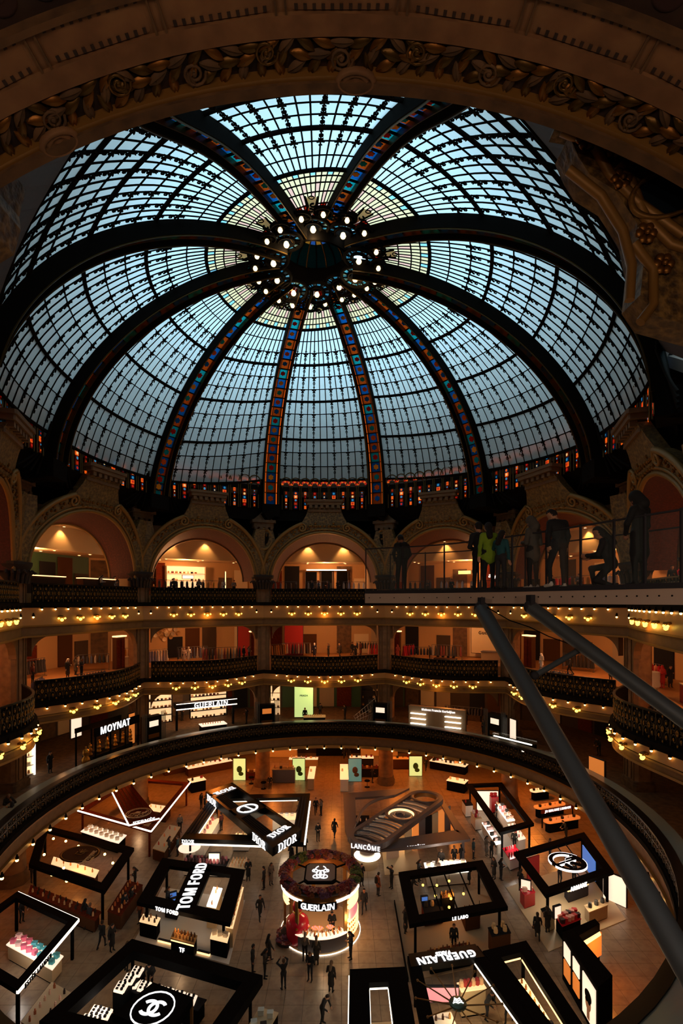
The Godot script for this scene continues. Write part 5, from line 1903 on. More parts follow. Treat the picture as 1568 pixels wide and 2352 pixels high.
func kcounter(c: Array, s0: float, s1: float, t0: float, t1: float, h: float, body: String, top: String, label: String, ns := 0, nt := 1, kind := 3, cols: Array = ["c87838"], y0 := 0.0) -> Node3D:
	var o := thing("display_counter", label, "counter")
	kblock(o, "plinth", c, lerpf(s0, s1, .03), lerpf(s0, s1, .97), lerpf(t0, t1, .04), lerpf(t0, t1, .96), y0, y0 + .1, mats.black)
	kblock(o, "body", c, s0, s1, t0, t1, y0 + .1, y0 + h - .06, mats[body])
	var es := (s1 - s0) * .02
	kblock(o, "top", c, s0 - es, s1 + es, t0 - es, t1 + es, y0 + h - .06, y0 + h, mats[top])
	for i in ns:
		for j in nt:
			var p := kp(c, lerpf(s0, s1, (i + .5) / ns), lerpf(t0, t1, (j + .5) / nt), y0 + h)
			obj_item(kind, Transform3D(Basis(Vector3.UP, rng.randf_range(-.4, .4)).scaled(Vector3.ONE * 1.25), p), cols[rng.randi() % cols.size()], "%s, %s row, %s along, on %s" % [["handbag", "jar", "gift box", "flacon"][kind], ORD[j], ORD[i], sn(label, 9)], "goods on the " + label)
	return o
func wallpanel(o: Node3D, called: String, a: Vector3, b: Vector3, y0: float, y1: float, th: float, m: Material) -> MeshInstance3D:
	var mb := MB.new()
	mb.bar(Vector3(a.x, (y0 + y1) / 2, a.z), Vector3(b.x, (y0 + y1) / 2, b.z), th, y1 - y0)
	return obj(called, mb, m, o)
func arc_band(mb: MB, r0: float, r1: float, a0: float, a1: float, d: float, t: Transform3D) -> void:
	var p := PackedVector2Array()
	var n := 22
	for k in n + 1: p.append(Vector2(cos(lerpf(a0, a1, float(k) / n)), sin(lerpf(a0, a1, float(k) / n))) * r1)
	for k in n + 1: p.append(Vector2(cos(lerpf(a1, a0, float(k) / n)), sin(lerpf(a1, a0, float(k) / n))) * r0)
	mb.plate(p, d, t)

func ground_fixed() -> void:
	# unseen ceiling lamps under the ring, placed to light the aisles warm
	for k in 15:
		var a := -112.0 + 16.0 * k
		var r := 24.0 if k % 2 else 28.5
		var p := rp(a, r, 5.55)
		var o := thing("unseen_ceiling_lamp", "%s round warm ceiling light from the left under the first-floor ring" % ORD[k], "ceiling light", p, 0, "unseen ceiling lights under the ring")
		var mb := MB.new()
		mb.lathe([[.001, -.06], [.42, -.06], [.45, -.03], [.45, 0]], 16)
		obj("lens", mb, mats.led_warm, o)
		mb = MB.new()
		mb.lathe([[.45, -.08], [.52, -.08], [.52, 0]], 16)
		obj("rim", mb, mats.gold_dull, o)
		omni(Vector3(0, -.35, 0), "ff8a30", 20.0 if absf(a) < 60 else 5.0, .4, o)
	# far aisle: light boxes, counters, tables
	for q in [[550, 1792, 1.5, 2.6, "screen_green", "pale yellow-green poster lightbox left of the far aisle"], [686, 1792, 1.5, 2.6, "screen_green", "poster lightbox with a green fruit picture just left of the far aisle"], [815, 1795, 1.6, 2.7, "screen_teal", "teal poster lightbox just right of the far aisle"], [954, 1782, 1.6, 2.4, "screen_green", "mint green poster lightbox right of the ground column"], [1056, 1772, 1.5, 1.9, "amber_panel", "dim green and amber poster box at the far right aisle"]]:
		var p := flo(q[0], q[1])
		var lb := lightbox(Transform3D(Basis.IDENTITY, p), q[2], q[3], q[4], q[5])
		var pm := MB.new()
		pm.ball(Vector3(0, q[3] * .5, .1), Vector3(.32, .4, .015), 12, 8)
		pm.ball(Vector3(.18, q[3] * .3, .1), Vector3(.3, .24, .015), 12, 8)
		obj("printed_picture", pm, cloth("3a5a20" if q[4] == "screen_green" else "6a4a38"), lb)
	var tb := [[585, 1790, 2.0, .9, .8, "wood", "brown", "small wooden table behind the green lightbox"], [652, 1795, 2.6, 1.5, 1.0, "grey", "grey", "grey service counter left of the far aisle"], [697, 1760, 3.6, 1.0, .8, "beige", "shelf_light", "lit beige counter at the head of the far aisle, left side"], [830, 1757, 3.0, 1.0, .9, "charcoal", "shelf_light", "lit dark counter at the head of the far aisle, right side"], [848, 1782, 2.2, 1.0, 1.0, "charcoal", "brown", "dark counter right of the teal lightbox"], [925, 1765, 3.2, 1.3, .9, "brown", "cream", "brown counter between ground column and mint lightbox"], [480, 1772, 5.5, 1.0, 1.2, "brown", "shelf_light", "long glass-topped counter running towards the pavilion at the left aisle"], [452, 1815, 1.6, 1.2, 1.3, "black", "shelf_light", "black counter with lit glass top left of the pavilion"], [1030, 1770, 4.5, 1.0, 1.2, "black", "shelf_light", "long black counter with lit glass top, right aisle"], [1050, 1815, 2.0, 1.1, 1.3, "black", "shelf_light", "black counter with lit top before the long one, right aisle"], [640, 1738, 5.0, 1.1, .8, "cream", "shelf_light", "left one of the far cream counters under the ring"], [760, 1735, 4.0, 2.2, .6, "black", "charcoal", "black display block at the end of the far aisle"], [870, 1735, 5.0, 1.1, .8, "cream", "shelf_light", "right one of the far cream counters under the ring"], [790, 1800, .9, 1.4, 5.0, "white", "shelf_light", "white shelf run along the right of the far aisle"], [716, 1800, .7, 1.3, 4.0, "beige", "shelf_light", "beige shelf run along the left of the far aisle"], [400, 1775, 2.6, 1.2, 1.2, "brown", "black", "brown counter with a gold arc by the left aisle"]]
	for k in tb.size():
		var q: Array = tb[k]
		var p := flo(q[0], q[1])
		var o := thing("display_counter", q[7], "counter", p, [-.0, .6, -.55][1 if k in [6, 7, 15] else 2 if k in [8, 9] else 0])
		var mb := MB.new()
		mb.cbox(Vector3(0, q[3] / 2, 0), Vector3(q[2], q[3] - .1, q[4]), .04)
		obj("body", mb, mats[q[5]], o)
		mb = MB.new()
		mb.box(Vector3(0, q[3], 0), Vector3(q[2] + .06, .06, q[4] + .06))
		obj("top", mb, mats[q[6]], o)
		mb = MB.new()
		mb.box(Vector3(0, .05, 0), Vector3(q[2] - .1, .1, q[4] - .1))
		obj("plinth", mb, mats.black, o)
		var n := int(q[2] / .55)
		for m in n:
			obj_item(1 + m % 3, o.transform * Transform3D(Basis.IDENTITY.scaled(Vector3.ONE * 1.2), Vector3(lerpf(-q[2] / 2 + .25, q[2] / 2 - .25, float(m) / maxi(n - 1, 1)), q[3] + .03, rng.randf_range(-.2, .2))), ["c8a070", "e8d8c0", "701c20", "20242a"][rng.randi() % 4], "%s %s from the left on the %s" % [ORD[m], ["jar", "gift box", "flacon"][m % 3], sn(q[7], 10)], "goods on the " + q[7])
	for q in [[605, 1812], [577, 1800], [843, 1808]]:
		var st := thing("bar_stool", ["black round stool left of the grey service counter", "black stool at the small wooden table", "black stool by the dark counter, right of the far aisle"][[605, 577, 843].find(q[0])], "stool", flo(q[0], q[1]))
		var mb := MB.new()
		mb.lathe([[.001, .68], [.3, .68], [.32, .74], [.28, .8], [.001, .8]], 14)
		obj("seat", mb, mats.black, st)
		mb = MB.new()
		mb.lathe([[.04, .04], [.04, .68]], 8)
		obj("stem", mb, mats.steel, st)
		mb = MB.new()
		mb.lathe([[.001, .05], [.3, .02], [.32, 0]], 14)
		obj("foot", mb, mats.black, st)
	# first-floor odds and ends on the dark right and left
	var L := flo(25, 1790, L1)
	var ls := thing("shelf_unit", "white lit shelf unit with goods at the left edge, first gallery", "shelves", L, .9)
	var mb2 := MB.new()
	mb2.box(Vector3(0, 1.5, -.2), Vector3(3.2, 3.0, .1))
	obj("back_panel", mb2, mats.shelf_light, ls)
	for k in 5:
		mb2 = MB.new()
		mb2.box(Vector3(0, .1 + .7 * k, 0), Vector3(3.2, .06, .5))
		obj("shelf", mb2, mats.white, ls)
	for s in [-1, 1]:
		mb2 = MB.new()
		mb2.box(Vector3(s * 1.6, 1.5, .05), Vector3(.1, 3.0, .5))
		obj("lit_edge", mb2, mats.led, ls)
	for k in 16: obj_item(k % 3 + 1, ls.transform * Transform3D(Basis.IDENTITY, Vector3(-1.3 + .85 * (k % 4), .14 + .7 * (k / 4), .02)), ["a87848", "d8c8a8", "803020"][k % 3], "%s item from the left, shelf %s, white shelves at the left edge" % [ORD[k % 4], ORD[k / 4]], "goods on the white shelves at the left edge")
	for q in [[1180, 1722, "narrow lit glass case along the dark right side of the ring", .9], [1255, 1760, "second narrow lit glass case along the dark right side of the ring", .75]]:
		var o := thing("glass_case", q[2], "display case", flo(q[0], q[1], L1), -q[3])
		mb2 = MB.new()
		mb2.cbox(Vector3(0, .45, 0), Vector3(4.2, .9, .8), .04)
		obj("body", mb2, mats.black, o)
		mb2 = MB.new()
		mb2.box(Vector3(0, .95, .3), Vector3(4.0, .1, .1))
		obj("light_strip", mb2, mats.led, o)
		mb2 = MB.new()
		mb2.box(Vector3(0, 1.05, 0), Vector3(4.2, .3, .8))
		obj("glass_top", mb2, mats.clear_glass, o)

func kiosks() -> void:  # bare point lights in the kiosks are unseen, placed to light the counters
	var c: Array
	var o: Node3D
	var mb: MB
	# --- brown tilted canopy with round carriage emblem
	c = kc([[300, 1786], [437, 1797], [347, 1910], [178, 1862]], 2.3)
	o = thing("kiosk", "brown wooden kiosk canopy edged with light lines and a round carriage emblem", "kiosk")
	var inn := frame(o, c, .55, 2.1, 2.3, mats.wood, "")
	for k in [2, 1, 3]:
		mb = MB.new()
		var a: Vector3 = c[k]
		var b: Vector3 = c[(k + 1) % 4]
		if k == 3: continue
		mb.bar(Vector3(a.x, 2.3, a.z), Vector3(b.x, 2.3, b.z), .09, .09)
		obj("light_line", mb, mats.led, o)
	mb = pprism([[255, 1815], [300, 1800], [366, 1880], [296, 1896]], 2.6, 2.4, 2.6)
	var pw := obj("emblem_board", mb, mats.wood, o)
	for k in 6:
		mb = MB.new()
		mb.bar(flo(255 + 7.5 * k, 1815 - 2.4 * k, 2.62), flo(296 + 11 * k, 1896 - 2.6 * k, 2.62), .05, .04)
		obj("board_batten", mb, mats.brown, o)
	mb = MB.new()
	mb.bar(flo(255, 1815, 2.6), flo(296, 1896, 2.6), .09, .09)
	mb.bar(flo(296, 1896, 2.6), flo(366, 1880, 2.6), .09, .09)
	obj("light_line", mb, mats.led, o)
	var ec := flo(318, 1867, 2.64)
	var eb := Basis(Vector3(1, 0, -.12).normalized(), Vector3(-.12, 0, -1).normalized(), Vector3.UP)
	mb = MB.new()
	arc_band(mb, .98, 1.05, 0, TAU * .999, .04, Transform3D(eb, ec))
	arc_band(mb, .84, .87, 0, TAU * .999, .04, Transform3D(eb, ec))
	for s in [-.45, .3]: arc_band(mb, .16, .2, 0, TAU * .999, .04, Transform3D(eb, ec + eb * Vector3(s, -.35, 0)))
	mb.plate(PackedVector2Array([Vector2(-.65, -.1), Vector2(.1, -.12), Vector2(.16, .25), Vector2(-.2, .3), Vector2(-.3, .05)]), .04, Transform3D(eb, ec))
	mb.plate(PackedVector2Array([Vector2(.3, -.15), Vector2(.62, -.1), Vector2(.72, .3), Vector2(.55, .35), Vector2(.5, .12), Vector2(.3, .08)]), .04, Transform3D(eb, ec))
	obj("emblem", mb, mats.cream, o)
	letter("H", .34, mats.cream, o, ec + eb * Vector3(0, -.6, .03), eb.x, eb.y)
	letter("HERMÈS", .3, mats.letter_white, o, flo(330, 1886, 2.62), (flo(366, 1880, 2.6) - flo(296, 1896, 2.6)).normalized(), Vector3(0, .5, -.86), true)
	kcounter(c, .12, .62, .93, 1.06, .95, "black", "screen_white", "black counter with glowing white trays below the brown canopy", 7, 2, 2, ["e8e0d0", "d8c8b0"])
	kcounter(c, 1.02, 1.16, .62, 1.0, 1.0, "brown", "cream", "brown corner counter at the right tip of the brown canopy", 2, 3, 3, ["e89060", "b04030"])
	kcounter(c, .55, .85, .3, .42, 1.0, "brown", "shelf_light", "lit counter under the brown canopy", 4, 1, 3, ["e8c080"])
	omni(kp(c, .5, .5, 1.9), "ffc890", 2.2, .2)
	# --- oval-sign kiosk with bulbs
	c = kc([[95, 1893], [308, 1947], [240, 2046], [66, 1985]], 2.3)
	o = thing("kiosk", "dark kiosk with a brown oval sign, warm bulbs and amber bottle counters", "kiosk")
	frame(o, c, .6, 2.05, 2.3, mats.black, "")
	ec = flo(184, 1962, 2.7)
	eb = Basis(Vector3(.96, 0, .28), Vector3(.28, 0, -.96), Vector3.UP)
	mb = MB.new()
	mb.lathe([[.001, 0], [1.0, 0], [1.0, .06], [.001, .06]], 32, ec, Basis(eb.x * 1.45, Vector3.UP, -eb.y * 1.15))
	obj("oval_sign", mb, mats.brown, o)
	mb = MB.new()
	mb.lathe([[.9, .07], [.94, .1], [.97, .07]], 32, ec, Basis(eb.x * 1.45, Vector3.UP, -eb.y * 1.15))
	mb.tube(PackedVector3Array([ec + eb * Vector3(-.3, .1, .1), ec + eb * Vector3(-.25, -.2, .1), ec + eb * Vector3(.25, -.2, .1), ec + eb * Vector3(.3, .1, .1)]), .03, 5)
	for k in 5: mb.tube(PackedVector3Array([ec + eb * Vector3(0, 0, .1), ec + eb * Vector3(-.4 + .2 * k, .55 - .08 * absf(k - 2), .1)]), .025, 5)
	obj("sign_drawing", mb, mats.gold_soft, o)
	var tu: Vector3 = (flo(214, 1958, 2.7) - flo(191, 1981, 2.7)).normalized()
	letter("DIPTYQUE", .27, mats.cream, o, flo(203, 1970, 2.8), tu, Vector3.UP.cross(tu), true)
	letter("PARIS", .13, mats.cream, o, flo(211, 1973, 2.8), tu, Vector3.UP.cross(tu), true)
	for k in 12:
		var s: float = [.16, .3, .45, .6, .74, .86, .9, .8, .5, .3, .12, .4][k]
		var t: float = [.12, .1, .14, .1, .16, .3, .6, .88, .92, .9, .55, .7][k]
		var lp := thing("pendant_bulb", "warm bare bulb at the %s of the oval-sign kiosk, %s one" % ["rear" if k < 5 else "right" if k < 8 else "front", ORD[k]], "light bulb", kp(c, s, t, 1.75), 0, "bare bulbs of the oval-sign kiosk")
		mm_ball(Vector3.ZERO, .1, "bulb", mats.bulb, lp)
		mb = MB.new()
		mb.tube(PackedVector3Array([Vector3(0, .08, 0), Vector3(0, .45, 0)]), .012, 4)
		obj("cord", mb, mats.black, lp)
	omni(kp(c, .5, .5, 1.7), "ff9a40", 2.0, .2)
	kcounter(c, .05, .95, 1.03, 1.16, .95, "brown", "wood", "long dark red counter of small bottles in front of the oval-sign kiosk", 12, 2, 3, ["1c1410", "30201a", "c8a070"])
	kcounter(c, 1.03, 1.18, .35, .98, 1.0, "brown", "wood", "amber bottle counter at the right side of the oval-sign kiosk", 2, 8, 3, ["e88840", "c86028", "f0b070"])
	kcounter(c, .2, .7, .3, .45, .9, "brown", "shelf_light", "lit inner counter of the oval-sign kiosk", 6, 1, 3, ["e0a060"])
	# --- black pavilion with slatted diagonal roof
	c = kc([[488, 1826], [712, 1822], [697, 1935], [415, 1926]], 2.3)
	o = thing("pavilion", "black and white perfume pavilion crossed by a slatted diagonal roof with white lettering", "kiosk")
	frame(o, c, .95, 1.95, 2.3, mats.black_gloss, "led")
	for k in 3:
		for q in [[.02, .10], [.9, .98]]:
			kblock(o, "slat", c, q[0] + .028 * k, q[0] + .028 * k + .012, .1, .9, 2.3, 2.36, mats.grey_dark)
	kblock(o, "front_light", c, .02, .66, 1.0, 1.012, 1.86, 1.95, mats.led)
	kblock(o, "side_light", c, 1.0, 1.012, .1, .95, 1.86, 1.95, mats.led)
	var d := kc([[472, 1818], [533, 1797], [692, 1905], [626, 1947]], 3.0)
	for q in [[0.0, 1.0, 0.0, .07], [0.0, .08, 0.0, 1.0], [.92, 1.0, 0.0, 1.0], [0.0, 1.0, .93, 1.0], [0.0, 1.0, .40, .56], [0.0, 1.0, .07, .14], [0.0, 1.0, .86, .94]]:
		kblock(o, "roof_beam", d, q[0], q[1], q[2], q[3], 2.35, 3.0, mats.black_gloss)
	for k in 5:
		kblock(o, "roof_slat", d, .10 + .06 * k, .135 + .06 * k, .1, .42, 2.85, 2.98, mats.charcoal)
		kblock(o, "roof_slat", d, .10 + .06 * k, .135 + .06 * k, .54, .9, 2.85, 2.98, mats.charcoal)
	mb = MB.new()
	var dz: Vector3 = (d[3] - d[0]).normalized()
	var dx := Vector3.UP.cross(-dz).normalized() * -1.0
	var le := kp(d, .5, .48, 3.03)
	eb = Basis((d[1] - d[0]).normalized(), Vector3.UP.cross((d[1] - d[0]).normalized()), Vector3.UP)
	mb = MB.new()
	arc_band(mb, .78, 1.0, -2.6, 2.6, .05, Transform3D(Basis(eb.x * .95, eb.y * .8, eb.z), le))
	arc_band(mb, .78, 1.0, PI - 2.2, PI + 2.2, .05, Transform3D(Basis(eb.x * .75, eb.y * .8, eb.z), le - eb.x * .25))
	mb.box(le + eb.x * .1, Vector3(.14, 1.4, .05), eb)
	obj("emblem", mb, mats.letter_white, o)
	letter("DIOR", .62, mats.letter_white, o, kp(d, .5, .9, 3.04), (d[2] - d[3]).normalized(), Vector3.UP.cross((d[2] - d[3]).normalized()), true)
	letter("DIOR", .62, mats.letter_white, o, kp(d, .5, .1, 3.04), -(d[1] - d[0]).normalized(), -Vector3.UP.cross((d[1] - d[0]).normalized()), true)
	letter("DIOR", .62, mats.letter_white, o, kp(d, .5, 1.0, 2.67) + Vector3(0, 0, .04), (d[2] - d[3]).normalized(), Vector3.UP, true)
	letter("DIOR", .6, mats.letter_white, o, kp(d, -.01, .84, 2.67) + Vector3(-.03, 0, .02), dz, Vector3.UP, true)
	letter("DIOR", .6, mats.letter_white, o, kp(d, -.01, .12, 2.67) + Vector3(-.03, 0, .02), dz, Vector3.UP, true)
	letter("DIOR", .28, mats.letter_white, o, kp(c, .06, 1.0, 2.1) + Vector3(0, 0, .05), (c[2] - c[3]).normalized(), Vector3.UP, true)
	kcounter(c, .06, .40, 1.03, 1.13, .95, "white", "charcoal", "white make-up counter in front of the black pavilion", 12, 2, 1, ["30181c", "6a3038", "a06068"])
	kcounter(c, .43, .56, 1.02, 1.16, .95, "white", "cream", "tilted cream tester counter in front of the black pavilion", 5, 3, 3, ["c89868", "e8c0a0"])
	lightbox(Transform3D(Basis.IDENTITY, kp(c, .3, 1.09, .97)), .9, .75, "screen_white", "small glowing portrait screen on the white make-up counter", "", .2, "screen")
	kcounter(c, .66, .97, .22, .34, 1.3, "white", "shelf_light", "white lit shelf block inside the black pavilion, back right", 6, 1, 2, ["ffffff", "e8d8c8"])
	kcounter(c, .36, .5, .55, .7, .9, "white", "cream", "small tasting table inside the black pavilion", 3, 2, 3, ["e0b080"])
	kcounter(c, .02, .14, .25, .8, 1.0, "white", "shelf_light", "white lit counter along the left side of the black pavilion", 1, 6, 1, ["e08080", "f0c0c0"])
	o = thing("round_table", "round white-topped table with a tilted card at the left front of the black pavilion", "table", flo(435, 1975))
	mb = MB.new()
	mb.lathe([[.001, .95], [.85, .95], [.88, 1.0], [.85, 1.05], [.001, 1.05]], 24)
	obj("top", mb, mats.screen_white, o)
	mb = MB.new()
	mb.lathe([[.5, 0], [.45, .95]], 20)
	obj("drum_foot", mb, mats.white, o)
	mb = MB.new()
	mb.plate(PackedVector2Array([Vector2(-.3, 0), Vector2(.3, 0), Vector2(.15, .8), Vector2(-.1, .8)]), .04, Transform3D(Basis(Vector3.UP, .3), Vector3(.3, 1.05, -.2)))
	obj("card", mb, mats.screen_pink, o)
	omni(kp(c, .35, .5, 1.8), "ffe0b8", 3.0, .2)
	omni(kp(c, .8, .55, 1.8), "ffe0b8", 3.0, .2)
	omni(kp(c, .3, 1.2, 1.7), "ffe0c0", 1.6, .2)
	# --- grey pavilion with long rounded slatted roof
	o = thing("pavilion", "grey pavilion with a long rounded slatted roof, a rose disc and a round opening", "kiosk")
	for q in [[[788, 1822], [815, 1822], [818, 1890], [800, 1926], [792, 1905]], [[788, 1822], [940, 1810], [905, 1827], [815, 1832]], [[1008, 1824], [1080, 1926], [1048, 1910], [1014, 1850]], [[1080, 1927], [960, 1944], [850, 1954], [815, 1947], [798, 1926], [830, 1925], [880, 1931], [985, 1915], [1050, 1906]]]:
		obj("canopy_plate", pprism(q, 2.35, 2.15, 2.35), mats.grey, o)
	mb = MB.new()
	var pp := PackedVector3Array()
	for k in 12: pp.append(flo(lerpf(818, 905, k / 11.0) - 26 * sin(PI * k / 11.0) * .6, lerpf(1890, 1828, k / 11.0) - 12 * sin(PI * k / 11.0), 2.25))
	mb.tube(pp, .14, 6)
	obj("curved_edge", mb, mats.grey, o)
	var p1 := flo(850, 1917, 2.95)
	var p2 := flo(976, 1830, 2.95)
	var ax := (p2 - p1).normalized()
	var sx := ax.cross(Vector3.UP)
	var rad := 1.62
	var stad := func(r: float, y: float) -> PackedVector3Array:
		var q := PackedVector3Array()
		for k in 17: q.append(p1 + (sx * cos(PI * k / 16) - ax * sin(PI * k / 16)) * r + Vector3.UP * y)
		for k in 17: q.append(p2 + (-sx * cos(PI * k / 16) + ax * sin(PI * k / 16)) * r + Vector3.UP * y)
		return q
	mb = MB.new()
	var ro: PackedVector3Array = stad.call(rad, 0)
	var ri: PackedVector3Array = stad.call(rad - .36, 0)
	for k in ro.size():
		var j := (k + 1) % ro.size()
		var dn := Vector3.DOWN * .42
		mb.quad(ro[k], ro[j], ri[j], ri[k]); mb.quad(ro[k] + dn, ro[j] + dn, ro[j], ro[k]); mb.quad(ri[j] + dn, ri[k] + dn, ri[k], ri[j]); mb.quad(ro[j] + dn, ro[k] + dn, ri[k] + dn, ri[j] + dn)
	obj("roof_rim", mb, mats.grey, o)
	var ln := p1.distance_to(p2)
	for k in 22:
		var z := -.9 + (ln + .4) * k / 21.0
		if absf(z - ln * .52) < 1.2 or absf(z - ln) < 1.0: continue
		mb = MB.new()
		var q := PackedVector3Array()
		for m in 9:
			var x := lerpf(-1, 1, m / 8.0)
			var half := sqrt(maxf(0, pow(rad - .3, 2) - pow(minf(z, 0), 2)))
			q.append(p1 + ax * (z + .28 * (1 - x * x)) + sx * x * half + Vector3.DOWN * .2)
		mb.tube(q, .085, 5)
		obj("roof_slat", mb, mats.grey if k % 2 else mats.beam_grey, o)
	for q in [[ln * .52, 1.12, "grey"], [ln, 1.05, "gold_soft"]]:
		var cc: Vector3 = p1 + ax * q[0]
		mb = MB.new()
		mb.lathe([[q[1], -.4], [q[1], .0], [q[1] + .26, .03], [q[1] + .28, -.05]], 28, cc)
		obj("roof_ring", mb, mats.grey, o)
		mb = MB.new()
		mb.lathe([[q[1] - .03, -.35], [q[1] - .03, -.03]], 28, cc)
		obj("ring_lining", mb, mats.led_warm if q[2] == "grey" else mats.gold_soft, o)
	mb = MB.new()
	var rc: Vector3 = p1 + ax * ln * .52
	mb.lathe([[.001, -.16], [1.02, -.2]], 28, rc)
	obj("rose_ground", mb, mats.grey, o)
	for k in 5:
		mb = MB.new()
		var q := PackedVector3Array()
		for m in 9:
			var a := k * 1.26 + m * .22
			q.append(rc + Vector3(cos(a), 0, sin(a)) * (.85 - .15 * k) + Vector3.DOWN * .12)
		mb.tube(q, .06, 5)
		obj("rose_petal", mb, mats.beam_grey, o)
	letter("LANCÔME", .34, mats.letter_white, o, p1 + Vector3(-.45, -.2, 1.62), Vector3(.96, 0, .26).normalized(), Vector3.UP)
	letter("LANCÔME", .22, mats.letter_white, o, flo(955, 1944, 2.25) + Vector3(0, 0, .05), (flo(1080, 1927, 2.3) - flo(850, 1954, 2.3)).normalized(), Vector3.UP)
	c = kc([[800, 1830], [1030, 1830], [1070, 1925], [800, 1940]], 2.3)
	for k in 7:
		var a := kp(c, .50 + .07 * k, .72 - .075 * k, 0)
		var b := kp(c, .565 + .07 * k, .65 - .075 * k, 0)
		wallpanel(o, "wall_panel", a, b, 0.0, 2.15, .1, [mats.cream, mats.amber_panel, mats.grey, mats.charcoal][k % 4])
	wallpanel(o, "wall_panel", kp(c, .33, .8, 0), kp(c, .44, .76, 0), 0, 2.1, .1, mats.beam_grey)
	kblock(o, "plinth_floor", c, .3, .62, .35, 1.05, .0, .05, mats.cream)
	for q in [[.02, .02], [.02, .95], [.97, .95], [.93, .1]]: kblock(o, "post", c, q[0], q[0] + .02, q[1], q[1] + .03, 0, 2.2, mats.grey)
	kcounter(c, .63, .97, 1.10, 1.28, 1.0, "white", "led", "brightly lit white counter at the right front of the grey pavilion", 7, 2, 2, ["f0d8c0", "e0a890", "ffffff"])
	kcounter(c, .03, .2, .1, .35, .9, "charcoal", "charcoal", "dark inner counter of the grey pavilion", 3, 1, 3, ["e8c0a0"])
	o = thing("round_counter", "bright white round counter at the left tip of the grey pavilion", "counter", flo(843, 1990))
	mb = MB.new()
	mb.lathe([[.75, 0], [.8, .85]], 24)
	obj("drum", mb, mats.cream, o)
	mb = MB.new()
	mb.lathe([[.001, .95], [1.0, .95], [1.05, .9], [1.0, .85], [.8, .85]], 28)
	obj("top", mb, mats.led, o)
	mb = MB.new()
	mb.lathe([[.3, .95], [.6, .97], [.6, 1.2], [.3, 1.25], [.001, 1.25]], 24)
	obj("inner_tier", mb, mats.white, o)
	omni(kp(c, .5, .6, 1.9), "ffd8a8", 3.0, .2)
	omni(kp(c, .8, 1.2, 1.8), "ffe6d0", 2.0, .2)
	kiosks2()

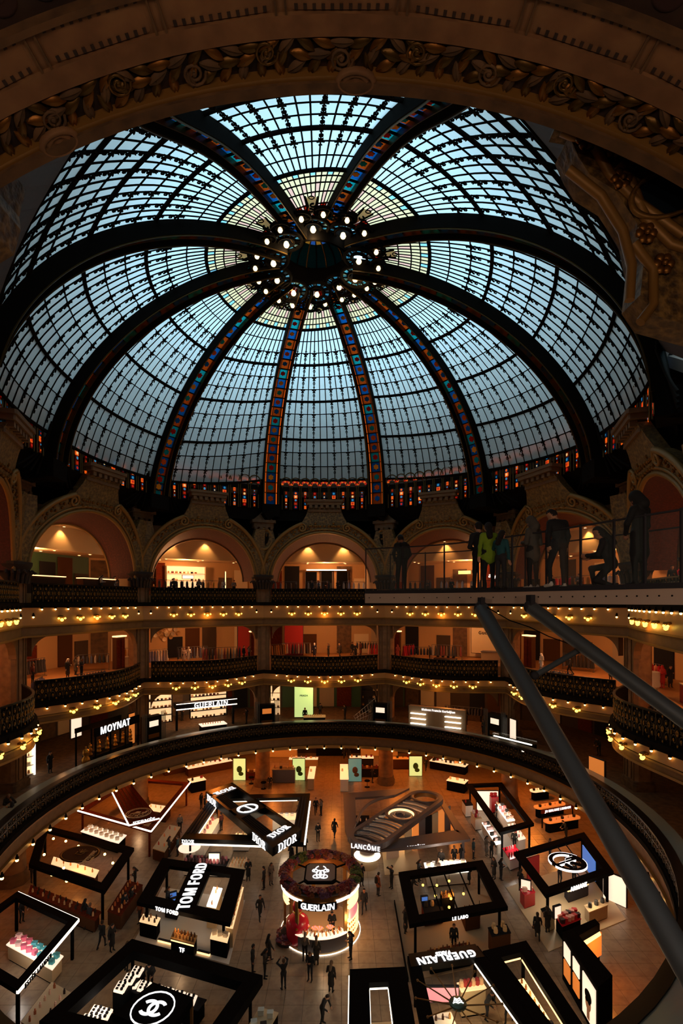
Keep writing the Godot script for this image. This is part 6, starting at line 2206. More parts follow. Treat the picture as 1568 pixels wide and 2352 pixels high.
func kiosks2() -> void:
	var c: Array
	var o: Node3D
	var mb: MB
	# --- black frame with lettered centre band
	c = kc([[373, 1970], [562, 1997], [528, 2120], [314, 2071]], 2.2)
	o = thing("kiosk", "black square-framed kiosk with large white lettering on its centre band", "kiosk")
	frame(o, c, .85, 1.95, 2.2, mats.black, "")
	kblock(o, "centre_band", c, .38, .62, .1, .9, 1.97, 2.2, mats.black)
	var u: Vector3 = (kp(c, .5, 0, 0) - kp(c, .5, 1, 0)).normalized()
	letter("TOM FORD", .78, mats.letter_white, o, kp(c, .5, .48, 2.23), u, Vector3.UP.cross(u))
	u = (c[2] - c[3]).normalized()
	letter("TOM FORD", .24, mats.letter_white, o, kp(c, .34, 1.0, 2.08) + Vector3(0, 0, .05), u, Vector3.UP)
	kcounter(c, .03, .22, .86, .99, 1.0, "black", "shelf_light", "black drawer counter at the left front of the lettered black kiosk", 3, 2, 3, ["302018", "886040"])
	var tf := kcounter(c, .42, .66, 1.0, 1.13, 1.0, "black", "gold_soft", "front counter with lit edge and small monogram of the lettered black kiosk", 7, 2, 3, ["503018", "c08040"])
	letter("TF", .26, mats.letter_white, tf, kp(c, .54, 1.135, .5) + Vector3(0, 0, .04), u, Vector3.UP)
	kblock(tf, "light_edge", c, .42, .66, 1.13, 1.136, .86, .92, mats.led_warm)
	kcounter(c, .80, .97, .86, 1.0, 1.05, "black", "shelf_light", "right front counter of the lettered black kiosk", 3, 1, 2, ["e8d8c0"])
	kcounter(c, .93, 1.0, .1, .84, 1.3, "cream", "shelf_light", "lit side shelving along the right of the lettered black kiosk", 1, 9, 2, ["e0b888", "a05830", "f0e0c8"])
	kcounter(c, .68, .78, .25, .62, 1.5, "cream", "led", "slanted lit tester stand inside the lettered black kiosk", 1, 5, 3, ["c89060", "e0c8a8"])
	kcounter(c, .2, .34, .3, .6, .85, "charcoal", "charcoal", "dark desk with two screens inside the lettered black kiosk")
	for k in 2: lightbox(Transform3D(Basis(Vector3.UP, .5), kp(c, .24 + .06 * k, .4 + .1 * k, .87)), .5, .35, "screen_blue", "small blue screen on the dark desk, %s one" % ["rear", "front"][k], "", .2, "screen")
	kblock(o, "platform", c, .0, 1.0, .0, 1.06, .0, .05, mats.white)
	led_bar(Transform3D(Basis.IDENTITY, Vector3.ZERO), kp(c, .24, 1.0, .12), kp(c, .42, 1.0, .12), "low light strip left of the front counter of the lettered black kiosk", "led_warm", .1)
	led_bar(Transform3D(Basis.IDENTITY, Vector3.ZERO), kp(c, .67, 1.02, .12), kp(c, .8, 1.02, .12), "low light strip right of the front counter of the lettered black kiosk", "led_warm", .1)
	omni(kp(c, .75, .5, 1.8), "ffe0b8", 2.4, .2)
	omni(kp(c, .5, 1.08, 1.8), "ffc890", 1.2, .2)
	# --- open black frame with hanging bulbs
	c = kc([[915, 2003], [1108, 1975], [1166, 2082], [940, 2123]], 2.2)
	o = thing("kiosk", "open black square frame kiosk with bulb chains over a dark bottle desk", "kiosk")
	frame(o, c, .7, 1.95, 2.2, mats.black, "")
	u = (c[2] - c[3]).normalized()
	letter("LE LABO", .2, mats.letter_white, o, kp(c, .5, 1.0, 2.08) + Vector3(0, 0, .05), u, Vector3.UP)
	for k in 9:
		var s: float = [.25, .35, .45, .55, .65, .75, .4, .5, .6][k]
		var t: float = [.2, .45, .7, .2, .5, .8, .25, .55, .85][k]
		var lp := thing("pendant_bulb", "%s hanging amber bulb inside the open black frame kiosk" % ORD[k], "light bulb", kp(c, s, t, 1.7), 0, "bulbs in the open black frame kiosk")
		mm_ball(Vector3.ZERO, .085, "bulb", mats.globe, lp)
		mb = MB.new()
		mb.tube(PackedVector3Array([Vector3(0, .07, 0), Vector3(0, .45, 0)]), .015, 4)
		obj("rod", mb, mats.black, lp)
	for s in [.33, .5, .68]: kblock(o, "bulb_rail", c, s, s + .012, .06, .94, 2.0, 2.08, mats.black)
	kcounter(c, .22, .42, .3, .52, .95, "wood", "charcoal", "dark work desk with a screen in the open black frame kiosk", 3, 1, 1, ["28201c", "b08858"])
	kcounter(c, .42, .56, .34, .46, 1.4, "black", "black", "black bottle rack in the middle of the open black frame kiosk", 6, 2, 3, ["503820", "d0a060"])
	kcounter(c, .62, .78, .52, .72, .9, "brown", "brown", "brown testing table at the right inside the open black frame kiosk", 3, 2, 3, ["604028", "c89858"])
	lightbox(Transform3D(Basis(Vector3.UP, .2), kp(c, .25, .3, .97)), .5, .35, "screen_blue", "small pale blue screen on the desk of the open black frame kiosk", "", .2, "screen")
	var bt := kcounter(c, .16, .56, 1.12, 1.24, .95, "black", "wood", "black trestle table with rows of bottles in front of the open black frame kiosk", 10, 2, 3, ["604028", "302018", "c89858"])
	kcounter(c, .78, .97, 1.04, 1.18, 1.3, "brown", "charcoal", "brown corner shelf at the right front of the open black frame kiosk", 2, 2, 1, ["c8a878"])
	kblock(o, "platform", c, -.04, 1.03, -.02, 1.26, 0, .05, mats.beige)
	kblock(o, "platform_edge", c, -.05, -.04, -.02, 1.26, 0, .25, mats.black)
	omni(kp(c, .5, .5, 1.6), "ffa858", 1.3, .2)
	# --- black frame with glowing round monogram
	c = kc([[1180, 1957], [1341, 1911], [1409, 2001], [1253, 2055]], 2.3)
	o = thing("kiosk", "black framed kiosk with a glowing round double-letter emblem and a blue picture wall", "kiosk")
	frame(o, c, .6, 2.05, 2.3, mats.black, "")
	u = (c[2] - c[3]).normalized()
	letter("ARMANI", .28, mats.letter_white, o, kp(c, .46, 1.0, 2.1) + Vector3(0, 0, .05), u, Vector3.UP)
	var ec := flo(1303, 1980, 2.35)
	var eb := Basis(u, Vector3.UP.cross(u), Vector3.UP)
	mb = MB.new()
	arc_band(mb, .98, 1.25, 0, TAU * .999, .12, Transform3D(eb, ec))
	mb.box(ec + eb * Vector3(-.1, .0, 0), Vector3(2.2, .2, .12), eb)
	mb.box(ec + eb * Vector3(-.35, -.3, 0), Vector3(.2, .7, .12), eb)
	mb.box(ec + eb * Vector3(.3, -.35, 0), Vector3(.2, 1.0, .12), eb * Basis(Vector3.BACK, .5))
	mb.box(ec + eb * Vector3(.55, .25, 0), Vector3(.7, .2, .12), eb)
	obj("emblem", mb, mats.black, o)
	mb = MB.new()
	arc_band(mb, 1.25, 1.29, .2, 2.9, .14, Transform3D(eb, ec))
	arc_band(mb, 1.25, 1.29, 3.2, 6.1, .14, Transform3D(eb, ec))
	arc_band(mb, .94, .98, .6, 2.6, .14, Transform3D(eb, ec))
	mb.box(ec + eb * Vector3(-.1, -.12, 0), Vector3(1.6, .04, .14), eb)
	mb.box(ec + eb * Vector3(-.1, .12, 0), Vector3(1.2, .04, .14), eb)
	mb.box(ec + eb * Vector3(.55, .37, 0), Vector3(.7, .04, .14), eb)
	mb.box(ec + eb * Vector3(-.24, -.3, 0), Vector3(.04, .6, .14), eb)
	obj("emblem_light", mb, mats.letter_white, o)
	for k in 2: kblock(o, "emblem_rail", c, .55 + .12 * k, .56 + .12 * k, .1, .9, 2.1, 2.16, mats.grey_dark)
	wallpanel(o, "picture_wall", kp(c, .93, .12, 0), kp(c, .93, .92, 0), .3, 1.95, .1, mats.black)
	wallpanel(o, "blue_picture", kp(c, .915, .16, 0), kp(c, .915, .6, 0), .4, 1.85, .06, mats.screen_blue)
	kblock(o, "wall_light", c, .92, .945, .1, .95, 1.97, 2.04, mats.led)
	wallpanel(o, "red_wall", kp(c, .14, .1, 0), kp(c, .3, .1, 0), .2, 1.9, .1, mats.red)
	lightbox(Transform3D(Basis(Vector3.UP, -.9), kp(c, 1.03, .98, 0)), 1.6, 2.0, "screen_white", "white lit panel at the right corner of the monogram kiosk")
	kcounter(c, -.08, .06, .42, .56, 1.0, "red", "red_glass", "dark red counter at the left side of the monogram kiosk", 2, 1, 2, ["ffffff", "f0c0b0"])
	lightbox(Transform3D(Basis(Vector3.UP, -.5), kp(c, -.02, .46, 1.0)), .7, .7, "screen_white", "small lit portrait stand on the dark red side counter", "", .2, "screen")
	kcounter(c, .0, .1, .86, 1.04, .95, "cream", "black", "slanted cream and black stand at the left front of the monogram kiosk")
	kcounter(c, .10, .36, 1.08, 1.24, 1.0, "black", "red_glass", "black and red lipstick counter at the front corner of the monogram kiosk", 6, 2, 2, ["c82020", "301010", "e8a090"])
	lightbox(Transform3D(Basis(Vector3.UP, .4), kp(c, .1, 1.1, 1.0)), .6, .8, "screen_white", "small glowing face picture on the lipstick counter", "", .2, "screen")
	kcounter(c, .52, .8, 1.06, 1.18, .95, "beige", "cream", "pale counter before the right front of the monogram kiosk", 3, 1, 1, ["c8b090", "303030"])
	kcounter(c, .45, .75, .6, .72, .9, "grey_dark", "shelf_light", "long inner counter of the monogram kiosk", 7, 1, 3, ["c0c0c0", "e0b090"])
	kblock(o, "platform", c, -.12, 1.02, .05, 1.3, 0, .05, mats.cream)
	omni(kp(c, .3, .8, 1.8), "ffecd0", 2.6, .2)
	omni(kp(c, .6, 1.15, 1.8), "ffdcb0", 1.6, .2)
	# --- black frame with white shelves, back right
	c = kc([[1070, 1800], [1152, 1797], [1226, 1891], [1148, 1912]], 2.3)
	o = thing("kiosk", "narrow black framed kiosk with white lit shelving and a red display at its back", "kiosk")
	frame(o, c, .55, 2.05, 2.3, mats.black, "")
	lightbox(Transform3D(Basis.IDENTITY, kp(c, .5, .12, 0)), 2.2, 2.0, "screen_white", "lit make-up picture wall at the back of the narrow black kiosk")
	kcounter(c, .55, .75, .1, .2, 1.6, "red", "red_glass", "red display block at the back of the narrow black kiosk", 2, 1, 2, ["c02020"])
	kcounter(c, .62, .84, .25, .62, 1.1, "white", "led", "white lit shelf run along the right inside the narrow black kiosk", 2, 5, 2, ["e08080", "303030", "f0d0c0"])
	kcounter(c, .6, .8, .66, .95, 1.0, "white", "screen_white", "second white shelf run at the front inside the narrow black kiosk", 2, 4, 3, ["c04040", "f0d0c0"])
	kcounter(c, -.02, .14, .55, .92, .95, "white", "led", "white striped counter outside the left front of the narrow black kiosk", 2, 4, 2, ["e0c0c0", "303030"])
	kcounter(c, .08, .42, 1.0, 1.16, .95, "white", "red_glass", "white counter with red make-up at the front of the narrow black kiosk", 5, 2, 3, ["e02020", "ffffff", "802020"])
	kcounter(c, -.2, .0, .12, .24, 1.2, "white", "charcoal", "tall marble block left of the narrow black kiosk", 2, 1, 3, ["c02020", "202020"])
	kcounter(c, -.16, .02, .36, .5, 1.1, "white", "cream", "white step counter left of the narrow black kiosk", 2, 2, 1, ["f0e0e0", "a02030"])
	kblock(o, "platform", c, -.1, 1.0, .5, 1.1, 0, .05, mats.white)
	omni(kp(c, .5, .4, 1.9), "fff0dc", 2.4, .2)
	omni(kp(c, .3, 1.05, 1.8), "fff0dc", 1.6, .2)
	# --- amber tables by the right edge
	for q in [[1262, 1872, 3.6, .35, "rear amber-topped oval display table by the right edge of the opening"], [1290, 1905, 3.9, .32, "front amber-topped oval display table by the right edge of the opening"], [1240, 1835, 2.4, .3, "amber-lit square counter behind the two oval tables"]]:
		var t := thing("display_table", q[4], "table", flo(q[0], q[1]), q[3])
		mb = MB.new()
		var pl := PackedVector2Array()
		for k in 24: pl.append(Vector2(cos(TAU * k / 24) * .45 + signf(cos(TAU * k / 24)) * (q[2] / 2 - .45), sin(TAU * k / 24) * .45))
		mb.prism(pl, .9, 1.0)
		obj("top", mb, mats.shelf_light if q[2] < 3 else mats.amber_panel, t)
		mb = MB.new()
		mb.cbox(Vector3(0, .45, 0), Vector3(q[2] - .5, .9, .6), .1)
		obj("body", mb, mats.black, t)
		for k in 5: obj_item(3 if k % 2 else 2, t.transform * Transform3D(Basis.IDENTITY, Vector3((k - 2) * q[2] * .17, 1.0, .05)), ["201810", "e0b880"][k % 2], "%s item from the left on the %s" % [ORD[k], sn(q[4], 11)], "goods on the " + q[4])
	var jb := thing("sign_rail", "low wooden sign rail with small white lettering between the oval tables", "sign", flo(1280, 1895), .35)
	mb = MB.new()
	mb.box(Vector3(0, 1.5, 0), Vector3(3.8, .35, .12))
	obj("board", mb, mats.wood, jb)
	mb = MB.new()
	for s in [-1.8, 1.8]: mb.box(Vector3(s, .75, 0), Vector3(.08, 1.5, .08))
	obj("leg", mb, mats.black, jb)
	letter("JO MALONE LONDON", .22, mats.letter_white, jb, Vector3(0, 1.5, .08), Vector3.RIGHT, Vector3.UP)
	omni(flo(1280, 1885, 2.2), "ffa850", 3.0, .2)
	# --- tall angled display wall, lower right
	o = thing("display_wall", "tall black angled display wall with orange niches and a portrait of a woman in sunglasses", "display stand")
	obj("main_wall", pprism([[1291, 2141], [1315, 2132], [1406, 2240], [1372, 2268]], 2.6, 0, 2.6), mats.black, o)
	obj("wing", pprism([[1315, 2132], [1366, 2110], [1377, 2122], [1330, 2148]], 2.6, 0, 2.6), mats.black, o)
	var wa := flo(1291, 2141, 2.6)
	var wb := flo(1372, 2268, 2.6)
	u = (wb - wa).normalized()
	var wn := u.cross(Vector3.UP)
	for q in [[.08, .27, 1.5, 2.3, "screen_white"], [.08, .27, .5, 1.35, "amber_panel"], [.36, .54, 1.6, 2.3, "screen_white"], [.36, .54, .6, 1.45, "amber_panel"], [.64, .97, .35, 2.35, "screen_white"]]:
		var a := wa.lerp(wb, q[0]) + wn * .04
		var b := wa.lerp(wb, q[1]) + wn * .04
		wallpanel(o, "lit_panel", a, b, q[2], q[3], .05, mats[q[4]])
	var fp := wa.lerp(wb, .80) + wn * .08 + Vector3.UP * (1.25 - 2.6)
	var fb := Basis(u, Vector3.UP, wn)
	mb = MB.new()
	mb.ball(Vector3.ZERO, Vector3(.3, .42, .02), 16, 10)
	mb.box(Vector3(.02, -.55, 0), Vector3(.24, .5, .03))
	obj("portrait_face", mb, mat("skin_print", "b88870", .6), o, Transform3D(fb, fp))
	mb = MB.new()
	mb.ball(Vector3(0, .3, .0), Vector3(.36, .3, .03), 16, 10)
	for s in [-.13, .13]: mb.ball(Vector3(s, .08, .02), Vector3(.13, .1, .02), 12, 8)
	obj("portrait_hair", mb, mats.black, o, Transform3D(fb, fp))
	wallpanel(o, "lit_panel", flo(1331, 2150, 2.6) + Vector3(.05, 0, .05), flo(1377, 2123, 2.6) + Vector3(.05, 0, .05), .9, 2.2, .05, mats.amber_panel)
	kblock(o, "shelf", [flo(1331, 2150, 2.6), flo(1377, 2123, 2.6), flo(1380, 2130, 2.6), flo(1336, 2158, 2.6)], 0, 1, 0, 1, 2.15, 2.2, mats.led_warm)
	omni(flo(1400, 2190, 1.8), "ff9038", 2.2, .2)
	# --- white-edged frame, lower left
	c = kc([[40, 2047], [180, 2110], [40, 2275], [-130, 2170]], 2.3)
	o = thing("kiosk", "black kiosk frame with bright white light edges at the lower left", "kiosk")
	frame(o, c, .45, 2.05, 2.3, mats.black, "")
	for k in [0, 1]:
		mb = MB.new()
		mb.bar(Vector3(c[k].x, 2.2, c[k].z) , Vector3(c[k + 1].x, 2.2, c[k + 1].z), .12, .14)
		obj("light_edge", mb, mats.led, o)
	u = (c[1] - c[2]).normalized()
	letter("ESTĒE LAUDER", .24, mats.charcoal, o, kp(c, 1.01, .72, 2.2) + Vector3(.06, 0, .03), u, Vector3.UP)
	kcounter(c, .3, .95, .25, .42, .95, "cream", "screen_white", "white make-up counter with blue and pink trays inside the white-edged frame", 8, 2, 2, ["e07090", "50b0c0", "f0d0d0"])
	kcounter(c, 1.05, 1.3, .55, 1.0, .95, "beige", "cream", "rounded pale counter outside the white-edged frame", 2, 6, 3, ["301c18", "c07048", "e8c0a8"])
	omni(kp(c, .6, .55, 1.9), "fff0e0", 1.8, .2)
	# --- big black kiosk with interlocked ring emblem
	c = kc([[303, 2156], [603, 2240], [470, 2440], [90, 2345]], 2.2)
	o = thing("kiosk", "large black kiosk at the lower left with white trays round an emblem roof", "kiosk")
	frame(o, c, .75, 1.7, 2.2, mats.black, "")
	var er := thing("roof_panel", "black roof panel with a white ring round two interlocked letter Cs", "sign")
	obj("panel", pprism([[352, 2256], [442, 2290], [384, 2382], [258, 2328]], 2.3, 1.9, 2.3), mats.black, er)
	for q in [[275, 2330], [440, 2297], [350, 2265], [384, 2375]]:
		mb = MB.new()
		var pq := flo(q[0], q[1], 2.0)
		mb.box(Vector3(pq.x, 1.0, pq.z), Vector3(.12, 2.0, .12))
		obj("post", mb, mats.gold_soft, er)
	ec = flo(351, 2315, 2.33)
	eb = Basis(Vector3(.985, 0, .17), Vector3(.17, 0, -.985), Vector3.UP)
	mb = MB.new()
	arc_band(mb, .92, .98, 0, TAU * .999, .04, Transform3D(eb, ec))
	arc_band(mb, .3, .44, .72, TAU - .72, .04, Transform3D(eb, ec + eb * Vector3(.2, 0, 0)))
	arc_band(mb, .3, .44, PI + .72, PI + TAU - .72, .045, Transform3D(eb, ec - eb * Vector3(.2, 0, 0)))
	obj("emblem", mb, mats.letter_white, er)
	kcounter(c, .12, .66, .18, .30, .95, "black", "charcoal", "long black counter of white trays along the back of the large black kiosk")
	for k in 6:
		var p := kp(c, .16 + .085 * k, .24, .96)
		tray(p, u, "%s white tray from the left on the long black counter, large black kiosk" % ORD[k], "white trays on the long black counter")
	kcounter(c, .1, .18, .12, .4, 1.2, "black", "charcoal", "corner counter at the back left of the large black kiosk")
	for k in 3: tray(kp(c, .14, .16 + .1 * k, 1.21), u, "%s white tray on the corner counter of the large black kiosk" % ORD[k], "white trays on the corner counter")
	kcounter(c, .08, .2, .56, .98, .95, "black", "charcoal", "left side counter of the large black kiosk")
	for k in 8: tray(kp(c, .11 + .06 * (k % 2), .60 + .1 * (k / 2), .96), u, "%s white tray on the left side counter of the large black kiosk" % ORD[k], "white trays on the left side counter")
	kcounter(c, 1.02, 1.14, .12, .4, 1.1, "black", "cream", "tall corner counter right of the large black kiosk", 2, 2, 2, ["202020", "d0d8d0"])
	kcounter(c, 1.03, 1.16, .45, .95, .95, "black", "screen_white", "glass-topped counter right of the large black kiosk", 1, 3, 2, ["304048", "c8d0d0"])
	omni(kp(c, .4, .4, 1.7), "ffecd8", 1.5, .2)
	omni(kp(c, .14, .6, 1.6), "ffecd8", .8, .2)
	# --- three-bay black kiosk, lower right
	c = kc([[935, 2196], [1097, 2172], [1285, 2420], [985, 2450]], 2.4)
	o = thing("kiosk", "black open-roofed kiosk with white lettering on its back beam, lower right", "kiosk")
	frame(o, c, .62, 2.05, 2.4, mats.black, "led")
	kblock(o, "name_board", c, .02, .98, -.02, .13, 2.1, 2.42, mats.black_gloss)
	u = (c[0] - c[1]).normalized()
	letter("GUERLAIN", .48, mats.letter_white, o, kp(c, .5, .085, 2.46), u, Vector3.UP.cross(u))
	letter("PARIS", .22, mats.letter_white, o, kp(c, .48, .035, 2.46), u, Vector3.UP.cross(u))
	lightbox(Transform3D(Basis.IDENTITY, kp(c, .36, .2, .8)), 1.9, .8, "screen_pink", "red and pink glowing picture panel under the lettered back beam", "", .2, "screen")
	kcounter(c, .12, .42, .34, .66, .95, "cream", "white", "white island counter inside the lettered kiosk, lower right", 4, 3, 3, ["c09050", "503018"])
	kcounter(c, .6, .9, .16, .24, 1.4, "cream", "shelf_light", "lit back shelf inside the lettered kiosk, lower right", 6, 1, 1, ["e0b890", "a03030"])
	var lf := kc([[803, 2226], [930, 2220], [965, 2420], [800, 2420]], 2.4)
	var o2 := thing("kiosk", "black kiosk frame with white light strips left of the lettered one, lower right", "kiosk")
	frame(o2, lf, .95, 2.05, 2.4, mats.black, "led")
	kblock(o2, "outer_light", lf, -.02, -.005, .05, 1.0, 2.2, 2.26, mats.led)
	kblock(o2, "marble_floor", lf, .1, 1.0, .1, 1.0, 0, .05, mats.cream)
	kcounter(lf, .78, .98, .14, .24, 1.0, "white", "cream", "small white counter at the back of the light-edged black frame", 2, 1, 3, ["c09050"])
	var rf := kc([[1108, 2184], [1208, 2160], [1370, 2400], [1285, 2430]], 2.4)
	var o3 := thing("kiosk", "black kiosk frame round a warm lit counter right of the lettered one", "kiosk")
	frame(o3, rf, .7, 2.05, 2.4, mats.black, "led_warm")
	kcounter(rf, .42, .78, .12, .66, 1.0, "cream", "led_warm", "long warm lit counter with flacons inside the right black frame", 2, 8, 3, ["c09050", "805028", "f0e0c0"])
	lightbox(Transform3D(Basis(Vector3.UP, .3), kp(rf, .55, .6, 1.0)), .7, .4, "screen_blue", "small till screen at the end of the warm lit counter", "", .2, "screen")
	wallpanel(o3, "glass_screen", kp(rf, 1.02, .5, 0), kp(rf, 1.02, .8, 0), .2, 1.9, .05, mats.clear_glass)
	# gilt spoke chandelier with a round bee boss
	var ch := thing("chandelier", "brass spoked chandelier with a round boss hanging in the lettered kiosk, lower right", "chandelier", flo(1051, 2306, 3.0))
	mb = MB.new()
	mb.lathe([[.001, .1], [.36, .1], [.4, .02], [.36, -.08], [.001, -.1]], 20)
	obj("boss", mb, mat("green_brass", "4a5a48", .3, .5), ch)
	mb = MB.new()
	for s in [-1, 1]:
		for k in 3: mb.tube(PackedVector3Array([Vector3(0, .12, .1 - .1 * k), Vector3(s * .12, .13, .05 - .12 * k), Vector3(s * (.24 - .05 * k), .12, .1 - .1 * k)]), .025, 5)
	obj("bee_mark", mb, mats.letter_white, ch)
	for k in 11:
		var a := TAU * k / 11 + .2
		mb = MB.new()
		var d := Vector3(sin(a), .0, cos(a))
		mb.tube(PackedVector3Array([d * .35, d * 1.9 + Vector3.UP * .35]), [.035, .022], 6)
		mb.ball(d * 1.9 + Vector3.UP * .35, Vector3.ONE * .06, 6, 4)
		obj("spoke", mb, mats.gold_soft, ch)
	omni(kp(c, .5, .45, 1.9), "ffdca8", 2.6, .2)
	omni(kp(lf, .5, .5, 1.9), "ffe8c8", 2.2, .2)
	omni(kp(rf, .5, .4, 1.9), "ffdca8", 2.4, .2)
	round_kiosk()

func tray(p: Vector3, u: Vector3, label: String, group: String) -> void:
	var o := thing("product_tray", label, "tray", p, atan2(-u.z, u.x), group)
	var mb := MB.new()
	mb.cbox(Vector3(0, .06, 0), Vector3(.62, .12, .55), .03, Basis(Vector3.RIGHT, .25))
	obj("base", mb, mats.screen_white, o)
	mb = MB.new()
	for k in 6: mb.box(Vector3(-.2 + .2 * (k % 3), .15, -.13 + .24 * (k / 3)), Vector3(.11, .1, .11))
	obj("compact", mb, mats.charcoal, o)

func round_kiosk() -> void:
	var q := flo(736, 2133)
	var o := thing("round_kiosk", "round central perfume kiosk with a flower-covered canopy ring and lit shelf wall", "kiosk", q)
	var mb := MB.new()
	mb.lathe([[.001, .14], [2.45, .14], [2.5, .1], [2.5, 0]], 48)
	obj("floor_disc", mb, mats.cream, o)
	mb = MB.new()
	mb.lathe([[2.52, .02], [2.56, .05], [2.52, .09]], 48)
	obj("light_edge", mb, mats.led, o)
	mb = MB.new()
	mb.lathe([[2.2, 3.0], [2.45, 3.0], [2.45, 3.55], [2.2, 3.55], [2.2, 3.0]], 48)
	obj("canopy_ring", mb, mats.gold_dull, o)
	mb = MB.new()
	for w in [[-1.35, -.42], [.42, 1.35]]: mb.lathe([[2.46, 2.98], [2.52, 3.03], [2.52, 3.13], [2.46, 3.18]], 16, Vector3.ZERO, Basis.IDENTITY, w[0], w[1])
	obj("canopy_light", mb, mats.led, o)
	mb = MB.new()
	mb.lathe([[2.55, 2.7], [2.6, 2.7], [2.6, 3.15], [2.55, 3.15]], 12, Vector3.ZERO, Basis.IDENTITY, -.5, .42)
	obj("name_band", mb, mats.black, o)
	var s := "GUERLAIN"
	for k in 8:
		var a := -.36 + .095 * k
		letter(s[k], .36, mats.letter_white, o, Vector3(sin(a) * 2.63, 2.93, cos(a) * 2.63), Vector3(cos(a), 0, -sin(a)), Vector3.UP)
	for a in [-1.3, -.62, .75, 1.5, 2.4, 3.4, 4.2]:
		mb = MB.new()
		mb.box(Vector3(sin(a) * 2.3, 1.55, cos(a) * 2.3), Vector3(.22, 3.0, .12), Basis(Vector3.UP, a))
		obj("post", mb, mats.gold_soft, o)
	# curved lit shelf wall on the right, low cabinet at the back
	mb = MB.new()
	mb.lathe([[2.15, .14], [2.15, 2.95]], 16, Vector3.ZERO, Basis.IDENTITY, .85, 2.2)
	obj("shelf_wall", mb, mats.cream, o)
	mb = MB.new()
	mb.lathe([[2.36, 1.45], [2.36, 2.15]], 14, Vector3.ZERO, Basis.IDENTITY, .85, 2.0)
	obj("picture_band", mb, mats.screen_pink, o)
	for y in [.5, .8, 1.1, 1.4, 2.2, 2.5, 2.85]:
		mb = MB.new()
		mb.lathe([[2.15, y], [2.42, y], [2.42, y + .05], [2.15, y + .05]], 14, Vector3.ZERO, Basis.IDENTITY, .85, 2.1)
		obj("shelf", mb, mats.led_warm, o)
	for y in [2.3, 2.5, 2.7]:
		mb = MB.new()
		mb.lathe([[2.2, y], [2.4, y], [2.4, y + .05], [2.2, y + .05]], 12, Vector3.ZERO, Basis.IDENTITY, -1.9, -1.0)
		obj("shelf", mb, mats.led_warm, o)
	for y in [.55, .85, 1.15]:
		for k in 11:
			var a := .92 + .1 * k
			obj_item(3, Transform3D(Basis(Vector3.UP, a).scaled(Vector3.ONE * 1.1), q + Vector3(sin(a) * 2.3, y, cos(a) * 2.3)), ["e89040", "f0c070", "c06028"][k % 3], "amber flacon, %s along, %s curved shelf of the round kiosk" % [ORD[k], ["lowest", "middle", "upper"][[.55, .85, 1.15].find(y)]], "flacons on the curved shelves of the round kiosk")
	mb = MB.new()
	mb.lathe([[1.9, .14], [1.9, .9], [2.2, .9], [2.2, .14]], 12, Vector3.ZERO, Basis.IDENTITY, 2.6, 3.7)
	obj("low_cabinet", mb, mats.beam_grey, o)
	# counter with rows of bottles
	mb = MB.new()
	mb.lathe([[2.45, .14], [2.45, .9], [2.5, .95]], 20, Vector3.ZERO, Basis.IDENTITY, -.55, .75)
	obj("counter_front", mb, mats.grey, o)
	mb = MB.new()
	mb.lathe([[2.5, .95], [2.5, 1.0], [1.9, 1.0], [1.9, .9]], 20, Vector3.ZERO, Basis.IDENTITY, -.75, .75)
	obj("counter_top", mb, mats.screen_white, o)
	for r in 3:
		for k in 13:
			var a := -.66 + .107 * k
			obj_item(3, Transform3D(Basis(Vector3.UP, a), q + Vector3(sin(a) * (2.0 + .13 * r), 1.0, cos(a) * (2.0 + .13 * r))), ["e8a850", "f0e8d8", "d08030", "c8d8e0", "803018"][(k + r * 2) % 5], "small bottle, %s row, %s from left, round kiosk's front counter" % [ORD[r], ORD[k]], "bottles on the round kiosk's front counter")
	for k in 4:
		var a: float = [-.5, -.15, .0, .38][k]
		var fan := thing("paper_fan", "%s orange and pink paper fan from the left in the round kiosk" % ORD[k], "paper fan", q + Vector3(sin(a) * 1.75, 1.0, cos(a) * 1.75), 0, "paper fans of the round kiosk")
		for m in 7:
			var b := -.9 + .3 * m
			mb = MB.new()
			mb.plate(PackedVector2Array([Vector2(0, 0), Vector2(sin(b - .15) * .3, cos(b - .15) * .3), Vector2(sin(b) * .33, cos(b) * .33), Vector2(sin(b + .15) * .3, cos(b + .15) * .3)]), .02)
			obj("fold", mb, mats[["amber_panel", "screen_pink"][m % 2]], fan)  # paper glows by emission, light put into the material
	# red bottle
	var rb := thing("giant_bottle", "giant ribbed red perfume bottle standing inside the round kiosk", "bottle", q + Vector3(-1.35, .14, 1.35))
	mb = MB.new()
	var rows := []
	for pr in [[.5, 0.0], [.62, .1], [.68, .5], [.68, 1.1], [.6, 1.4], [.4, 1.58], [.22, 1.66], [.2, 1.75]]:
		var line := PackedVector3Array()
		for k in 48: line.append(Vector3(sin(TAU * k / 48), 0, cos(TAU * k / 48)) * pr[0] * (1 + .025 * (k % 2)) + Vector3.UP * pr[1])
		rows.append(line)
	mb.grid(rows, true)
	obj("body", mb, mats.red_glass, rb)
	mb = MB.new()
	mb.lathe([[.24, 1.72], [.27, 1.8], [.22, 1.86]], 20)
	obj("collar", mb, mats.gold, rb)
	mb = MB.new()
	mb.lathe([[.24, 1.86], [.3, 1.95], [.32, 2.2], [.25, 2.36], [.001, 2.42]], 20)
	obj("stopper", mb, mats.red_glass, rb)
	mb = MB.new()
	mb.lathe([[.001, 0], [.07, .01], [.08, .03], [.001, .04]], 10, Vector3(0, 1.15, .68), Basis(Vector3.RIGHT, PI / 2))
	obj("bee_seal", mb, mats.gold, rb)
	# emblem sign
	var sg := thing("emblem_sign", "grey eight-sided sign with a white looped bee emblem in the middle of the flower ring", "sign", q + Vector3(0, 3.6, 0))
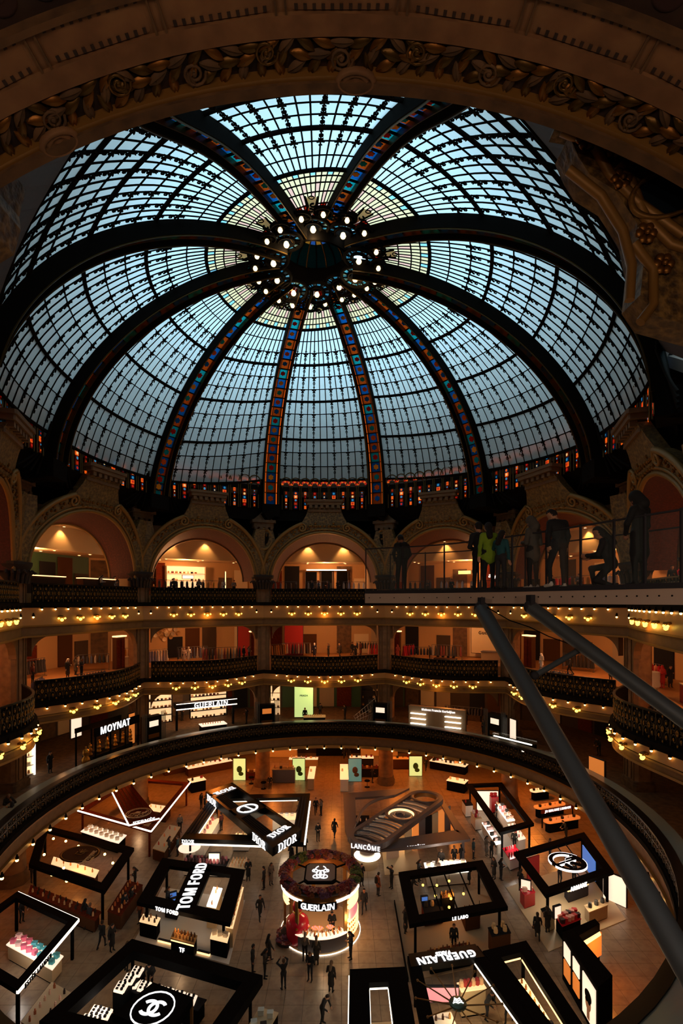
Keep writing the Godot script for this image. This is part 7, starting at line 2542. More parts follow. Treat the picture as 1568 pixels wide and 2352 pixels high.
	var oct := PackedVector2Array([Vector2(-.8, -1.12), Vector2(.8, -1.12), Vector2(1.02, -.85), Vector2(1.02, .85), Vector2(.8, 1.12), Vector2(-.8, 1.12), Vector2(-1.02, .85), Vector2(-1.02, -.85)])
	mb = MB.new()
	mb.prism(oct, -.14, .0)
	obj("frame", mb, mats.black, sg)
	mb = MB.new()
	var o2 := PackedVector2Array()
	for v in oct: o2.append(v * .9)
	mb.prism(o2, .0, .03)
	obj("face", mb, mats.grey, sg)
	mb = MB.new()
	for sd in [-1, 1]:
		var p := PackedVector3Array()
		for k in 16: p.append(Vector3(sd * (.22 + .24 * cos(k * .4)), .05, .55 + .2 * sin(k * .4)))
		mb.tube(p, .035, 5)
		p = PackedVector3Array()
		for k in 14: p.append(Vector3(sd * (.36 + .17 * cos(k * .45 + 1.5)), .05, -.12 + .17 * sin(k * .45 + 1.5)))
		p.append(Vector3(sd * .3, .05, -.5)); p.append(Vector3(sd * .16, .05, -.66))
		mb.tube(p, .035, 5)
		p = PackedVector3Array()
		for k in 17: p.append(Vector3(sd * .1 + .15 * cos(TAU * k / 16), .05, .28 + .42 * sin(TAU * k / 16)))
		mb.tube(p, .045, 5)
	obj("emblem", mb, mats.letter_white, sg)
	for a in [.9, 2.25, 4.05, 5.4]:
		mb = MB.new()
		mb.bar(Vector3(sin(a) * 1.0, -.08, cos(a) * 1.0), Vector3(sin(a) * 2.3, -.15, cos(a) * 2.3), .08, .08)
		obj("arm", mb, mats.black, sg)
	# flower ring on the canopy
	var wr := thing("flower_wreath", "thick wreath of red, mauve and green flowers on the canopy ring of the round kiosk", "wreath", q + Vector3(0, 3.55, 0))
	var fm := []
	for k in 3:
		mb = MB.new()
		mb.ball(Vector3.ZERO, Vector3(.05, .05, .05), 6, 4)
		for m in 6 + k:
			var a := TAU * m / (6 + k)
			mb.ball(Vector3(cos(a) * .12, .02 * (m % 2), sin(a) * .12), Vector3(.08, .045, .08), 6, 3)
		fm.append(mb.mesh())
	var fc := []
	for h in ["7a2420", "9a4438", "6a4058", "a06858", "84461c", "5a2a3a"]: fc.append(cloth(h))
	var gc := [cloth("4a5a1e"), cloth("6a6a20"), cloth("3a4a20")]
	for k in 290:
		var a := TAU * k / 290.0 * 7.0
		var b := rng.randf() * TAU * .62 - .3
		var rr := .27 + .08 * rng.randf()
		var p := Vector3(sin(a) * (2.3 + rr * cos(b)), rr * sin(b) * .8 + .05, cos(a) * (2.3 + rr * cos(b)))
		var dg := fposmod(rad_to_deg(a), 360)
		var green := (dg > 205 and dg < 245) or (dg > 60 and dg < 105)
		var cs: Array = gc if green and rng.randf() < .75 else fc
		var up := Vector3(sin(a) * cos(b), sin(b) + .3, cos(a) * cos(b)).normalized()
		var x := up.cross(Vector3(.3, .2, .9)).normalized()
		obj("flower", fm[k % 3], cs[rng.randi() % cs.size()], wr, Transform3D(Basis(x, up, x.cross(up)).scaled(Vector3.ONE * rng.randf_range(.75, 1.15)), p))
	mb = MB.new()
	var ringp := PackedVector3Array()
	for k in 41: ringp.append(Vector3(sin(TAU * k / 40) * 2.3, .05, cos(TAU * k / 40) * 2.3))
	mb.tube(ringp, .24, 8, false)
	obj("moss_core", mb, cloth("2a1a14"), wr)
	var fb := thing("flower_bed", "heap of mauve and pink flowers at the left foot of the round kiosk", "flowers", q + Vector3(-2.0, 0, 1.1))
	for k in 70:
		var a := rng.randf() * TAU
		var r := sqrt(rng.randf()) * .75
		var p := Vector3(cos(a) * r * .8, .15 + .75 * (1 - r) * rng.randf_range(.7, 1.1), sin(a) * r * 1.1)
		obj("flower", fm[k % 3], fc[[2, 3, 5, 0][k % 4]], fb, Transform3D(Basis(Vector3.UP, a), p))
	mb = MB.new()
	mb.lathe([[.75, 0], [.6, .4], [.3, .75], [.001, .85]], 12)
	obj("moss_core", mb, cloth("2a1a14"), fb)
	omni(q + Vector3(0, 2.6, .3), "ffb880", 2.4, .2)
	omni(q + Vector3(1.8, 1.7, 1.8), "ffd090", 1.4, .2)
	omni(q + Vector3(.3, 1.9, 2.7), "ffe0b0", .8, .15)

# ---- glass walkway at the upper right, with struts
func walkway() -> void:
	var o := thing("walkway", "curved glass-sided walkway with a pale riveted edge beam reaching in from the right", "walkway")
	# front edge from far left to near right, deck to its rear
	var P := []
	var S := []
	var U := []
	var pts := [[838, 15.3], [990, 14.3], [1120, 12.9], [1250, 11.4], [1380, 10.1], [1500, 9.1], [1640, 8.2]]
	var p0 := PackedVector3Array()
	for q in pts: p0.append(Vector3((q[0] - 784) * q[1] / F, 0, -q[1]))
	for k in 31:
		var f := k / 30.0 * (p0.size() - 1)
		var i := mini(int(f), p0.size() - 2)
		P.append(p0[i].cubic_interpolate(p0[i + 1], p0[maxi(i - 1, 0)], p0[mini(i + 2, p0.size() - 1)], f - i))
	for k in 31:
		var t: Vector3 = (P[mini(k + 1, 30)] - P[maxi(k - 1, 0)]).normalized()
		U.append(Vector3.UP)
		S.append(t.cross(Vector3.UP) * (1.0 if t.cross(Vector3.UP).z > 0 else -1.0))
	var y0 := EYE - .07
	var y1 := EYE + .22
	var mb := MB.new()
	sweep(mb, P, U, S, y0, y1, -.12, 0.0)
	obj("edge_beam", mb, mats.beam_grey, o)
	mb = MB.new()
	sweep(mb, P, U, S, y1, y1 + .1, -.2, .03)
	obj("top_channel", mb, mats.grey_dark, o)
	for k in 30:
		mb = MB.new()
		var c: Vector3 = (P[k] + P[k + 1]) * .5 + S[k] * .005
		mb.lathe([[.001, .0], [.016, .0], [.016, .01]], 8, c + Vector3.UP * (y0 + .16), Basis(Vector3.UP.cross(S[k]), S[k], Vector3.UP))
		obj("bolt_hole", mb, mats.black, o)
	mb = MB.new()
	sweep(mb, P, U, S, y0 + .12, y1 + .06, -2.1, -.12)
	obj("deck", mb, mats.grey_dark, o)
	mb = MB.new()
	sweep(mb, P, U, S, y0 + .02, y1 + .1, -2.25, -2.1)
	obj("rear_beam", mb, mats.grey_dark, o)
	# glass balustrade: front and rear panes, posts and handrail
	for k in 10:
		var a := k * 3
		for r in [0.0, -2.1]:
			mb = MB.new()
			var q := []
			for m in range(a, a + 4): q.append(P[m] + S[m] * (r - .06))
			for m in 3: mb.quad(q[m] + Vector3.UP * (y1 + .1), q[m + 1] + Vector3.UP * (y1 + .1), q[m + 1] + Vector3.UP * (y1 + 1.35), q[m] + Vector3.UP * (y1 + 1.35))
			obj("glass_pane", mb, mats.clear_glass, o)
			mb = MB.new()
			var b: Vector3 = P[a] + S[a] * (r - .06)
			mb.box(b + Vector3.UP * (y1 + .75), Vector3(.035, 1.3, .05))
			obj("post", mb, mats.grey_dark, o)
	for r in [0.0, -2.1]:
		mb = MB.new()
		sweep(mb, P, U, S, y1 + 1.35, y1 + 1.385, r - .08, r - .04)
		obj("handrail", mb, mats.grey_dark, o)
	# struts below
	for q in [["thick round steel strut falling from the walkway to the lower right", [1105, 1398, 12.2], [1420, 1960, 8.0], [1640, 2330, 5.9], .175], ["thinner round steel strut running down to the right edge", [1218, 1394, 11.4], [1400, 1530, 10.2], [1640, 1705, 8.8], .15]]:
		var s := thing("steel_strut", q[0], "strut")
		mb = MB.new()
		var path := PackedVector3Array()
		for k in [1, 2, 3]: path.append(Vector3((q[k][0] - 784) * q[k][2] / F, EYE - (q[k][1] - 1380) * q[k][2] / F, -q[k][2]))
		path[1] = path[0].lerp(path[2], .5)
		mb.tube(path, q[4], 20)
		obj("tube", mb, mats.steel, s)
		mb = MB.new()
		mb.ball(path[0], Vector3.ONE * q[4] * 1.02, 16, 10)
		mb.box(path[0] + Vector3(0, .1, 0), Vector3(.1, .35, .3))
		obj("end_joint", mb, mats.grey_dark, s)
	var br := thing("steel_brace", "thin steel brace linking the two walkway struts", "brace")
	mb = MB.new()
	mb.tube(PackedVector3Array([Vector3((1228 - 784) * 10.4 / F, EYE - (1552 - 1380) * 10.4 / F, -10.4), Vector3((1335 - 784) * 10.7 / F, EYE - (1490 - 1380) * 10.7 / F, -10.7)]), .06, 10)
	obj("tube", mb, mats.steel, br)
	mb = MB.new()
	for q in [[1228, 1552, 10.4], [1335, 1490, 10.7]]: mb.ball(Vector3((q[0] - 784) * q[2] / F, EYE - (q[1] - 1380) * q[2] / F, -q[2]), Vector3.ONE * .09, 10, 6)
	obj("end_joint", mb, mats.grey_dark, br)
	var cb := thing("steel_cable", "slack black cable under the walkway between the struts", "cable")
	mb = MB.new()
	var cp := PackedVector3Array()
	for q in [[1118, 1395], [1170, 1425], [1215, 1440], [1260, 1462], [1310, 1480], [1350, 1492]]: cp.append(Vector3((q[0] - 784) * 11.0 / F, EYE - (q[1] - 1380) * 11.0 / F, -11.0))
	mb.tube(cp, .012, 5)
	obj("cord", mb, mats.black, cb)

# ---- people: one skin of surface nets over tapered bones, split by what is worn
# regions: 0 skin, 1 hair, 2 top, 3 trousers, 4 shoes
var grid_d := PackedFloat32Array()
func nets(bones: Array, cell: float, k_smooth: float) -> ArrayMesh:
	var lo := Vector3(1e9, 1e9, 1e9)
	var hi := -lo
	for b in bones:
		var r := maxf(b[2], b[3]) + cell * 2
		for p in [b[0], b[1]]:
			lo = lo.min(p - Vector3.ONE * r)
			hi = hi.max(p + Vector3.ONE * r)
	var n := Vector3i(((hi - lo) / cell).ceil()) + Vector3i.ONE
	var nx := n.x
	var ny := n.y
	var nz := n.z
	var D := PackedFloat32Array()
	D.resize(nx * ny * nz)
	D.fill(.2)
	var G := PackedByteArray()
	G.resize(nx * ny * nz)
	var best := PackedFloat32Array()
	best.resize(nx * ny * nz)
	best.fill(9.0)
	for b in bones:
		var a: Vector3 = b[0]
		var e: Vector3 = b[1] - a
		var ra: float = b[2]
		var dr: float = b[3] - ra
		var l2 := maxf(e.length_squared(), 1e-8)
		var reg: int = b[4]
		var sq: float = b[5] if b.size() > 5 else 1.0   # front-to-back scale
		var r := maxf(b[2], b[3]) + cell * 2.5
		var m0 := Vector3i(((a.min(b[1]) - Vector3.ONE * r - lo) / cell).floor()).clamp(Vector3i.ZERO, n - Vector3i.ONE)
		var m1 := Vector3i(((a.max(b[1]) + Vector3.ONE * r - lo) / cell).ceil()).clamp(Vector3i.ZERO, n - Vector3i.ONE)
		for z in range(m0.z, m1.z + 1):
			for y in range(m0.y, m1.y + 1):
				var row := (z * ny + y) * nx
				for x in range(m0.x, m1.x + 1):
					var p := lo + Vector3(x, y, z) * cell - a
					var t := clampf(p.dot(e) / l2, 0, 1)
					var w := p - e * t
					w.z /= sq
					var d := w.length() - ra - dr * t
					var id := row + x
					var o := D[id]
					var h := maxf(k_smooth - absf(d - o), 0) / k_smooth
					D[id] = minf(d, o) - h * h * k_smooth * .25
					if d < best[id]:
						best[id] = d
						G[id] = reg
	var vid := {}
	var V := PackedVector3Array()
	var VR := PackedByteArray()
	var off := [0, 1, nx, nx + 1, nx * ny, nx * ny + 1, nx * ny + nx, nx * ny + nx + 1]
	var ED := [[0, 1], [0, 2], [0, 4], [1, 3], [1, 5], [2, 3], [2, 6], [3, 7], [4, 5], [4, 6], [5, 7], [6, 7]]
	for z in nz - 1:
		for y in ny - 1:
			var row := (z * ny + y) * nx
			for x in nx - 1:
				var id := row + x
				var s := 0
				for q in 8:
					if D[id + off[q]] < 0: s += 1
				if s == 0 or s == 8: continue
				var c := Vector3.ZERO
				var m := 0
				for ed in ED:
					var da := D[id + off[ed[0]]]
					var db := D[id + off[ed[1]]]
					if (da < 0) != (db < 0):
						var t := da / (da - db)
						var pa := Vector3(ed[0] & 1, (ed[0] >> 1) & 1, ed[0] >> 2)
						var pb := Vector3(ed[1] & 1, (ed[1] >> 1) & 1, ed[1] >> 2)
						c += pa.lerp(pb, t)
						m += 1
				vid[id] = V.size()
				V.append(lo + (Vector3(x, y, z) + c / m) * cell)
				VR.append(G[id])
	var N := PackedVector3Array()
	N.resize(V.size())
	var T := [[], [], [], [], []]
	var ax := [1, nx, nx * ny]
	for id in vid:
		for a in 3:
			var e: int = id + ax[a]
			if (D[id] < 0) == (D[e] < 0): continue
			var o1: int = ax[(a + 1) % 3]
			var o2: int = ax[(a + 2) % 3]
			if not (vid.has(id - o1) and vid.has(id - o2) and vid.has(id - o1 - o2)): continue
			var q := [vid[id], vid[id - o1], vid[id - o1 - o2], vid[id - o2]]
			if D[id] >= 0: q.reverse()
			var k := (V[q[1]] - V[q[0]]).cross(V[q[2]] - V[q[0]]) + (V[q[2]] - V[q[0]]).cross(V[q[3]] - V[q[0]])
			for v in q: N[v] += k
			T[VR[q[0]]].append(q)
	var m := ArrayMesh.new()
	for g in 5:
		var vv := PackedVector3Array()
		var nn := PackedVector3Array()
		for q in T[g]:
			for w in [0, 2, 1, 0, 3, 2]:
				vv.append(V[q[w]])
				nn.append(N[q[w]].normalized())
		if vv.is_empty():
			vv = PackedVector3Array([Vector3.ZERO, Vector3(0, 1e-4, 0), Vector3(1e-4, 0, 0)])
			nn = PackedVector3Array([Vector3.UP, Vector3.UP, Vector3.UP])
		var ar := []
		ar.resize(Mesh.ARRAY_MAX)
		ar[Mesh.ARRAY_VERTEX] = vv
		ar[Mesh.ARRAY_NORMAL] = nn
		m.add_surface_from_arrays(Mesh.PRIMITIVE_TRIANGLES, ar)
	return m

# pose: joints in metres for a 1.70 m figure facing +z
func body(ps: Dictionary, cell: float) -> ArrayMesh:
	var lean: float = ps.get("lean", 0.0)
	var drop: float = ps.get("drop", 0.0)
	var hip := Vector3(0, .92 - drop, 0)
	var sp := Basis(Vector3.RIGHT, lean)
	var chest: Vector3 = hip + sp * Vector3(0, .36, .0)
	var neck: Vector3 = hip + sp * Vector3(0, .54, -.01)
	var hb := sp * Basis(Vector3.UP, ps.get("turn", 0.0)) * Basis(Vector3.RIGHT, ps.get("nod", 0.1))
	var head := neck + hb * Vector3(0, .13, .03)
	var B := []
	# trunk
	B.append([hip + Vector3(-.06, .02, 0), hip + Vector3(.06, .02, 0), .13, .13, 3, .85])
	B.append([hip + sp * Vector3(0, .1, 0), chest, .135, .15, 2, .8])
	B.append([chest + sp * Vector3(-.07, .02, 0), chest + sp * Vector3(.07, .02, 0), .13, .13, 2, .85])
	B.append([neck + sp * Vector3(-.15, -.06, 0), neck + sp * Vector3(.15, -.06, 0), .07, .07, 2])
	B.append([neck + sp * Vector3(0, -.04, 0), neck + hb * Vector3(0, .08, .02), .058, .055, 0])
	# head, nose, jaw, ears
	B.append([head + hb * Vector3(0, .06, -.01), head + hb * Vector3(0, -.03, .02), .092, .068, 0])
	B.append([head + hb * Vector3(0, .01, .09), head + hb * Vector3(0, -.015, .105), .012, .017, 0])
	for s in [-1, 1]: B.append([head + hb * Vector3(s * .085, .02, 0), head + hb * Vector3(s * .087, -.02, 0), .018, .014, 0])
	# hair
	B.append([head + hb * Vector3(0, .085, -.025), head + hb * Vector3(0, .03, -.05), .092, .085, 1])
	if ps.get("hair", 0) == 1: B.append([head + hb * Vector3(0, .0, -.07), neck + hb * Vector3(0, -.16, -.12), .08, .07, 1])
	if ps.get("hair", 0) == 2: B.append([head + hb * Vector3(0, .14, -.09), head + hb * Vector3(0, .16, -.1), .05, .05, 1])
	if ps.get("hair", 0) == 3:   # hood over the head
		B.append([head + hb * Vector3(0, .09, -.03), neck + hb * Vector3(0, .02, -.06), .115, .12, 2])
	for s in [-1, 1]:
		var i := 0 if s < 0 else 1
		# arms: shoulder, elbow, wrist
		var sh := neck + sp * Vector3(s * .185, -.08, 0)
		var el: Vector3 = sh + sp * (ps.arms[i][0] * Vector3(s, 1, 1))
		var wr: Vector3 = el + sp * (ps.arms[i][1] * Vector3(s, 1, 1))
		B.append([sh, el, .066, .052, 2])
		B.append([el, wr, .052, .04, 2])
		var d := (wr - el).normalized()
		var sd := d.cross(Vector3(0, 0, 1) if absf(d.z) < .8 else Vector3(0, 1, 0)).normalized()
		var th := d.cross(sd)
		B.append([wr, wr + d * .075, .032, .036, 0])
		if cell < .02:
			for f in 4:
				var st := wr + d * .08 + th * (.03 - .02 * f)
				var ln: float = [.075, .085, .08, .06][f]
				B.append([st, st + d * ln * .55 + sd * .008, .0105, .010, 0])
				B.append([st + d * ln * .55 + sd * .008, st + d * ln + sd * .03, .010, .0085, 0])
			B.append([wr + d * .03 + th * .03, wr + d * .075 + th * .062, .013, .010, 0])
		else:
			for f in 4: B.append([wr + d * .08 + th * (.03 - .02 * f), wr + d * (.145 + .012 * (f % 3)) + th * (.036 - .024 * f) + sd * .025, .012, .01, 0])
			B.append([wr + d * .03 + th * .03, wr + d * .07 + th * .065, .014, .011, 0])
		# legs: hip, knee, ankle
		var hj := hip + Vector3(s * .09, -.03, 0)
		var kn: Vector3 = hj + ps.legs[i][0]
		var an: Vector3 = kn + ps.legs[i][1]
		B.append([hj, kn, .088, .06, 3])
		B.append([kn, an, .058, .042, 3])
		var fw: Vector3 = ps.get("foot", Vector3(0, 0, 1))
		B.append([an + Vector3(0, -.03, -.03), an + Vector3(s * .02, -.055, 0) + fw * .15, .042, .036, 4])
	if ps.get("coat", 0.0) > 0:
		B.append([hip + sp * Vector3(0, .15, 0), hip + Vector3(0, -ps.coat, 0), .145, .19, 2, .8])
	if ps.get("bag", false):
		B.append([hip + Vector3(.24, -.05, .02), hip + Vector3(.25, -.22, .02), .06, .09, 4, .7])
	if ps.get("pack", false):
		B.append([chest + sp * Vector3(0, .08, -.2), chest + sp * Vector3(0, -.2, -.2), .12, .13, 4, .75])
	return nets(B, cell, .035)

const DN := Vector3(.06, -.28, .0)
const FA := Vector3(.0, -.24, .06)
var protos := []
var told := {}
func poses() -> Array:
	var st := [[Vector3(-.01, -.42, .01), Vector3(0, -.40, -.02)], [Vector3(.01, -.42, .01), Vector3(0, -.40, -.02)]]
	var w1 := [[Vector3(-.01, -.40, .16), Vector3(0, -.40, .02)], [Vector3(.01, -.41, -.08), Vector3(0, -.33, -.24)]]
	var w2 := [[Vector3(-.01, -.41, -.09), Vector3(0, -.34, -.22)], [Vector3(.01, -.40, .15), Vector3(0, -.40, .04)]]
	var dn := [[DN, FA], [DN, FA]]
	return [
		{"arms": dn, "legs": st, "hair": 0, "nod": .2},
		{"arms": [[DN, Vector3(-.12, .02, .22)], [DN, Vector3(-.14, .04, .2)]], "legs": st, "hair": 1, "nod": .45},
		{"arms": [[Vector3(.06, -.26, -.1), Vector3(.0, -.22, .05)], [Vector3(.05, -.26, .1), Vector3(0, -.2, .14)]], "legs": w1, "hair": 0, "coat": .0, "drop": .03},
		{"arms": [[Vector3(.06, -.26, .1), Vector3(.0, -.2, .12)], [Vector3(.05, -.27, -.08), Vector3(.02, -.23, .04)]], "legs": w2, "hair": 1, "coat": .32, "drop": .03, "bag": true},
		{"arms": [[DN, FA], [DN, Vector3(-.1, .05, .22)]], "legs": st, "hair": 1, "coat": .45, "nod": .3},
		{"arms": [[Vector3(.1, -.2, .14), Vector3(-.1, -.06, .22)], [Vector3(.1, -.2, .14), Vector3(-.1, -.06, .22)]], "legs": [[Vector3(-.01, -.41, .06), Vector3(0, -.40, -.1)], [Vector3(.01, -.42, .0), Vector3(0, -.40, -.03)]], "lean": .38, "nod": .3, "hair": 0},
		{"arms": [[Vector3(.14, .1, .2), Vector3(-.16, .16, .02)], [Vector3(.14, .1, .2), Vector3(-.16, .16, .02)]], "legs": st, "hair": 0, "nod": -.1},
		{"arms": [[DN, FA], [DN, FA]], "legs": st, "hair": 0, "pack": true, "nod": .25, "coat": .12},
		{"arms": [[Vector3(.03, -.24, .12), Vector3(-.16, -.05, .2)], [Vector3(.03, -.24, .12), Vector3(-.16, -.05, .2)]], "legs": [[Vector3(-.05, -.06, .42), Vector3(0, -.40, .0)], [Vector3(.05, -.06, .42), Vector3(0, -.40, .02)]], "drop": .44, "lean": .1, "hair": 0, "nod": .3},
	]
func person(proto: int, at: Vector3, turn: float, cols: Array, label: String, scale := .95, group := "", m: ArrayMesh = null) -> MeshInstance3D:
	var o := MeshInstance3D.new()
	o.mesh = m if m else protos[proto]
	o.name = uniq("person")
	add_child(o, true)
	for k in 5: o.set_surface_override_material(k, cloth(cols[k]))
	o.transform = Transform3D(Basis(Vector3.UP, turn).scaled(Vector3.ONE * scale), at)
	meta(o, label, "person", group)
	return o
const HAIRS := ["140e0c", "1c1410", "2a1c14", "4a3420", "6a5440"]
const SKINS := ["b88468", "c89878", "8a5c44", "a87458"]
const COLN := {"101216": "black", "1c2028": "dark blue", "2a2420": "dark brown", "38342e": "olive grey", "5a2820": "rust red", "6a6058": "grey", "a89c90": "pale grey", "7a4020": "orange brown", "203a40": "teal", "16130f": "brown black"}
const POSEN := ["standing", "looking down at hands", "walking", "walking with a bag", "in a long coat", "leaning forward", "holding a camera up", "with a backpack", "sitting"]
func folk(proto: int, at: Vector3, turn: float, top: String, legs: String, where: String, scale := .95, group := "") -> void:
	var lb := "person in %s, %s, %s" % [COLN[top], POSEN[proto], where]
	told[lb] = told.get(lb, 0) + 1
	if told[lb] > 1: lb += ", %s such" % ORD[told[lb] - 1]
	person(proto, at, turn, [SKINS[rng.randi() % 4], HAIRS[rng.randi() % 5], top, legs, "15120f"], lb, scale, group)

func people() -> void:
	for q in poses(): protos.append(body(q, .026))
	var K := "101216"
	var B := "1c2028"
	var Br := "2a2420"
	var O := "38342e"
	var G := "6a6058"
	# [px, py of the feet, pose, facing degrees, top, trousers, where]
	var L := [
		[737, 1873, 1, -60, G, B, "in the far aisle right of the black pavilion"], [730, 1932, 1, 20, K, K, "just behind the wreath of the round kiosk, left one"], [768, 1922, 3, 160, K, B, "behind the wreath of the round kiosk, right one"],
		[413, 1912, 0, 30, G, K, "at the left corner of the black pavilion"], [388, 1967, 4, 100, Br, K, "left of two in the aisle before the black pavilion"], [408, 1966, 0, -90, "203a40", K, "right of two in the aisle before the black pavilion"],
		[195, 2122, 3, 150, K, B, "left of the pair by the white-edged frame"], [206, 2132, 2, 150, B, K, "right of the pair by the white-edged frame"], [234, 2176, 2, 170, K, B, "left of two between the white-edged frame and the lettered kiosk"], [257, 2184, 4, 60, K, K, "right of two between the white-edged frame and the lettered kiosk"],
		[322, 2122, 0, -30, "7a4020", Br, "at the left corner of the lettered black kiosk"], [286, 2106, 1, 60, B, B, "beside the amber bottle counter"], [302, 2092, 4, 90, K, K, "behind the one at the amber bottle counter"],
		[597, 2112, 2, 30, K, B, "alone in the open aisle right of the lettered black kiosk"], [617, 2210, 3, 120, Br, B, "striding in the aisle below the round kiosk"], [570, 2022, 4, 10, K, K, "left of three at the right of the lettered black kiosk"], [606, 2042, 0, -100, B, K, "middle of three at the right of the lettered black kiosk"], [622, 2032, 4, 40, G, K, "right of three at the right of the lettered black kiosk"],
		[651, 2272, 6, -150, K, B, "at the tall corner counter of the large black kiosk"], [608, 2246, 1, 90, Br, K, "behind the one with raised arms"], [580, 2236, 0, 90, K, K, "at the right edge beam of the large black kiosk"],
		[712, 2252, 1, -20, K, B, "left of two below the round kiosk"], [760, 2278, 4, 160, Br, K, "right of two below the round kiosk"], [700, 2208, 1, 170, G, K, "at the counter of the round kiosk, left one"], [726, 2216, 4, 180, O, K, "in an olive coat at the counter of the round kiosk"],
		[740, 2352, 5, 60, K, K, "cut by the bottom edge in the middle of the photo"], [830, 2034, 4, 20, K, K, "beside the right of the wreath"], [868, 2057, 7, 120, "7a4020", B, "right of the wreath, second from it"], [899, 2040, 6, -60, K, K, "photographing right of the wreath"],
		[836, 2096, 2, -10, B, B, "right of the lit shelf wall of the round kiosk"], [805, 2202, 1, -70, K, K, "with folded arms at the right foot of the round kiosk"],
		[1087, 1972, 0, 60, "203a40", B, "right of the bright counter of the grey pavilion"], [1117, 1965, 4, 40, G, G, "in pale clothes left of the narrow black kiosk's front"], [1128, 1972, 5, 120, Br, K, "bending at the narrow black kiosk's front"], [1181, 1950, 2, -10, O, K, "coming out of the narrow black kiosk"],
		[1134, 2018, 4, -60, Br, K, "left of the pair right of the open black frame kiosk"], [1150, 2021, 1, 100, K, B, "right of the pair right of the open black frame kiosk"], [1195, 2048, 1, 120, K, K, "at the left side of the monogram kiosk"],
		[1234, 2156, 3, 160, K, K, "left of the pair in front of the monogram kiosk"], [1257, 2142, 4, 190, Br, K, "right of the pair in front of the monogram kiosk"], [1043, 1990, 1, 180, K, K, "left of two at the bright counter of the grey pavilion"], [1060, 1988, 1, 190, K, B, "right of two at the bright counter of the grey pavilion"], [1013, 1998, 0, 170, Br, K, "at the left end of the bright counter"],
		[931, 2144, 4, 60, K, K, "at the left front post of the open black frame kiosk"], [855, 1798, 1, 90, K, K, "beside the ground column right of the aisle"], [978, 1770, 2, 10, B, K, "in the right aisle below the ring"], [997, 1766, 4, -160, K, K, "second in the right aisle below the ring"], [790, 1742, 2, 20, K, B, "at the far end of the aisle, left one"], [800, 1740, 4, 180, K, K, "at the far end of the aisle, right one"],
		[1118, 2342, 5, 50, K, B, "inside the lettered kiosk at the lower right"], [1168, 2348, 2, -40, K, K, "between two black frames at the bottom"], [1042, 2184, 0, 0, K, K, "behind the lettered beam at the lower right"],
		[962, 2024, 1, 60, K, K, "inside the open black frame kiosk, at its rear left"], [1005, 2022, 4, 140, G, K, "inside the open black frame kiosk, at its rear middle"], [1076, 2030, 4, -60, K, B, "inside the open black frame kiosk, at its rear right"], [945, 2060, 5, 90, K, K, "at the desk of the open black frame kiosk"],
		[1262, 1972, 0, 80, B, K, "inside the monogram kiosk near its rear beam"], [1285, 2030, 5, 120, K, K, "leaning over inside the monogram kiosk"], [1318, 2030, 1, -60, K, K, "beside the inner counter of the monogram kiosk"], [1385, 2042, 7, -90, K, K, "at the right corner of the monogram kiosk"],
		[494, 1906, 0, 60, "a89c90", K, "in a white shirt inside the black pavilion"], [508, 1908, 0, -120, "5a2820", K, "in dark red inside the black pavilion"], [690, 1886, 5, -60, K, K, "inside the right bay of the black pavilion"], [725, 1870, 2, 10, K, K, "walking past the right side of the black pavilion"], [310, 2042, 1, -60, K, K, "in the shade right of the oval-sign kiosk"], [75, 2026, 1, 60, Br, K, "left of the long dark red counter"], [50, 2118, 5, 60, K, K, "inside the white-edged frame"], [385, 2092, 1, 90, B, K, "under the left front of the lettered black kiosk"], [470, 1865, 0, 90, Br, K, "at the left rear of the black pavilion, first"], [462, 1858, 1, 60, K, K, "at the left rear of the black pavilion, second"], [620, 1812, 5, 0, K, K, "behind the grey counter left of the aisle"], [525, 1760, 0, 100, K, K, "far left aisle under the ring"], [1300, 1925, 5, -90, K, K, "bending over the front oval table"], [1140, 1880, 0, 60, K, K, "inside the narrow black kiosk"], [345, 2270, 5, 10, K, K, "bending behind the emblem roof"], [290, 2230, 1, 150, K, K, "at the corner counter of the large black kiosk"], [660, 2050, 1, 60, K, K, "at the left of the round kiosk"], [668, 1985, 4, 150, K, K, "between black pavilion and wreath"], [700, 1965, 1, -150, K, K, "behind the left of the wreath"]]
	for q in L: folk(q[2], flo(q[0], q[1]), deg_to_rad(q[3]), q[4], q[5], q[6])
	var rk := flo(736, 2133)
	person(1, rk + Vector3(.75, .14, 1.0), 0.0, ["a87458", "140e0c", "101216", "101216", "15120f"], "attendant in black working behind the bottles inside the round kiosk", .95)
	# first gallery
	for q in [[115, 1775, 4, 60, K, K, "dark figure at the far left of the first gallery"], [18, 1885, 1, 60, K, K, "left of two at the left edge, first gallery"], [28, 1893, 4, -60, B, K, "right of two at the left edge, first gallery"], [700, 1660, 0, 10, K, K, "before the pale green panel of the central bay"], [735, 1648, 5, 180, K, K, "behind the oval cream table of the central bay"], [792, 1652, 1, -60, K, K, "right of the oval cream table, central bay"], [1104, 1658, 0, 60, K, K, "right of the beige booth"], [1110, 1690, 4, -60, K, K, "at the ring right of the beige booth"], [1070, 1664, 1, 0, K, K, "behind the beige booth"], [418, 1655, 1, 60, Br, K, "left inside the lit perfume shop"], [535, 1660, 4, -80, K, K, "left of two at the right end of the lit perfume shop"], [566, 1662, 1, -60, K, B, "right of two at the right end of the lit perfume shop"], [1375, 1735, 5, -60, K, K, "in the dark at the right of the ring"]]:
		folk(q[2], flo(q[0], q[1], L1), deg_to_rad(q[3]), q[4], q[5], q[6], 1.0)
	# middle and top galleries: shoppers by bay
	var tops := [K, B, Br, O, G, "5a2820", "a89c90"]
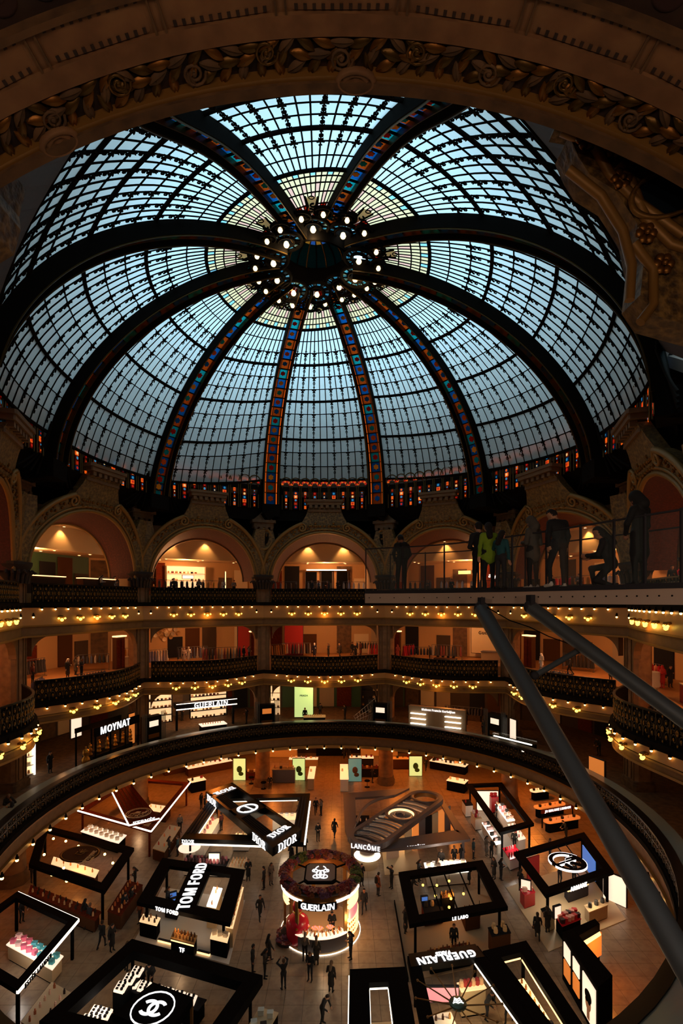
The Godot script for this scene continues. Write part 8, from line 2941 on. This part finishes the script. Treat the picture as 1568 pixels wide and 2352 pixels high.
	for q in [[1, 2, .3, -2.5, 0], [1, 2, .55, -1.2, 1], [1, 2, .62, -3.0, 4], [2, 2, .12, -2.0, 1], [2, 2, .42, -2.8, 4], [2, 2, .86, -1.5, 0], [2, 2, .9, -1.2, 1], [3, 2, .14, .6, 5], [3, 2, .2, .9, 5], [3, 2, .52, -4.0, 4], [3, 2, .6, -4.2, 3], [3, 2, .68, -6.0, 2], [3, 2, .78, .4, 0], [3, 2, .74, -5.6, 4], [4, 2, .14, .8, 1], [4, 2, .86, .8, 4], [4, 2, .9, .6, 0], [4, 2, .3, -3.0, 1], [5, 2, .3, -.6, 1], [5, 2, .4, -2.2, 2], [5, 2, .85, -4.8, 4], [6, 2, .2, -.6, 1], [6, 2, .26, -.2, 0]]:
		folk(q[4], bp(q[0], q[2], q[3], L2 if q[3] > -.9 else L2D), bays[q[0]].n.signed_angle_to(Vector3.BACK, Vector3.DOWN) + rng.randf_range(-1.4, 1.4), tops[rng.randi() % 7], K, "%s, middle gallery, %s, %s" % ["at railing" if q[3] > 0 else "by racks", BAYNAME[q[0]].trim_suffix(" bay"), ["far left", "left", "centre left", "centre", "centre right", "right", "far right"][int(q[2] * 6.99)]], 1.0)
	for k in 2:
		var tr := room_t(3, .38 + .2 * k, .9, L2)
		var ch := placed("bench_seat", ["dark upholstered seat at the middle railing of the central bay, left one", "dark upholstered seat at the middle railing of the central bay, right one"][k], "seat", tr)
		var mb := MB.new()
		mb.cbox(Vector3(0, .22, 0), Vector3(1.6, .44, .8), .08)
		obj("seat", mb, mats.charcoal, ch)
		mb = MB.new()
		mb.cbox(Vector3(0, .65, .4), Vector3(1.6, .5, .18), .06)
		obj("backrest", mb, mats.charcoal, ch)
		folk(8, tr.origin + bays[3].n * .05, bays[3].n.signed_angle_to(Vector3.BACK, Vector3.DOWN) + PI + .4 * k, B if k else K, K, "on the %s dark seat at the railing of the central bay" % ["left", "right"][k], 1.0)
	for q in [[1, .7, -1.0, 1], [1, .78, -2.4, 0], [1, .84, -1.4, 4], [2, .3, -1.2, 0], [2, .5, -1.6, 1], [2, .68, -1.0, 4], [2, .8, -2.6, 1], [3, .4, -1.5, 0], [3, .45, -2.0, 1], [3, .52, -2.6, 4], [3, .6, -1.4, 1], [3, .68, -2.4, 0], [4, .3, -2.4, 1], [4, .52, -1.2, 4], [4, .66, -1.8, 0], [5, .3, -1.6, 0], [5, .52, -1.4, 1], [6, .24, -1.4, 4], [6, .3, -2.0, 0]]:
		folk(q[3], bp(q[0], q[1], q[2], L3D), bays[q[0]].n.signed_angle_to(Vector3.BACK, Vector3.DOWN) + rng.randf_range(-1.4, 1.4), tops[rng.randi() % 7], K, "behind top railing, %s, %s" % [BAYNAME[q[0]].trim_suffix(" bay"), ["far left", "left", "centre left", "centre", "centre right", "right", "far right"][int(q[1] * 6.99)]], 1.05)
	# mannequins
	for q in [[3, .42, -3.8, "d8d0c8", "1c2038", "headless-looking pale mannequin in a navy dress beside the red panel"], [2, .46, -3.0, "d8d0c8", "b8b0a8", "white mannequin before the middle rack of the inner left bay"], [4, .07, -1.6, "a04030", "a04030", "mannequin in a red dress at the left of the inner right bay"], [5, .22, -1.4, "e8e0d8", "c8c0b8", "white mannequin at the left of the far right bay"], [5, .62, -3.2, "2a2420", "2a2420", "dark mannequin in the middle of the far right bay"], [5, .86, -4.0, "c83030", "a02020", "mannequin in red at the right of the far right bay"], [3, .72, -3.4, "d8a070", "1c1a1e", "mannequin in a long black dress right of the walkway of the central bay"], [1, .5, -2.0, "d8d0c8", "38342e", "pale mannequin in the middle of the far left bay"]]:
		var o := person(4, bp(q[0], q[1], q[2], L2D), bays[q[0]].n.signed_angle_to(Vector3.BACK, Vector3.DOWN), [q[3], q[3], q[4], q[4], q[3]], q[5], 1.02)
		o.name = uniq("mannequin")
		o.set_meta("category", "mannequin")
	walkers()

func walkers() -> void:
	var st := [[Vector3(-.02, -.42, .01), Vector3(0, -.40, -.02)], [Vector3(.03, -.42, .01), Vector3(0.01, -.40, -.02)]]
	var y := EYE + .29
	var put := func(px: float, z: float) -> Vector3: return Vector3((px - 784) * z / F, y, -z)
	var c := .017
	var m := body({"arms": [[Vector3(.08, -.26, -.02), Vector3(-.08, -.2, .12)], [Vector3(.1, -.24, -.04), Vector3(-.1, -.2, .12)]], "legs": st, "hair": 0, "nod": .5, "pack": true}, c)
	person(0, put.call(922, 15.2), PI + .3, ["8a5c44", "140e0c", "14161a", "0e0f12", "141210"], "person in black with a backpack seen from behind, at the left end of the glass walkway", 1.0, "", m)
	var tall := body({"arms": [[DN, FA], [DN, Vector3(-.1, -.05, .2)]], "legs": st, "hair": 0, "nod": .3, "turn": .4}, c)
	person(0, put.call(1101, 13.2), PI - .3, ["b88468", "140e0c", "1a1c22", "14161c", "141210"], "tall person in dark clothes left of the one in lime green on the walkway", 1.03, "", tall)
	m = body({"arms": [[Vector3(.05, -.26, .08), Vector3(-.1, -.1, .2)], [DN, FA]], "legs": st, "hair": 1, "nod": .35, "turn": -.3, "coat": .08}, c)
	person(0, put.call(1122, 12.8), PI + .2, ["c89878", "1c1410", "7a9a20", "101218", "181614"], "person in a lime green jacket and black trousers on the walkway", .99, "", m)
	m = body({"arms": [[DN, FA], [Vector3(.16, -.16, .14), Vector3(.14, .06, .16)]], "legs": st, "hair": 1, "nod": .3}, c)
	person(0, put.call(1150, 12.4), PI - .9, ["b88468", "1c1410", "1a5058", "28282c", "181614"], "smaller person in a teal jacket reaching for the rail beside the lime green one", .84, "", m)
	m = body({"arms": [[DN, Vector3(-.1, .02, .2)], [DN, Vector3(-.1, .02, .2)]], "legs": st, "hair": 3, "nod": .35, "coat": .1}, c)
	person(0, put.call(1224, 11.9), PI + .5, ["b88468", "4a3420", "4a4640", "1a1a1c", "a8a098"], "person in a grey hooded jacket and dark leggings in the middle of the walkway", .98, "", m)
	m = body({"arms": [[Vector3(.06, -.27, .02), Vector3(.0, -.22, .1)], [Vector3(.08, -.26, -.04), Vector3(-.04, -.22, .08)]], "legs": [[Vector3(-.03, -.42, .02), Vector3(0, -.40, -.02)], [Vector3(.1, -.41, .06), Vector3(.05, -.38, -.12)]], "hair": 0, "nod": .6, "turn": .6, "lean": .12}, c)
	person(0, put.call(1283, 11.3), PI + .2, ["b08060", "140e0c", "15171c", "1e2024", "c8c4bc"], "person in a dark jacket and shorts with pale trainers looking down on the walkway", 1.06, "", m)
	m = body({"arms": [[Vector3(.05, -.22, .16), Vector3(-.1, .04, .2)], [Vector3(.05, -.22, .16), Vector3(-.1, .06, .2)]], "legs": [[Vector3(-.08, -.04, .40), Vector3(-.02, -.40, -.06)], [Vector3(.08, -.30, .26), Vector3(.0, -.14, -.36)]], "drop": .46, "lean": .3, "nod": .2, "hair": 1}, c)
	person(0, put.call(1404, 10.2), -2.2, ["a87458", "140e0c", "1a181a", "141416", "181614"], "person in dark clothes crouching by the glass at the right of the walkway", 1.0, "", m)
	m = body({"arms": [[Vector3(.06, -.27, .04), Vector3(-.06, -.2, .1)], [Vector3(.1, -.25, .04), Vector3(-.12, -.16, .12)]], "legs": st, "hair": 3, "nod": .4, "coat": .3}, c)
	person(0, put.call(1468, 9.6), PI + .4, ["a87458", "140e0c", "0e0e10", "0e0e10", "121110"], "large dark figure in a hooded long coat, nearest on the walkway at the right", 1.04, "", m)
